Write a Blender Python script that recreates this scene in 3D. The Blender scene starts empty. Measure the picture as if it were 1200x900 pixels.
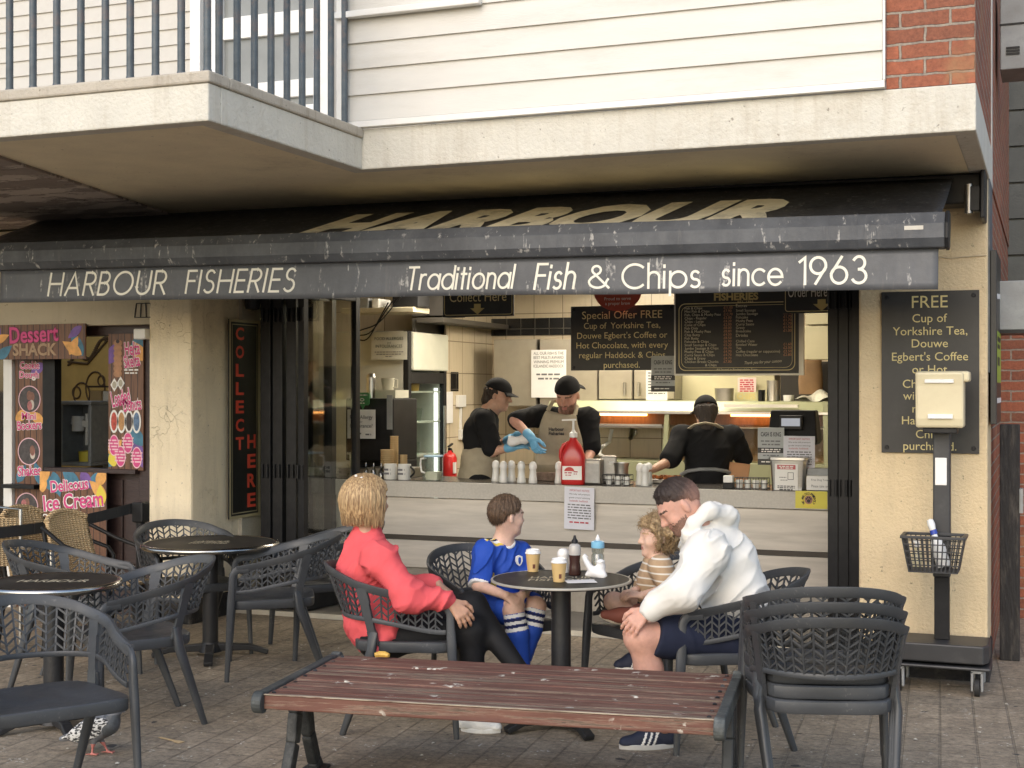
import bpy, math, random
import numpy as np
from math import radians as R, sin, cos, pi
from mathutils import Vector as V, Matrix as MX
random.seed(7)
S = bpy.context.scene
COL = S.collection
# ------------------------------------------------------------------ camera, sky, sun, exposure
FPX, YAW, HOR, EYE = 1620.0, R(21.2), 455.0, 1.66
cam_d = bpy.data.cameras.new('camera'); cam = bpy.data.objects.new('camera', cam_d); COL.objects.link(cam)
cam_d.sensor_width = 36; cam_d.lens = FPX/1200*36; cam_d.shift_y = (HOR-450)/1200
cam_d.clip_start = .05; cam_d.clip_end = 3000
cam.location = (0, 0, EYE); cam.rotation_euler = (pi/2, 0, YAW)
S.camera = cam
W = bpy.data.worlds.new('World'); S.world = W; W.use_nodes = True
SUN_EL, SUN_AZ = R(32), R(182)          # azimuth of the sun measured clockwise from +Y
nt = W.node_tree; sky = nt.nodes.new('ShaderNodeTexSky'); sky.sky_type = 'NISHITA'; sky.sun_disc = False
sky.sun_elevation = SUN_EL; sky.sun_rotation = SUN_AZ; sky.dust_density = 1.5; sky.air_density = 1.0; sky.ozone_density = .6
bg = nt.nodes['Background']; nt.links.new(sky.outputs[0], bg.inputs[0]); bg.inputs[1].default_value = .15
sd = bpy.data.lights.new('sun', 'SUN'); sun = bpy.data.objects.new('sun', sd); COL.objects.link(sun)
sd.energy = .5; sd.angle = R(75); sd.color = (1, .90, .76)
sdir = V((sin(SUN_AZ)*cos(SUN_EL), cos(SUN_AZ)*cos(SUN_EL), sin(SUN_EL)))
sun.rotation_euler = sdir.to_track_quat('Z', 'Y').to_euler(); sun.location = sdir*50
vs = S.view_settings; vs.view_transform = 'Standard'; vs.look = 'None'; vs.exposure = .93; vs.gamma = 1; vs.use_curve_mapping = False
S.cycles.max_bounces = 8; S.cycles.use_denoising = True; S.cycles.caustics_reflective = False; S.cycles.caustics_refractive = False

# ------------------------------------------------------------------ photograph pixel -> place
fw, rt = V((-sin(YAW), cos(YAW), 0)), V((cos(YAW), sin(YAW), 0))
def ray(px, py): return fw + rt*((px-600)/FPX) + V((0, 0, (HOR-py)/FPX))
CP = V((0, 0, EYE))
def on_y(px, py, Y): d = ray(px, py); return CP + d*(Y/d.y)
def on_x(px, py, X): d = ray(px, py); return CP + d*(X/d.x)
def on_z(px, py, Z): d = ray(px, py); return CP + d*((Z-EYE)/d.z)
def at_t(px, py, t): return CP + ray(px, py)*t
def X_at(px, Y): return on_y(px, HOR, Y).x
def Z_at(px, py, Y): return on_y(px, py, Y).z

# ------------------------------------------------------------------ materials
MATS = {}
def mat(name, col, rough=.55, metal=0., var=.12, vs_=6., bump=0., bs=60., spec=.5, dirt=None, dirt_amt=.5, dirt_s=3., alpha=None, emit=None, coat=0., stretch=None, sss=0.):
    """principled surface whose base colour wanders a little, with optional stains and relief"""
    if name in MATS: return MATS[name]
    m = bpy.data.materials.new(name); m.use_nodes = True; MATS[name] = m
    t = m.node_tree; N = t.nodes; L = t.links; b = N['Principled BSDF']
    b.inputs['Roughness'].default_value = rough; b.inputs['Metallic'].default_value = metal
    b.inputs['Specular IOR Level'].default_value = spec; b.inputs['Coat Weight'].default_value = coat
    if sss: b.inputs['Subsurface Weight'].default_value = sss; b.inputs['Subsurface Radius'].default_value = (.012, .004, .002); b.inputs['Subsurface Scale'].default_value = 1
    if emit: b.inputs['Emission Color'].default_value = (*emit[0], 1); b.inputs['Emission Strength'].default_value = emit[1]
    if alpha is not None: b.inputs['Alpha'].default_value = alpha
    c = tuple(col)
    tc = N.new('ShaderNodeTexCoord'); src = tc.outputs['Object']
    if stretch:
        mp = N.new('ShaderNodeMapping'); mp.inputs['Scale'].default_value = stretch; L.new(src, mp.inputs[0]); src = mp.outputs[0]
    if var > 0:
        no = N.new('ShaderNodeTexNoise'); no.inputs['Scale'].default_value = vs_; no.inputs['Detail'].default_value = 6; no.inputs['Roughness'].default_value = .6
        L.new(src, no.inputs['Vector'])
        rp = N.new('ShaderNodeValToRGB'); e = rp.color_ramp.elements
        e[0].position, e[1].position = .3, .7
        e[0].color = tuple(max(0, k*(1-var)) for k in c)+(1,); e[1].color = tuple(min(1, k*(1+var)) for k in c)+(1,)
        L.new(no.outputs[0], rp.inputs[0]); out = rp.outputs[0]
        if dirt:
            n2 = N.new('ShaderNodeTexNoise'); n2.inputs['Scale'].default_value = dirt_s; n2.inputs['Detail'].default_value = 9; n2.inputs['Roughness'].default_value = .72
            L.new(src, n2.inputs['Vector'])
            r2 = N.new('ShaderNodeValToRGB'); r2.color_ramp.elements[0].position = .5; r2.color_ramp.elements[1].position = .68
            r2.color_ramp.elements[1].color = (dirt_amt,)*3+(1,)
            L.new(n2.outputs[0], r2.inputs[0])
            mx = N.new('ShaderNodeMix'); mx.data_type = 'RGBA'; L.new(r2.outputs[0], mx.inputs[0]); L.new(out, mx.inputs[6]); mx.inputs[7].default_value = (*dirt, 1); out = mx.outputs[2]
        L.new(out, b.inputs['Base Color'])
    else: b.inputs['Base Color'].default_value = (*c, 1)
    if bump:
        n3 = N.new('ShaderNodeTexNoise'); n3.inputs['Scale'].default_value = bs; n3.inputs['Detail'].default_value = 5; L.new(src, n3.inputs['Vector'])
        bp = N.new('ShaderNodeBump'); bp.inputs['Strength'].default_value = 1; bp.inputs['Distance'].default_value = bump
        L.new(n3.outputs[0], bp.inputs['Height']); L.new(bp.outputs[0], b.inputs['Normal'])
    return m

def ramp(N, stops):
    r = N.new('ShaderNodeValToRGB'); e = r.color_ramp.elements
    while len(e) < len(stops): e.new(.5)
    for k, (p, c) in zip(e, stops): k.position = p; k.color = (*c, 1) if len(c) == 3 else c
    return r
def mixc(N, L, fac, a, b, blend='MIX'):
    m = N.new('ShaderNodeMix'); m.data_type = 'RGBA'; m.blend_type = blend
    for i, s in ((0, fac), (6, a), (7, b)):
        if hasattr(s, 'links'): L.new(s, m.inputs[i])
        else: m.inputs[i].default_value = s if i == 0 else (*s, 1)
    return m.outputs[2]
def noise(N, L, src, scale, detail=5, rough=.6, stretch=None):
    if stretch:
        mp = N.new('ShaderNodeMapping'); mp.inputs['Scale'].default_value = stretch; L.new(src, mp.inputs[0]); src = mp.outputs[0]
    n = N.new('ShaderNodeTexNoise'); n.inputs['Scale'].default_value = scale; n.inputs['Detail'].default_value = detail; n.inputs['Roughness'].default_value = rough
    L.new(src, n.inputs['Vector']); return n.outputs[0]
def newmat(name, rough=.7):
    m = bpy.data.materials.new(name); m.use_nodes = True; MATS[name] = m
    N, L = m.node_tree.nodes, m.node_tree.links; b = N['Principled BSDF']; b.inputs['Roughness'].default_value = rough
    tc = N.new('ShaderNodeTexCoord'); return m, N, L, b, tc.outputs['Object']
def bump(N, L, b, h, dist):
    bp = N.new('ShaderNodeBump'); bp.inputs['Distance'].default_value = dist; L.new(h, bp.inputs['Height']); L.new(bp.outputs[0], b.inputs['Normal'])
def math_(N, L, op, a, b_):
    m = N.new('ShaderNodeMath'); m.operation = op
    for i, s in enumerate((a, b_)):
        if hasattr(s, 'links'): L.new(s, m.inputs[i])
        else: m.inputs[i].default_value = s
    return m.outputs[0]

# ------------------------------------------------------------------ mesh builder
class MB:
    def __init__(s): s.v = []; s.f = []; s.mi = []; s.cur = 0
    def add(s, vs, fs):
        o = len(s.v); s.v += [tuple(p) for p in vs]
        for f in fs: s.f.append(tuple(i+o for i in f)); s.mi.append(s.cur)
        return s
    def box(s, c, d, M=None):
        x, y, z = d[0]/2, d[1]/2, d[2]/2
        vs = [V((a*x, b*y, e*z)) for e in (-1, 1) for a, b in ((-1, -1), (1, -1), (1, 1), (-1, 1))]
        if M is not None: vs = [M @ p for p in vs]
        c = V(c); vs = [p+c for p in vs]
        return s.add(vs, [(3, 2, 1, 0), (4, 5, 6, 7), (0, 1, 5, 4), (1, 2, 6, 5), (2, 3, 7, 6), (3, 0, 4, 7)])
    def bb(s, x0, x1, y0, y1, z0, z1): return s.box(((x0+x1)/2, (y0+y1)/2, (z0+z1)/2), (abs(x1-x0), abs(y1-y0), abs(z1-z0)))
    def hexa(s, p): return s.add(p, [(3, 2, 1, 0), (4, 5, 6, 7), (0, 1, 5, 4), (1, 2, 6, 5), (2, 3, 7, 6), (3, 0, 4, 7)])
    def bar(s, p0, p1, w, h, up=(0, 0, 1), w1=None, h1=None):
        p0, p1, up = V(p0), V(p1), V(up); d = (p1-p0).normalized(); sd = d.cross(up)
        if sd.length < 1e-4: sd = d.cross(V((1, 0, 0)))
        sd.normalize(); u = sd.cross(d); w1 = w if w1 is None else w1; h1 = h if h1 is None else h1
        q = []
        for p, a, b in ((p0, w, h), (p1, w1, h1)):
            q += [p-sd*a/2-u*b/2, p+sd*a/2-u*b/2, p+sd*a/2+u*b/2, p-sd*a/2+u*b/2]
        return s.hexa(q)
    def tube(s, path, r, n=10, caps=True, closed=False, sx=1., up=None):
        P = [V(p) for p in path]; m = len(P); rs = r if isinstance(r, (list, tuple)) else [r]*m
        T = []
        for i in range(m):
            a = P[(i-1) % m] if (closed or i > 0) else P[i]; b = P[(i+1) % m] if (closed or i < m-1) else P[i]
            T.append((b-a).normalized())
        u = V(up) if up else (V((0, 0, 1)) if abs(T[0].z) < .9 else V((1, 0, 0)))
        vs = []
        for i in range(m):
            u = u - T[i]*u.dot(T[i]); u.normalize(); w = T[i].cross(u)
            for k in range(n):
                a = 2*pi*k/n; vs.append(P[i]+(u*cos(a)*sx+w*sin(a))*rs[i])
        fs = []
        for i in range(m if closed else m-1):
            j = (i+1) % m
            for k in range(n): fs.append((i*n+k, i*n+(k+1) % n, j*n+(k+1) % n, j*n+k))
        if caps and not closed: fs += [tuple(range(n))[::-1], tuple(range((m-1)*n, m*n))]
        return s.add(vs, fs)
    def cyl(s, p0, p1, r0, r1=None, n=20): return s.tube([p0, p1], [r0, r0 if r1 is None else r1], n)
    def lathe(s, prof, n=24, c=(0, 0, 0), M=None, caps=True):
        c = V(c); vs = []; fs = []; m = len(prof)
        for r, z in prof:
            for k in range(n):
                p = V((r*cos(2*pi*k/n), r*sin(2*pi*k/n), z)); vs.append(c+(M @ p if M is not None else p))
        for i in range(m-1):
            for k in range(n): fs.append((i*n+k, i*n+(k+1) % n, (i+1)*n+(k+1) % n, (i+1)*n+k))
        if caps and prof[0][0] > 1e-5: fs.append(tuple(range(n))[::-1])
        if caps and prof[-1][0] > 1e-5: fs.append(tuple(range((m-1)*n, m*n)))
        return s.add(vs, fs)
    def prism(s, poly, fn, d0, d1):
        """polygon (2-D) mapped by fn(a, b, d) and extruded from d0 to d1"""
        n = len(poly); vs = [fn(a, b, d0) for a, b in poly]+[fn(a, b, d1) for a, b in poly]
        return s.add(vs, [tuple(range(n))[::-1], tuple(range(n, 2*n))]+[(i, (i+1) % n, n+(i+1) % n, n+i) for i in range(n)])
    def grid(s, fn, nu, nv, wrapu=False):
        vs = [fn(i/nu, j/nv) for j in range(nv+1) for i in range(nu if wrapu else nu+1)]; k = nu if wrapu else nu+1
        return s.add(vs, [(j*k+i, j*k+(i+1) % k, (j+1)*k+(i+1) % k, (j+1)*k+i) for j in range(nv) for i in range(nu)])
    def build(s, name, m=None, parent=None, smooth=False, bevel=0, loc=None, rz=None, ang=40, recalc=True):
        me = bpy.data.meshes.new(name); me.from_pydata(s.v, [], s.f)
        ms = m if isinstance(m, (list, tuple)) else [m]
        for k in ms: me.materials.append(k)
        if len(ms) > 1: me.polygons.foreach_set('material_index', s.mi)
        if recalc:
            import bmesh
            bm = bmesh.new(); bm.from_mesh(me); bmesh.ops.recalc_face_normals(bm, faces=bm.faces); bm.to_mesh(me); bm.free()
        if smooth:
            me.polygons.foreach_set('use_smooth', [True]*len(me.polygons)); me.set_sharp_from_angle(angle=R(ang))
        me.update()
        o = bpy.data.objects.new(name, me); COL.objects.link(o)
        if parent is not None: o.parent = parent
        if loc is not None: o.location = loc
        if rz is not None: o.rotation_euler = (0, 0, rz)
        if bevel:
            b = o.modifiers.new('bevel', 'BEVEL'); b.width = bevel; b.segments = 2; b.limit_method = 'ANGLE'; b.angle_limit = R(40)
        return o
def tag(o, label=None, cat=None, group=None, kind=None):
    for k, v in (('label', label), ('category', cat), ('group', group), ('kind', kind)):
        if v: o[k] = v
    return o
def thing(name, label, cat, loc=(0, 0, 0), rz=0, group=None):
    o = bpy.data.objects.new(name, None); COL.objects.link(o); o.location = loc; o.rotation_euler = (0, 0, rz); o.empty_display_size = .1
    return tag(o, label, cat, group)
def kids(o): return [c for c in bpy.data.objects if c.parent is o]
def copy_tree(o, label=None, loc=None, rz=None, parent=None):
    c = o.copy(); COL.objects.link(c); c.parent = parent
    if label: c['label'] = label
    if loc is not None: c.location = loc
    if rz is not None: c.rotation_euler = (c.rotation_euler[0], c.rotation_euler[1], rz)
    for k in kids(o):
        copy_tree(k, parent=c)
    return c

# ------------------------------------------------------------------ lettering
def text_mesh(body, size=1., shear=0., bold=0., spacing=1., extrude=.0006, align='CENTER'):
    cu = bpy.data.curves.new('lettering', 'FONT'); cu.body = body; cu.size = size; cu.shear = shear; cu.offset = bold; cu.space_character = spacing
    cu.extrude = extrude; cu.align_x = align; cu.resolution_u = 3; cu.fill_mode = 'FRONT' if extrude == 0 else 'BOTH'
    o = bpy.data.objects.new('lettering', cu); COL.objects.link(o)
    dg = bpy.context.evaluated_depsgraph_get(); me = bpy.data.meshes.new_from_object(o.evaluated_get(dg))
    bpy.data.objects.remove(o); bpy.data.curves.remove(cu); return me
def fit_text(body, x0, x1, z0, z1, m, parent, y=-.003, shear=0., bold=0., spacing=1., name='lettering', rot=0., depth=.0006):
    """lettering fitted in the rectangle x0..x1, z0..z1 of the parent's face (x right, z up, -y towards the viewer)"""
    me = text_mesh(body, 1, shear, bold, spacing, 0)
    n = len(me.vertices)
    if n == 0: return None
    a = np.empty(n*3); me.vertices.foreach_get('co', a); a = a.reshape(-1, 3)
    lo, hi = a.min(0), a.max(0); w = np.where(hi-lo < 1e-6, 1, hi-lo)
    x = x0+(a[:, 0]-lo[0])/w[0]*(x1-x0); z = z0+(a[:, 1]-lo[1])/w[1]*(z1-z0)
    if rot:
        cx, cz = (x0+x1)/2, (z0+z1)/2; dx, dz = x-cx, z-cz; x, z = cx+dx*cos(rot)-dz*sin(rot), cz+dx*sin(rot)+dz*cos(rot)
    b = np.stack([x, np.full(n, y), z], 1); me.vertices.foreach_set('co', b.ravel())
    me.materials.clear(); me.materials.append(m); me.update()
    o = bpy.data.objects.new(name, me); COL.objects.link(o); o.parent = parent
    return o
def line_text(body, xc, z, h, m, parent, y=-.003, maxw=None, align='C', **k):
    """one line of lettering with its x-height box given by cap height h and baseline z"""
    me = text_mesh(body, 1, k.get('shear', 0), k.get('bold', 0), k.get('spacing', 1), 0, 'LEFT')
    n = len(me.vertices)
    if n == 0: return None
    a = np.empty(n*3); me.vertices.foreach_get('co', a); a = a.reshape(-1, 3)
    s = h/.70; w = (a[:, 0].max()-a[:, 0].min())*s; sx = s*min(1, maxw/w) if maxw else s
    x = (a[:, 0]-a[:, 0].min())*sx; w = x.max()
    x += xc-(w/2 if align == 'C' else (w if align == 'R' else 0))
    b = np.stack([x, np.full(n, y), z+a[:, 1]*s], 1); me.vertices.foreach_set('co', b.ravel())
    me.materials.clear(); me.materials.append(m); me.update()
    o = bpy.data.objects.new(k.get('name', 'lettering'), me); COL.objects.link(o); o.parent = parent
    return o
def join_text(objs, name='lettering'):
    """several lettering lines as one mesh"""
    objs = [o for o in objs if o]
    mb = MB(); m = objs[0].data.materials[0]; par = objs[0].parent
    for o in objs:
        me = o.data; mb.add([tuple(v.co) for v in me.vertices], [tuple(p.vertices) for p in me.polygons])
    for o in objs:
        me = o.data; bpy.data.objects.remove(o); bpy.data.meshes.remove(me)
    return mb.build(name, m, par, recalc=False)

# stroke lettering: thin geometric capitals and lower case, drawn with a round pen
def arc(cx, cy, rx, ry, a0, a1, n=14): return [(cx+rx*cos(R(a0+(a1-a0)*i/n)), cy+ry*sin(R(a0+(a1-a0)*i/n))) for i in range(n+1)]
XH = .66
GLY = {
 'H': (.72, [[(0, 0), (0, 1)], [(.72, 0), (.72, 1)], [(0, .52), (.72, .52)]]),
 'A': (.78, [[(0, 0), (.39, 1), (.78, 0)], [(.13, .32), (.65, .32)]]),
 'R': (.56, [[(0, 0), (0, 1), (.28, 1)]+arc(.28, .74, .26, .26, 90, -90)+[(0, .48)], [(.26, .48), (.56, 0)]]),
 'B': (.54, [[(0, 0), (0, 1), (.26, 1)]+arc(.26, .76, .24, .24, 90, -90)+[(0, .52)], [(.26, .52)]+arc(.26, .26, .28, .26, 90, -90)+[(0, 0)]]),
 'O': (1.0, [arc(.5, .5, .5, .5, 90, 450, 32)]),
 'U': (.66, [[(0, 1), (0, .33)]+arc(.33, .33, .33, .33, 180, 360)+[(.66, 1)]]),
 'F': (.46, [[(0, 0), (0, 1), (.46, 1)], [(0, .54), (.42, .54)]]),
 'I': (.0, [[(0, 0), (0, 1)]]),
 'S': (.50, [arc(.26, .76, .22, .24, 35, 270, 14)+arc(.24, .26, .26, .26, 90, -145, 14)]),
 'E': (.48, [[(.48, 1), (0, 1), (0, 0), (.48, 0)], [(0, .52), (.44, .52)]]),
 'T': (.56, [[(0, 1), (.56, 1)], [(.28, 1), (.28, 0)]]),
 'C': (.86, [arc(.5, .5, .5, .5, 48, 312, 26)]),
 'r': (.26, [[(0, 0), (0, XH)], arc(.22, XH-.22, .22, .22, 180, 75, 8)]),
 'a': (.62, [arc(.32, XH/2, .32, XH/2, 0, 360, 22), [(.64, 0), (.64, XH)]]),
 'd': (.62, [arc(.32, XH/2, .32, XH/2, 0, 360, 22), [(.64, 0), (.64, 1.02)]]),
 'i': (.0, [[(0, 0), (0, XH)], [(0, .86), (0, .93)]]),
 't': (.26, [[(.12, 0), (.12, .92)], [(0, XH), (.28, XH)]]),
 'o': (.64, [arc(.32, XH/2, .32, XH/2, 0, 360, 22)]),
 'n': (.44, [[(0, 0), (0, XH)], [(0, XH-.24)]+arc(.22, XH-.22, .22, .22, 180, 0)+[(.44, 0)]]),
 'l': (.0, [[(0, 0), (0, 1.02)]]),
 's': (.34, [arc(.17, .49, .15, .17, 40, 270, 10)+arc(.165, .165, .175, .165, 90, -140, 10)]),
 'h': (.44, [[(0, 0), (0, 1.02)], [(0, XH-.24)]+arc(.22, XH-.22, .22, .22, 180, 0)+[(.44, 0)]]),
 'p': (.62, [[(0, XH), (0, -.32)], arc(.32, XH/2, .32, XH/2, 0, 360, 22)]),
 'c': (.54, [arc(.32, XH/2, .32, XH/2, 48, 312, 18)]),
 'e': (.62, [[(0.01, XH/2), (.63, XH/2)]+arc(.32, XH/2, .32, XH/2, 0, 318, 20)]),
 '&': (.66, [[(.66, .38)]+arc(.3, .27, .3, .27, 0, -190, 14)+[(.08, .44), (.36, .66)]+arc(.26, .80, .15, .18, -40, 220, 12)+[(.2, .62), (.68, 0)]]),
 '1': (.2, [[(0, .84), (.2, 1), (.2, 0)]]),
 '9': (.58, [arc(.29, .69, .29, .31, 0, 360, 22), [(.575, .62), (.2, 0)]]),
 '6': (.58, [arc(.29, .31, .29, .31, 0, 360, 22), [(.005, .38), (.38, 1)]]),
 '3': (.5, [arc(.24, .76, .21, .24, 150, -90, 14), arc(.24, .26, .26, .26, 90, -150, 14)]),
}
def pen(mb, pts, w, fn, d):
    """flat pen stroke through pts, mitred, as one strip"""
    P = [V((a, b, 0)) for a, b in pts]; n = len(P); closed = (P[0]-P[-1]).length < 1e-4
    L_, R_ = [], []
    for i in range(n):
        a = P[i-1] if i > 0 else (P[-2] if closed else None); b = P[i+1] if i < n-1 else (P[1] if closed else None)
        d0 = (P[i]-a).normalized() if a is not None else None; d1 = (b-P[i]).normalized() if b is not None else None
        if d0 is None: d0 = d1
        if d1 is None: d1 = d0
        n0 = V((-d0.y, d0.x, 0)); n1 = V((-d1.y, d1.x, 0)); m = n0+n1
        m = n0 if m.length < .2 else m.normalized(); k = 1/max(.5, m.dot(n0)); e = V((0, 0, 0))
        if not closed and i == 0: e = -d0*w*.4
        if not closed and i == n-1: e = d0*w*.4
        L_.append(P[i]+m*w/2*k+e); R_.append(P[i]-m*w/2*k+e)
    vs = [fn(p.x, p.y, d) for p in L_]+[fn(p.x, p.y, d) for p in R_]
    mb.add(vs, [(i, i+1, n+i+1, n+i) for i in range(n-1)])
def pen_text(mb, s, x0, x1, w, fn, gap=.2, slant=0., d=0.):
    """word s stretched from x0 to x1 (in cap-height units), fn maps (x, y, depth)"""
    adv = []; x = 0
    for ch in s:
        g = GLY[ch]; adv.append(x); x += g[0]+gap+(0.04 if ch in 'Iil' else 0)
    k = (x1-x0)/(x-gap); q = 0
    for ch, a in zip(s, adv):
        for st in GLY[ch][1]:
            q += 1; pen(mb, [(x0+(a+u)*k+slant*v, v) for u, v in st], w, fn, d+q % 5*.0004)
# ------------------------------------------------------------------ surfaces of the place
def m_paving():
    m, N, L, b, oc = newmat('block_paving', .85)
    mp = N.new('ShaderNodeMapping'); mp.inputs['Rotation'].default_value = (0, 0, R(90-4)); L.new(oc, mp.inputs[0])
    br = N.new('ShaderNodeTexBrick'); L.new(mp.outputs[0], br.inputs['Vector']); br.inputs['Scale'].default_value = 1
    br.inputs['Brick Width'].default_value = .33; br.inputs['Row Height'].default_value = .165; br.inputs['Mortar Size'].default_value = .006; br.inputs['Mortar Smooth'].default_value = .35
    br.inputs['Color1'].default_value = (.36, .302, .228, 1); br.inputs['Color2'].default_value = (.305, .256, .195, 1); br.inputs['Mortar'].default_value = (.235, .198, .150, 1)
    n1 = noise(N, L, oc, 1.6, 8, .7); c = mixc(N, L, ramp_out(N, L, n1, .38, .66), br.outputs[0], (.235, .20, .152))
    n2 = noise(N, L, oc, 30, 9, .82); c = mixc(N, L, .9, c, ramp_col(N, L, n2, [(.33, (.38, .37, .36)), (.5, (1., .98, .95)), (.68, (1.6, 1.55, 1.45))]), 'MULTIPLY')
    n6 = noise(N, L, oc, 7, 6, .7); c = mixc(N, L, .6, c, ramp_col(N, L, n6, [(.35, (.62, .60, .57)), (.65, (1.25, 1.22, 1.18))]), 'MULTIPLY')
    n7 = noise(N, L, oc, 11, 1, .4); c = mixc(N, L, ramp_out(N, L, n7, .74, .76), c, (.07, .062, .055))
    n3 = noise(N, L, oc, 9, 3, .5); n4 = noise(N, L, oc, 55, 2, .5)          # droppings, crumbs and lichen
    spots = math_(N, L, 'MULTIPLY', ramp_out(N, L, n3, .60, .66), ramp_out(N, L, n4, .58, .63))
    c = mixc(N, L, spots, c, (.60, .56, .48))
    n5 = noise(N, L, oc, 120, 2, .5); c = mixc(N, L, ramp_out(N, L, n5, .70, .74), c, (.52, .48, .41))
    L.new(c, b.inputs['Base Color'])
    h = math_(N, L, 'SUBTRACT', math_(N, L, 'MULTIPLY', n2, .35), br.outputs['Fac']); bump(N, L, b, h, .011); return m
def ramp_out(N, L, src, a, b_):
    r = ramp(N, [(a, (0, 0, 0)), (b_, (1, 1, 1))]); L.new(src, r.inputs[0]); return r.outputs[0]
def ramp_col(N, L, src, stops):
    r = ramp(N, stops); L.new(src, r.inputs[0]); return r.outputs[0]
def m_brick():
    m, N, L, b, oc = newmat('red_brick', .85)
    sp = N.new('ShaderNodeSeparateXYZ'); L.new(oc, sp.inputs[0]); cb = N.new('ShaderNodeCombineXYZ')
    L.new(math_(N, L, 'ADD', sp.outputs[0], sp.outputs[1]), cb.inputs[0]); L.new(sp.outputs[2], cb.inputs[1])
    wob = noise(N, L, oc, 14, 3, .6); ad = N.new('ShaderNodeVectorMath'); ad.operation = 'ADD'; cw = N.new('ShaderNodeCombineXYZ')
    w2 = math_(N, L, 'MULTIPLY', math_(N, L, 'SUBTRACT', wob, .5), .018); L.new(w2, cw.inputs[0]); L.new(w2, cw.inputs[1]); L.new(cb.outputs[0], ad.inputs[0]); L.new(cw.outputs[0], ad.inputs[1])
    br = N.new('ShaderNodeTexBrick'); L.new(ad.outputs[0], br.inputs['Vector']); br.inputs['Scale'].default_value = 1
    br.inputs['Brick Width'].default_value = .225; br.inputs['Row Height'].default_value = .0745; br.inputs['Mortar Size'].default_value = .007; br.inputs['Mortar Smooth'].default_value = .3
    br.inputs['Color1'].default_value = (.42, .14, .078, 1); br.inputs['Color2'].default_value = (.27, .105, .065, 1); br.inputs['Mortar'].default_value = (.36, .31, .26, 1)
    n2 = noise(N, L, oc, 45, 8, .75); c = mixc(N, L, .8, br.outputs[0], ramp_col(N, L, n2, [(.3, (.5, .5, .5)), (.7, (1.25, 1.2, 1.1))]), 'MULTIPLY')
    n1 = noise(N, L, oc, 3.2, 5, .6); c = mixc(N, L, ramp_out(N, L, n1, .52, .75), c, (.36, .20, .10))
    L.new(c, b.inputs['Base Color'])
    h = math_(N, L, 'SUBTRACT', math_(N, L, 'MULTIPLY', n2, .6), br.outputs['Fac']); bump(N, L, b, h, .012); return m
def m_render(name, col, stain, amt=.45, streak=True, cracks=False, bs=90, bd=.006):
    m, N, L, b, oc = newmat(name, .88)
    n0 = noise(N, L, oc, 4, 6); c = ramp_col(N, L, n0, [(.3, tuple(k*.93 for k in col)), (.7, tuple(min(1, k*1.05) for k in col))])
    if streak:
        n1 = noise(N, L, oc, 3, 7, .65, (5, 5, .55)); c = mixc(N, L, math_(N, L, 'MULTIPLY', ramp_out(N, L, n1, .52, .78), amt), c, stain)
    n2 = noise(N, L, oc, 2.2, 9, .75); c = mixc(N, L, math_(N, L, 'MULTIPLY', ramp_out(N, L, n2, .55, .75), amt), c, stain)
    n4 = noise(N, L, oc, 34, 3, .5); c = mixc(N, L, math_(N, L, 'MULTIPLY', ramp_out(N, L, n4, .70, .74), .6), c, tuple(k*.4 for k in stain))
    n3 = noise(N, L, oc, bs, 5, .6); h = n3
    if cracks:
        vo = N.new('ShaderNodeTexVoronoi'); vo.feature = 'DISTANCE_TO_EDGE'; vo.inputs['Scale'].default_value = 4.5
        ad = N.new('ShaderNodeVectorMath'); ad.operation = 'MULTIPLY_ADD'; nn = N.new('ShaderNodeTexNoise'); nn.inputs['Scale'].default_value = 7; L.new(oc, nn.inputs['Vector'])
        L.new(nn.outputs['Color'], ad.inputs[0]); ad.inputs[1].default_value = (.35,)*3; L.new(oc, ad.inputs[2]); L.new(ad.outputs[0], vo.inputs['Vector'])
        msk = ramp_out(N, L, noise(N, L, oc, 2.4, 3), .47, .56)
        e = math_(N, L, 'MULTIPLY', ramp_col(N, L, vo.outputs['Distance'], [(0, (1, 1, 1)), (.007, (0, 0, 0))]), msk)
        c = mixc(N, L, math_(N, L, 'MULTIPLY', e, .22), c, tuple(k*.45 for k in col)); h = math_(N, L, 'SUBTRACT', n3, e)
    L.new(c, b.inputs['Base Color']); bump(N, L, b, h, bd); return m
def m_peel():
    m, N, L, b, oc = newmat('peeling_soffit_paint', .9)
    n1 = noise(N, L, oc, 2.6, 10, .72, (.7, 1.6, 1)); e = ramp_out(N, L, n1, .50, .515)
    n0 = noise(N, L, oc, 5, 6); base = ramp_col(N, L, n0, [(.3, (.24, .195, .17)), (.7, (.31, .255, .225))])
    c = mixc(N, L, e, base, (.52, .45, .40)); n2 = noise(N, L, oc, 3.3, 10, .75, (.8, 1.9, 1)); c = mixc(N, L, ramp_out(N, L, n2, .63, .635), c, (.13, .11, .095))
    L.new(c, b.inputs['Base Color']); bump(N, L, b, math_(N, L, 'ADD', e, ramp_out(N, L, n2, .63, .60)), .012); return m
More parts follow.
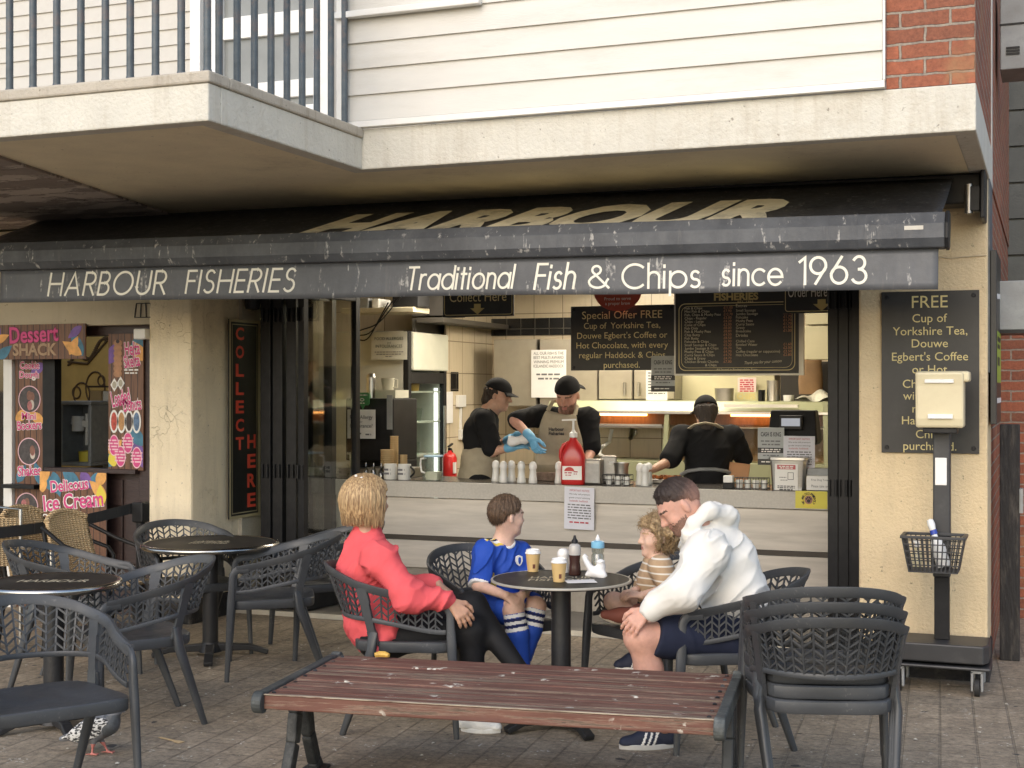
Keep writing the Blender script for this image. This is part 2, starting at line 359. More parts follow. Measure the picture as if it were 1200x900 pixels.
def m_awning(name, c0, c1, spots=.5):
    """dusty dark metal or canvas with runs and droppings"""
    m, N, L, b, oc = newmat(name, .55)
    n0 = noise(N, L, oc, 3, 8, .7, (1, 1, 1)); c = ramp_col(N, L, n0, [(.32, c0), (.7, c1)])
    n1 = noise(N, L, oc, 2.2, 9, .75, (7, 7, .9)); c = mixc(N, L, math_(N, L, 'MULTIPLY', ramp_out(N, L, n1, .56, .72), .45), c, (.20, .19, .18))
    n2 = noise(N, L, oc, 6, 4, .6, (4.5, 4, .8)); n3 = noise(N, L, oc, 38, 4, .6)
    s = math_(N, L, 'MULTIPLY', ramp_out(N, L, n2, .60, .65), ramp_out(N, L, n3, .45, .60))
    c = mixc(N, L, math_(N, L, 'MULTIPLY', s, spots), c, (.60, .58, .54)); L.new(c, b.inputs['Base Color'])
    L.new(ramp_col(N, L, n1, [(.3, (.38,)*3), (.7, (.7,)*3)]), b.inputs['Roughness']); bump(N, L, b, n3, .0015); return m
def m_tiles(name, col, grout, w, h, rough=.22):
    m, N, L, b, oc = newmat(name, rough)
    sp = N.new('ShaderNodeSeparateXYZ'); L.new(oc, sp.inputs[0]); cb = N.new('ShaderNodeCombineXYZ')
    L.new(math_(N, L, 'ADD', sp.outputs[0], sp.outputs[1]), cb.inputs[0]); L.new(sp.outputs[2], cb.inputs[1])
    br = N.new('ShaderNodeTexBrick'); br.offset = 0; L.new(cb.outputs[0], br.inputs['Vector']); br.inputs['Scale'].default_value = 1
    br.inputs['Brick Width'].default_value = w; br.inputs['Row Height'].default_value = h; br.inputs['Mortar Size'].default_value = .004; br.inputs['Mortar Smooth'].default_value = .2
    br.inputs['Color1'].default_value = (*col, 1); br.inputs['Color2'].default_value = (*[k*.93 for k in col], 1); br.inputs['Mortar'].default_value = (*grout, 1)
    n1 = noise(N, L, oc, 5, 6, .65, (7, 7, .8)); c = mixc(N, L, math_(N, L, 'MULTIPLY', ramp_out(N, L, n1, .5, .75), .35), br.outputs[0], tuple(k*.6 for k in col))
    L.new(c, b.inputs['Base Color']); bump(N, L, b, math_(N, L, 'SUBTRACT', 1, br.outputs['Fac']), .003); return m
def m_glass(name, tint=(.8, .85, .82), refl=.12, rough=.02, ior=1.5):
    m = bpy.data.materials.new(name); m.use_nodes = True; MATS[name] = m; N, L = m.node_tree.nodes, m.node_tree.links
    N.clear(); o = N.new('ShaderNodeOutputMaterial'); t = N.new('ShaderNodeBsdfTransparent'); t.inputs[0].default_value = (*tint, 1)
    g = N.new('ShaderNodeBsdfGlossy'); g.inputs['Roughness'].default_value = rough; fr = N.new('ShaderNodeFresnel'); fr.inputs[0].default_value = ior
    ge = N.new('ShaderNodeNewGeometry'); ad = math_(N, L, 'MULTIPLY', math_(N, L, 'ADD', fr.outputs[0], refl), math_(N, L, 'SUBTRACT', 1., ge.outputs['Backfacing'])); mx = N.new('ShaderNodeMixShader'); L.new(ad, mx.inputs[0]); L.new(t.outputs[0], mx.inputs[1]); L.new(g.outputs[0], mx.inputs[2]); L.new(mx.outputs[0], o.inputs[0]); return m
PAVE, BRICK = m_paving(), m_brick()
CREAM = m_render('cream_render', (.72, .575, .36), (.42, .33, .21), .35, bs=70, bd=.009)
CREAMC = m_render('cracked_cream_render', (.86, .74, .53), (.45, .36, .24), .4, cracks=True, bs=60)
FASC = m_render('fascia_white_render', (.66, .63, .545), (.40, .33, .23), .45, bs=55, bd=.007)
COPING = m_render('coping_stone', (.50, .45, .37), (.20, .15, .10), .7, bs=60)
SOFF = m_render('soffit_paint', (.86, .755, .54), (.50, .41, .28), .5, streak=False, bs=40, bd=.003)
PEEL = m_peel()
WHITEP = mat('white_siding_paint', (.66, .635, .575), .5, var=.05, vs_=3, dirt=(.50, .46, .38), dirt_amt=.35, dirt_s=2.2, bump=.0012, bs=50, stretch=(.6, 1, 3))
WHITE = mat('white_gloss_paint', (.80, .78, .73), .35, var=.04, dirt=(.5, .47, .42), dirt_amt=.3)
UPVC = mat('white_plastic_frame', (.78, .77, .74), .3, var=.03, dirt=(.45, .43, .38), dirt_amt=.3)
BARM = mat('painted_iron_railing', (.085, .105, .118), .5, var=.3, vs_=14, dirt=(.20, .11, .07), dirt_amt=.75, dirt_s=7, bump=.002, bs=40)
FRAME = mat('black_powder_coat', (.016, .016, .017), .4, var=.25, vs_=10, spec=.22, dirt=(.025, .024, .023), dirt_amt=.4, dirt_s=5)
PLINTH = mat('black_bitumen_plinth', (.016, .015, .015), .8, var=.3, vs_=20, dirt=(.16, .14, .11), dirt_amt=.5, dirt_s=9, bump=.01, bs=30)
FABRIC = m_awning('awning_canvas', (.026, .026, .028), (.055, .055, .057), .25)
BARA = m_awning('awning_front_bar_metal', (.050, .054, .062), (.108, .115, .126), .6)
VAL = m_awning('awning_valance_canvas', (.078, .081, .088), (.122, .126, .134), .6)
LETTER = mat('cream_lettering', (.82, .79, .68), .6, var=.05, dirt=(.4, .38, .33), dirt_amt=.35, dirt_s=5)
LETTERD = mat('worn_cream_print', (.78, .71, .52), .7, var=.12, vs_=9, dirt=(.12, .11, .09), dirt_amt=.6, dirt_s=4)
WOODD = mat('dark_brown_painted_wood', (.035, .018, .016), .45, var=.3, vs_=9, bump=.002, bs=30, stretch=(1, 1, 6))
BLACKW = mat('weathered_black_timber', (.018, .017, .017), .75, var=.3, vs_=10, dirt=(.14, .12, .10), dirt_amt=.45, dirt_s=6, bump=.008, bs=25, stretch=(3, 3, .6))
STEEL = mat('brushed_steel', (.55, .54, .52), .3, 1., var=.1, vs_=30, stretch=(1, 1, 12))
STEELD = mat('dull_steel', (.36, .34, .31), .42, 1., var=.12, vs_=12)
GREYM = mat('galvanised_grey', (.30, .31, .31), .6, .3, var=.15, vs_=20, dirt=(.14, .13, .12), dirt_amt=.5, dirt_s=5, bump=.001)
GLASSD = m_glass('door_glass', (.88, .90, .87), .12, .05, 1.4)
GLASSC = m_glass('clear_glass', (.90, .94, .92), .02)
TILE = m_tiles('cream_wall_tiles', (.66, .56, .40), (.28, .22, .15), .30, .30)
TILEK = m_tiles('black_wall_tiles', (.012, .012, .012), (.12, .11, .09), .15, .15)
# ------------------------------------------------------------------ ground
g = MB(); g.add([(-600, -600, 0), (600, -600, 0), (600, 900, 0), (-600, 900, 0)], [(0, 1, 2, 3)])
tag(g.build('ground', PAVE), kind='structure')
# ------------------------------------------------------------------ the building over the shop
XR, XB, YB, YF, YW, ZS, ZF = -.31, -3.48, 5.24, 6.72, 8.25, 2.85, 3.07
shop = thing('shop_building', 'two-storey shop building with white boards over an open serving front', 'building', (-3, 8.4, 0))
def P(mb, name, m, parent=None, **k):
    """a part placed in world coordinates under a parent whose base is not at the origin"""
    o = mb.build(name, m, None, **k); parent = parent or shop
    M = MX.Identity(4); q = parent
    while q is not None: M = q.matrix_parent_inverse @ MX.LocRotScale(q.location, q.rotation_euler, q.scale) @ M; q = q.parent
    o.parent = parent; o.matrix_parent_inverse = M.inverted(); return o
s = MB(); s.prism([(-12, YB+.02), (XB-.02, YB+.02), (XB-.02, YF+.02), (XR-.02, YF+.02), (XR-.02, 8.6), (-12, 8.6)], lambda a, b, d: V((a, b, d)), ZS+.004, ZF-.06)
P(s, 'soffit', SOFF)
s = MB(); x1, x2 = X_at(0, 5.75)-.02, -5.62
s.prism([(-12, 5.62), (-5.0, 5.62), (-5.64, 8.2), (-12, 8.2)], lambda a, b, d: V((a, b, d)), ZS-.012, ZS+.003); P(s, 'peeling_soffit', PEEL)
f = MB()
f.bb(-12, XB, YB, YB+.10, ZS, ZF-.05); f.bb(XB-.10, XB, YB+.10, YF, ZS, ZF-.05); f.bb(XB-.10, XR, YF, YF+.10, ZS, ZF); f.bb(XR-.10, XR, YF+.10, 8.6, ZS, ZF)
P(f, 'fascia', FASC, bevel=.008)
s = MB(); s.bb(-12, XB+.012, YB-.012, YB+.16, ZF-.05, ZF+.004); s.bb(XB-.16, XB+.012, YB+.16, YF-.006, ZF-.05, ZF+.004); P(s, 'balcony_coping', COPING, bevel=.01)
s = MB(); s.bb(-12, XB-.05, YB+.05, 8.24, ZF-.058, ZF-.03); P(s, 'balcony_floor', COPING)
s = MB(); s.bb(-12, XR, 8.6, 8.75, ZS, 5.2); s.bb(-12, XB-.01, 8.24, 8.6, ZF, 5.2); P(s, 'rear_wall', WHITEP)
# lapped boards over the shop
XS0, XS1 = X_at(397, YF-.02), X_at(1034, YF-.02)
s = MB(); z = ZF+.04; pitch = .1415
while z < 5.1:
    s.add([(XS0, YF-.030, z), (XS1, YF-.030, z), (XS1, YF-.016, z+pitch), (XS0, YF-.016, z+pitch), (XS0, YF+.03, z), (XS1, YF+.03, z), (XS1, YF+.03, z+pitch), (XS0, YF+.03, z+pitch)],
          [(0, 1, 2, 3), (5, 4, 7, 6), (1, 5, 6, 2), (4, 0, 3, 7), (0, 4, 5, 1)]); z += pitch
P(s, 'siding', WHITEP, recalc=True)
s = MB(); s.bb(XS0-.004, XS1+.012, YF-.036, YF+.02, ZF+.004, ZF+.038); s.bb(XS1+.002, XS1+.014, YF-.034, YF+.03, ZF+.0385, 5.1); s.bb(XB-.085, XS0-.002, YF-.045, YF+.06, ZF+.006, 5.1); P(s, 'siding_trim', WHITE, bevel=.003)
s = MB(); xa, xb = XS0-.01, XS0+.85; s.bb(xa, xb, YF-.075, YF-.03, 3.665, 3.70); P(s, 'window_sill', WHITE, bevel=.004)
s = MB(); s.bb(XS1+.016, XR-.004, YF+.004, YF+.3, ZF+.002, 5.2); s.bb(XR-.30, XR-.004, YF+.302, 12.6, ZS+.02, 5.2); P(s, 'brick_wall', BRICK)
# wall, window and railing of the balcony
s = MB(); z = ZF; pitch = .112; xa = -12.; xb = X_at(228, 8.2)
while z < 5.1:
    s.add([(xa, 8.205, z), (xb, 8.205, z), (xb, 8.218, z+pitch), (xa, 8.218, z+pitch), (xa, 8.239, z), (xb, 8.239, z), (xb, 8.239, z+pitch), (xa, 8.239, z+pitch)], [(0, 1, 2, 3), (1, 5, 6, 2), (4, 0, 3, 7), (0, 4, 5, 1)]); z += pitch
P(s, 'balcony_siding', mat('aged_cream_siding', (.56, .53, .47), .5, var=.05, vs_=3, dirt=(.40, .36, .30), dirt_amt=.4))
win = MB(); a, b_ = X_at(228, 8.2), X_at(392, 8.2)
for p0, p1 in ((228, 240), (252, 264), (372, 392)): win.bb(X_at(p0, 8.2), X_at(p1, 8.2), 8.14, 8.239, ZF, 5.1)
for y0, y1 in ((44, 18), (118, 98), (150, 128)):
    win.bb(X_at(264.6, 8.2), X_at(371.4, 8.2), 8.16, 8.235, Z_at(310, y0, 8.2), Z_at(310, y1, 8.2))
wf = P(win, 'balcony_window', UPVC, bevel=.004)
gl = MB(); gl.bb(X_at(240.5, 8.2), X_at(372, 8.2), 8.19, 8.21, ZF+.01, 5.05); P(gl, 'window_glass', mat('dark_window_glass', (.27, .28, .27), .12, var=.18, vs_=2, spec=.2), wf)
rail = thing('balcony_railing', 'row of dark painted iron bars with rust at their feet on the balcony edge', 'railing', (XB-1.5, YB+.08, ZF))
bars = []
for k in range(14): bars.append((X_at(243, YB+.07)-k*.139, YB+.07))
for k in range(9): bars.append((XB-.075, YB+.20+k*.152))
bar0 = MB(); bar0.cyl((0, 0, 0), (0, 0, 1.02), .0175, n=12); bar0.cyl((0, 0, 0), (0, 0, .025), .024, .019, n=12)
b0 = bar0.build('bar', BARM, rail, smooth=True)
for i, (x, y) in enumerate(bars):
    o = b0 if i == 0 else b0.copy()
    if i: COL.objects.link(o); o.parent = rail
    o.location = (x-rail.location.x, y-rail.location.y, .003)
t = MB(); t.bb(-7.2, XB-.04, YB+.04, YB+.10, 1.02+ZF, 1.06+ZF); t.bb(XB-.105, XB-.045, YB+.10, YF-.1, 1.02+ZF, 1.06+ZF); P(t, 'top_rail', BARM, rail)
# right pier and the alley side
s = MB(); s.bb(-1.03, XR-.008, YW, 8.72, .19, ZS); P(s, 'pier', CREAM, bevel=.012)
s = MB(); s.bb(-1.034, XR, YW-.012, 8.75, -.02, .186); P(s, 'pier_plinth', PLINTH, bevel=.02)
s = MB(); s.bb(XR-.25, XR-.012, 8.722, 12.6, 0, ZS+.018); P(s, 'side_wall', BRICK)
s = MB(); s.bb(XR-.0075, XR+.001, YW+.05, 8.70, 1.75, ZS); P(s, 'slate_cladding', mat('grey_slate_panel', (.10, .11, .12), .7, var=.25, vs_=8, dirt=(.32, .32, .30), dirt_amt=.4, dirt_s=6))
# left pier
XL0, XL1 = X_at(174, YW), -5.62
s = MB(); s.bb(XL0, XL1, YW, 9.3, .16, ZS); P(s, 'left_pier', CREAMC, bevel=.02)
s = MB(); s.bb(XL0-.01, XL1+.012, YW-.014, 9.3, -.02, .157); P(s, 'left_pier_plinth', PLINTH, bevel=.02)
s = MB(); s.bb(XL1-.02, XL1+.03, 8.86, 9.31, .158, ZS); P(s, 'pier_panel', m_render('grey_cream_panel', (.47, .42, .33), (.3, .26, .2), .4))
# head of the shop opening
s = MB(); s.bb(XL1+.03, -1.03, 8.35, 8.75, 2.48, ZS); P(s, 'opening_head', FRAME)
# threshold and interior shell
YI = 12.85; XI0, XI1 = -6.6, -.62
s = MB(); s.bb(XL1+.013, -1.036, 8.80, YI, -.03, .028); P(s, 'threshold_floor', mat('grey_vinyl_floor', (.20, .185, .155), .5, var=.15, dirt=(.10, .09, .075), dirt_amt=.4))
s = MB(); s.bb(XL1+.02, -1.04, 8.785, 8.80, -.01, .034); P(s, 'threshold_strip', mat('worn_aluminium', (.58, .55, .48), .45, .6, var=.15))
s = MB(); s.bb(XI0, XI1, YI, YI+.1, 0, 2.72); P(s, 'back_wall', TILE)
s = MB(); s.bb(XI1, XI1+.1, 8.76, YI, 0, 2.72); P(s, 'inner_side_wall', TILE)
s = MB(); s.bb(XI0-.1, XI0, 9.31, YI, 0, 2.72); s.bb(-6.6, -5.215, 11.95, YI, 0, 2.72); s.bb(-5.215, -5.2, 11.72, YI, 0, 2.72); P(s, 'inner_tile_wall', TILE)
s = MB(); s.bb(XI0-.1, XI1+.1, 8.76, YI+.1, 2.72, 2.78); P(s, 'shop_ceiling', mat('shop_ceiling_paint', (.62, .58, .48), .8))
s = MB(); s.bb(-5.2, -3.6, YI-.016, YI-.001, Z_at(620, 393, YI), Z_at(620, 373, YI)); P(s, 'black_tile_band', TILEK)
for k, (xx, yy) in enumerate(((-4.4, 10.6), (-2.4, 10.6), (-3.4, 11.9))):
    lm = thing('ceiling_light', ('ceiling light over the till end of the counter', 'ceiling light over the drinks end of the counter', 'ceiling light in front of the range')[(1, 0, 2)[k]], 'ceiling light', (xx, yy, 2.715), 0, 'ceiling lights inside the shop')
    q = MB(); q.bb(-.62, .62, -.16, .16, -.05, 0); q.build('light_frame', WHITE, lm, bevel=.005)
    q = MB(); q.bb(-.58, .58, -.13, .13, -.058, -.0505); q.build('diffuser', mat('light_diffuser', (.8, .8, .75), .5, var=0, emit=((1, .89, .72), 25)), lm)
# folding doors
def door_leaf(name, label, loc, rz, w, h=2.42, glass=True, fw_=.055, th=.026):
    d = thing(name, label, 'folding door', loc, rz)
    q = MB()
    for x in (fw_/2, w-fw_/2): q.bb(x-fw_/2, x+fw_/2, -th, th, .035, h)
    q.bb(fw_, w-fw_, -.024, .024, .035, .16); q.bb(fw_, w-fw_, -.024, .024, h-.09, h); q.build('door_frame', FRAME, d, bevel=.003)
    if glass:
        q = MB(); q.bb(fw_-.002, w-fw_+.002, -.006, .006, .158, h-.088); q.build('glass_pane', GLASSD, d)
    hg = MB()
    for z in (.25, 1.05, 2.2): hg.cyl((-.012, -.02, z-.05), (-.012, -.02, z+.05), .009, n=10); hg.cyl((-.012, .02, z-.05), (-.012, .02, z+.05), .009, n=10)
    hg.build('hinge', FRAME, d, smooth=True)
    for z in (1.03, 1.07):
        st = MB()
    return d
YD0 = 8.87
xs = [X_at(311, YD0), X_at(324, YD0), X_at(339, YD0), X_at(352, YD0)]
lab = ['black folding door leaf against the left pier panel', 'second black folding door leaf from the left pier', 'third black folding door leaf from the left pier, next to the open glass leaf']
for i in range(3): door_leaf('folding_door', lab[i], (xs[i], YD0+.012*i, 0), R(90), .62, fw_=.07, th=.041)
door_leaf('folding_door', 'open folding door leaf of dark glass showing the counter, left of the woman in pink', (X_at(355, 8.85), 8.82, 0), R(90-7), .72)
q = MB(); q.bb(XL1+.031, XL1+.10, 9.16, 9.30, .03, 2.48); P(q, 'door_jamb', FRAME)
q = MB(); q.bb(-1.10, -1.035, 8.50, 8.78, .0, 2.48); P(q, 'door_jamb', FRAME)
YD1 = 8.62
for i, px in enumerate((976, 988, 1000)):
    door_leaf('folding_door', ('black folding door leaf at the right end of the counter, nearest the till', 'middle leaf of the black folding doors stacked at the right pier', 'black folding door leaf folded closest to the right pier')[i], (X_at(px, YD1), YD1+.008*i, 0), R(90), .62, fw_=.06, th=.031)
# studs on the meeting stiles
# ------------------------------------------------------------------ awning
AWX, AWY = -.47, 7.1
aw = thing('awning', 'long black shop awning with dusty front bar and lettered valance', 'awning', (AWX, AWY, 2.35)); aw.rotation_euler = (0, .0115, 0)
LW = 6.2
q = MB(); prof = [(-.035, .175), (.055, .172), (.085, .10), (.07, .012), (.02, -.006), (-.045, .0), (-.072, .045), (-.072, .115)]
q.prism(prof, lambda a, b, d: V((d, a, b)), -LW, .0); q.build('front_bar', BARA, aw, bevel=.006)
q = MB(); q.prism([(p[0]*1.06, .085+(p[1]-.085)*1.05) for p in prof], lambda a, b, d: V((d, a, b)), .0005, .018); q.build('end_cap', FRAME, aw, bevel=.004)
for xx in (-.42, -2.0, -3.4, -4.6):
    q = MB(); q.prism([(p[0]*1.02, .085+(p[1]-.085)*1.02) for p in prof], lambda a, b, d: V((d, a, b)), xx-.002, xx+.002); q.build('bar_joint', BARA, aw)
q = MB(); q.bb(-.19, -.10, -.0745, -.0725, .085, .105); q.build('maker_plate', mat('pale_plate', (.55, .52, .45), .5), aw)
VX0, VX1 = X_at(2, AWY)-AWX, X_at(1100, AWY)-AWX
def vy(x, z): k = min(1, max(0, -z/.205)); return -.008+(.007*sin(x*6.7)+.005*sin(x*2.9+2)+.003*sin(x*15+1))*k
q = MB(); q.grid(lambda u, v: (lambda x, z: V((x, vy(x, z), z-.003*sin(x*3.1)*(1-v))))(VX0+(VX1-VX0)*u, -.205+.203*v), 160, 6)
vo = q.build('valance', VAL, aw, smooth=True); so = vo.modifiers.new('thick', 'SOLIDIFY'); so.thickness = .003; so.offset = 0
def val_word(word, p0, p1, base, cap, slant, px_=None):
    a = on_y((p0+p1)/2, base, AWY-.02); c = on_y((p0+p1)/2, cap, AWY-.02); H = c.z-a.z
    x0, x1 = X_at(p0, AWY-.02)-AWX, X_at(p1, AWY-.02)-AWX
    # local z on the tilted awning
    z0 = a.z-2.35+(a.x-AWX)*sin(.0115)
    return word, x0, x1, z0, H, slant
lt = MB()
for args in (('HARBOUR', 55, 195, 345, 319, .2), ('FISHERIES', 216, 347, 342, 316, .2), ('Traditional', 476, 604, 338, 312, .16), ('Fish', 626, 676, 338, 309, .16), ('&', 690, 712, 337, 311, 0), ('Chips', 729, 820, 337, 309, 0), ('since', 847, 916, 334, 306, 0), ('1963', 937, 1015, 332, 301, 0)):
    w_, x0, x1, z0, H, sl = val_word(*args)
    pen_text(lt, w_, x0/H, x1/H-sl, .105 if w_ != 'HARBOUR' else .105, lambda a, b, d: V((a*H, vy(a*H, z0+b*H)-.0035-d, z0+b*H)), slant=sl, gap=.26 if w_.isupper() else .2)
lt.build('lettering', LETTER, aw, recalc=False)
# canvas slope and its big worn lettering
CY0, CZ0, CY1, CZ1 = .05, .165, .93, .475
def canvas(u, v): x = -LW+.03+(LW-.06)*u; return V((x, CY0+(CY1-CY0)*v, CZ0+(CZ1-CZ0)*v-.012*sin(pi*v)+.003*sin(u*61)*sin(pi*v)))
q = MB(); q.grid(canvas, 100, 8); o = q.build('canopy', FABRIC, aw, smooth=True); so = o.modifiers.new('thick', 'SOLIDIFY'); so.thickness = .003; so.offset = -1
me = text_mesh('HARBOUR', 1, .34, .055, 1.06, 0); n = len(me.vertices); a = np.empty(n*3); me.vertices.foreach_get('co', a); a = a.reshape(-1, 3)
lo, hi = a.min(0), a.max(0); x0, x1 = X_at(368, 7.45)-AWX, X_at(918, 7.45)-AWX
for i in range(n):
    u = (a[i][0]-lo[0])/(hi[0]-lo[0]); v = (a[i][1]-lo[1])/(hi[1]-lo[1]); p = canvas(0, -.08+v*.72); a[i] = (x0+(x1-x0)*u, p.y, p.z+.006)
me.vertices.foreach_set('co', a.ravel()); me.materials.append(LETTERD)
import bmesh
bm = bmesh.new(); bm.from_mesh(me); bmesh.ops.bisect_plane(bm, geom=bm.verts[:]+bm.edges[:]+bm.faces[:], plane_co=(0, CY0+.03, 0), plane_no=(0, 1, 0), clear_inner=True); bm.to_mesh(me); bm.free(); o = bpy.data.objects.new('canopy_lettering', me); COL.objects.link(o); o.parent = aw
q = MB(); q.bb(-LW, .12, .93, 1.13, .33, .498); q.build('cassette', FRAME, aw, bevel=.01)
q = MB(); q.bb(.121, .145, .84, 1.14, .24, .52); q.bb(.05, .12, .86, .925, .28, .42); q.build('end_bracket', FRAME, aw, bevel=.006)
q = MB(); q.cyl((.06, .88, .27), (.06, .88, .43), .022, n=12); q.build('bracket_roller', STEELD, aw, smooth=True)
for xx in (-1.2, -4.6):
    q = MB(); q.tube([(xx, 1.0, .33), (xx+.75, .55, .22), (xx+.05, .05, .09)], .018, 8); q.build('folding_arm', FRAME, aw, smooth=True)
# ------------------------------------------------------------------ furniture on the pavement
def lt2w(l, t, z=0.): p = rt*l+fw*t; return V((p.x, p.y, z))
CHP = mat('dark_grey_resin', (.050, .053, .057), .42, var=.14, vs_=5, dirt=(.075, .075, .072), dirt_amt=.5, dirt_s=4, bump=.0005, bs=120)
def vary(m, amt):
    N, L = m.node_tree.nodes, m.node_tree.links; b = N['Principled BSDF']; s = b.inputs['Base Color'].links[0].from_socket; oi = N.new('ShaderNodeObjectInfo')
    f = math_(N, L, 'ADD', math_(N, L, 'MULTIPLY', oi.outputs['Random'], amt), 1-amt/2); cb = N.new('ShaderNodeCombineXYZ'); [L.new(f, cb.inputs[i]) for i in range(3)]
    tc = N.new('ShaderNodeTexCoord'); n1 = noise(N, L, tc.outputs['Object'], 5, 4, .6); n2 = noise(N, L, tc.outputs['Object'], 55, 4, .6); d = math_(N, L, 'MULTIPLY', ramp_out(N, L, n1, .5, .62), ramp_out(N, L, n2, .60, .72))
    c = mixc(N, L, 1., s, cb.outputs[0], 'MULTIPLY'); L.new(mixc(N, L, math_(N, L, 'MULTIPLY', d, .5), c, (.19, .185, .17)), b.inputs['Base Color']); L.new(ramp_col(N, L, n1, [(.35, (.36,)*3), (.65, (.62,)*3)]), b.inputs['Roughness'])
vary(CHP, .35)
def chair_meshes():
    RX, RY, Y0, YF_ = .268, .215, .055, -.215
    side = Y0-YF_; q = pi/2*math.sqrt((RX*RX+RY*RY)/2); LT = 2*side+2*q      # arc length, roughly
    def plan(s):                                                        # s in -1..1 along the U
        a = abs(s)*LT/2; sg = 1 if s >= 0 else -1
        if a < q: th = a/q*pi/2; x, y, nx, ny = RX*sin(th), Y0+RY*cos(th), sin(th)/RX, cos(th)/RY
        else: x, y, nx, ny = RX, Y0-(a-q), 1, 0
        k = math.hypot(nx, ny); return sg*x, y, sg*nx/k, ny/k
    def back(s): return max(0., min(1., (q+.10-abs(s)*LT/2)/(q+.10)))
    def sm(x): return x*x*(3-2*x)
    def ztop(s):
        a = abs(s)*LT/2; k = min(1, max(0, (LT/2-a)/(LT/2-q*.62))); z = .652+.098*(k**1.25); b2 = max(0, 1-a/(q*.62)); return z+.055*(1-(1-b2)**2)
    def zbot(s):
        k = min(1, max(0, (LT/2-abs(s)*LT/2)/(LT/2-q*.62))); return .500+.062*sm(k)
    def pos(s, z):
        x, y, nx, ny = plan(s); b = back(s); o = (z-.45)*(.10+.20*b)+.035*b*max(0, z-.6)/.2*.6
        return V((x+nx*o, y+ny*o, z)), V((nx, ny, 0))
    def sweep(mb, ss, zf, w, h, lean=0):
        secs = []
        for s in ss:
            p, n = pos(s, zf(s)); u = V((0, 0, 1)); c = .3
            for a, b in ((-1, -1+c), (-1+c, -1), (1-c, -1), (1, -1+c), (1, 1-c), (1-c, 1), (-1+c, 1), (-1, 1-c)):
                secs.append(p+n*(a*w/2+lean*b*h/2)+u*(b*h/2))
        m = len(ss); mb.add(secs, [(i*8+k, i*8+(k+1) % 8, (i+1)*8+(k+1) % 8, (i+1)*8+k) for i in range(m-1) for k in range(8)]+[tuple(range(8)), tuple(range((m-1)*8, m*8))[::-1]])
    bk = MB(); ss = [-1+2*i/72 for i in range(73)]
    sweep(bk, ss, lambda s: ztop(s)-.021, .017, .042, .35); sweep(bk, ss, lambda s: zbot(s), .013, .022)
    for sp in (-.46, .46):                                              # corner uprights
        P_ = [pos(sp*(1-.03*i), z)[0] for i, z in enumerate([.44, .50, .56, .64, ztop(sp)-.02])]; nn = pos(sp, .6)[1]
        for a, b, w in zip(P_, P_[1:], (.046, .040, .042, .052)): bk.bar(a-(b-a)*.04, b+(b-a)*.04, w, .0165, nn)
    lattice = MB(); seg = [(-.975, -.485), (-.435, .435), (.485, .975)]
    for a, b in seg:
        n = max(1, round((b-a)*LT/2/.0335)); n += n % 2
        for i in range(n+1):
            s = a+(b-a)*i/n; z0, z1 = zbot(s), ztop(s)-.035
            if 0 < i < n:
                p0, nn = pos(s, z0); p1, _ = pos(s, z1); lattice.bar(p0, p1, .0072, .008, nn)
            if i < n:
                s2 = a+(b-a)*(i+1)/n; up = 1 if i % 2 == 0 else -1; z = .40
                while z < .85:
                    zs, ze = z, z+up*.029
                    f0, f1 = 0., 1.
                    def lim(f): s_ = s+(s2-s)*f; return zbot(s_)-.002, ztop(s_)-.036
                    ok = [f/8 for f in range(9) if lim(f/8)[0] <= zs+(ze-zs)*f/8 <= lim(f/8)[1]]
                    if len(ok) >= 3:
                        f0, f1 = ok[0], ok[-1]; p0, nn = pos(s+(s2-s)*f0, zs+(ze-zs)*f0); p1, _ = pos(s+(s2-s)*f1, zs+(ze-zs)*f1); d = (p1-p0)*.06
                        lattice.bar(p0-d, p1+d, .0072, .007, nn)
                    z += .0345
    def limb(m, P_, ws, ds, ax):
        """square-edged bar with softened corners along P_, ws wide along ax, ds deep"""
        ax = V(ax); vs = []; n = len(P_)
        for i in range(n):
            T = (P_[min(n-1, i+1)]-P_[max(0, i-1)]).normalized(); a = (ax-T*ax.dot(T)).normalized(); b = T.cross(a); c = .62
            for p, q in ((-1, -c), (-c, -1), (c, -1), (1, -c), (1, c), (c, 1), (-c, 1), (-1, c)): vs.append(P_[i]+a*p*ws[i]/2+b*q*ds[i]/2)
        m.add(vs, [(i*8+k, i*8+(k+1) % 8, (i+1)*8+(k+1) % 8, (i+1)*8+k) for i in range(n-1) for k in range(8)]+[tuple(range(8))[::-1], tuple(range((n-1)*8, n*8))]); return m
    legs = []
    for sg in (-1, 1):                                                  # rounded arm tips that turn down into the front legs
        p, n = pos(sg, .62); P_ = [V((p.x, YF_+.07, ztop(1)-.021))]; ws, ds = [.017], [.042]
        for k in range(8):
            a = pi/2*k/7; P_.append(V((p.x, YF_+.022-.045*sin(a), ztop(1)-.021-.055*(1-cos(a))))); f = k/7; ws.append(.018+.008*f); ds.append(.042-.004*f)
        for z in (.52, .45, .40, .25, .0): f = max(0, (.55-z)/.55); P_.append(V((p.x+sg*.018*f, YF_-.023-.030*f, z))); ws.append(.030 if z > .3 else .026-.006*(.25-z)/.25); ds.append({.52: .040, .45: .046, .40: .044, .25: .036}.get(z, .026))
        legs.append(limb(MB(), P_, ws, ds, (1, 0, 0)))
    for sg in (-1, 1):
        p0 = pos(sg*.46, .50)[0]; nn = pos(sg*.46, .6)[1]; q0 = V((p0.x*1.03, p0.y+.012, .40)); q1 = V((sg*.222, .283, 0)); tg = V((-nn.y, nn.x, 0))
        legs.append(limb(MB(), [p0, p0.lerp(q0, .5), q0, q0.lerp(q1, .4), q1], [.044, .046, .048, .040, .028], [.016, .024, .030, .028, .022], tg))
    st = MB(); N_ = 40; rings = []
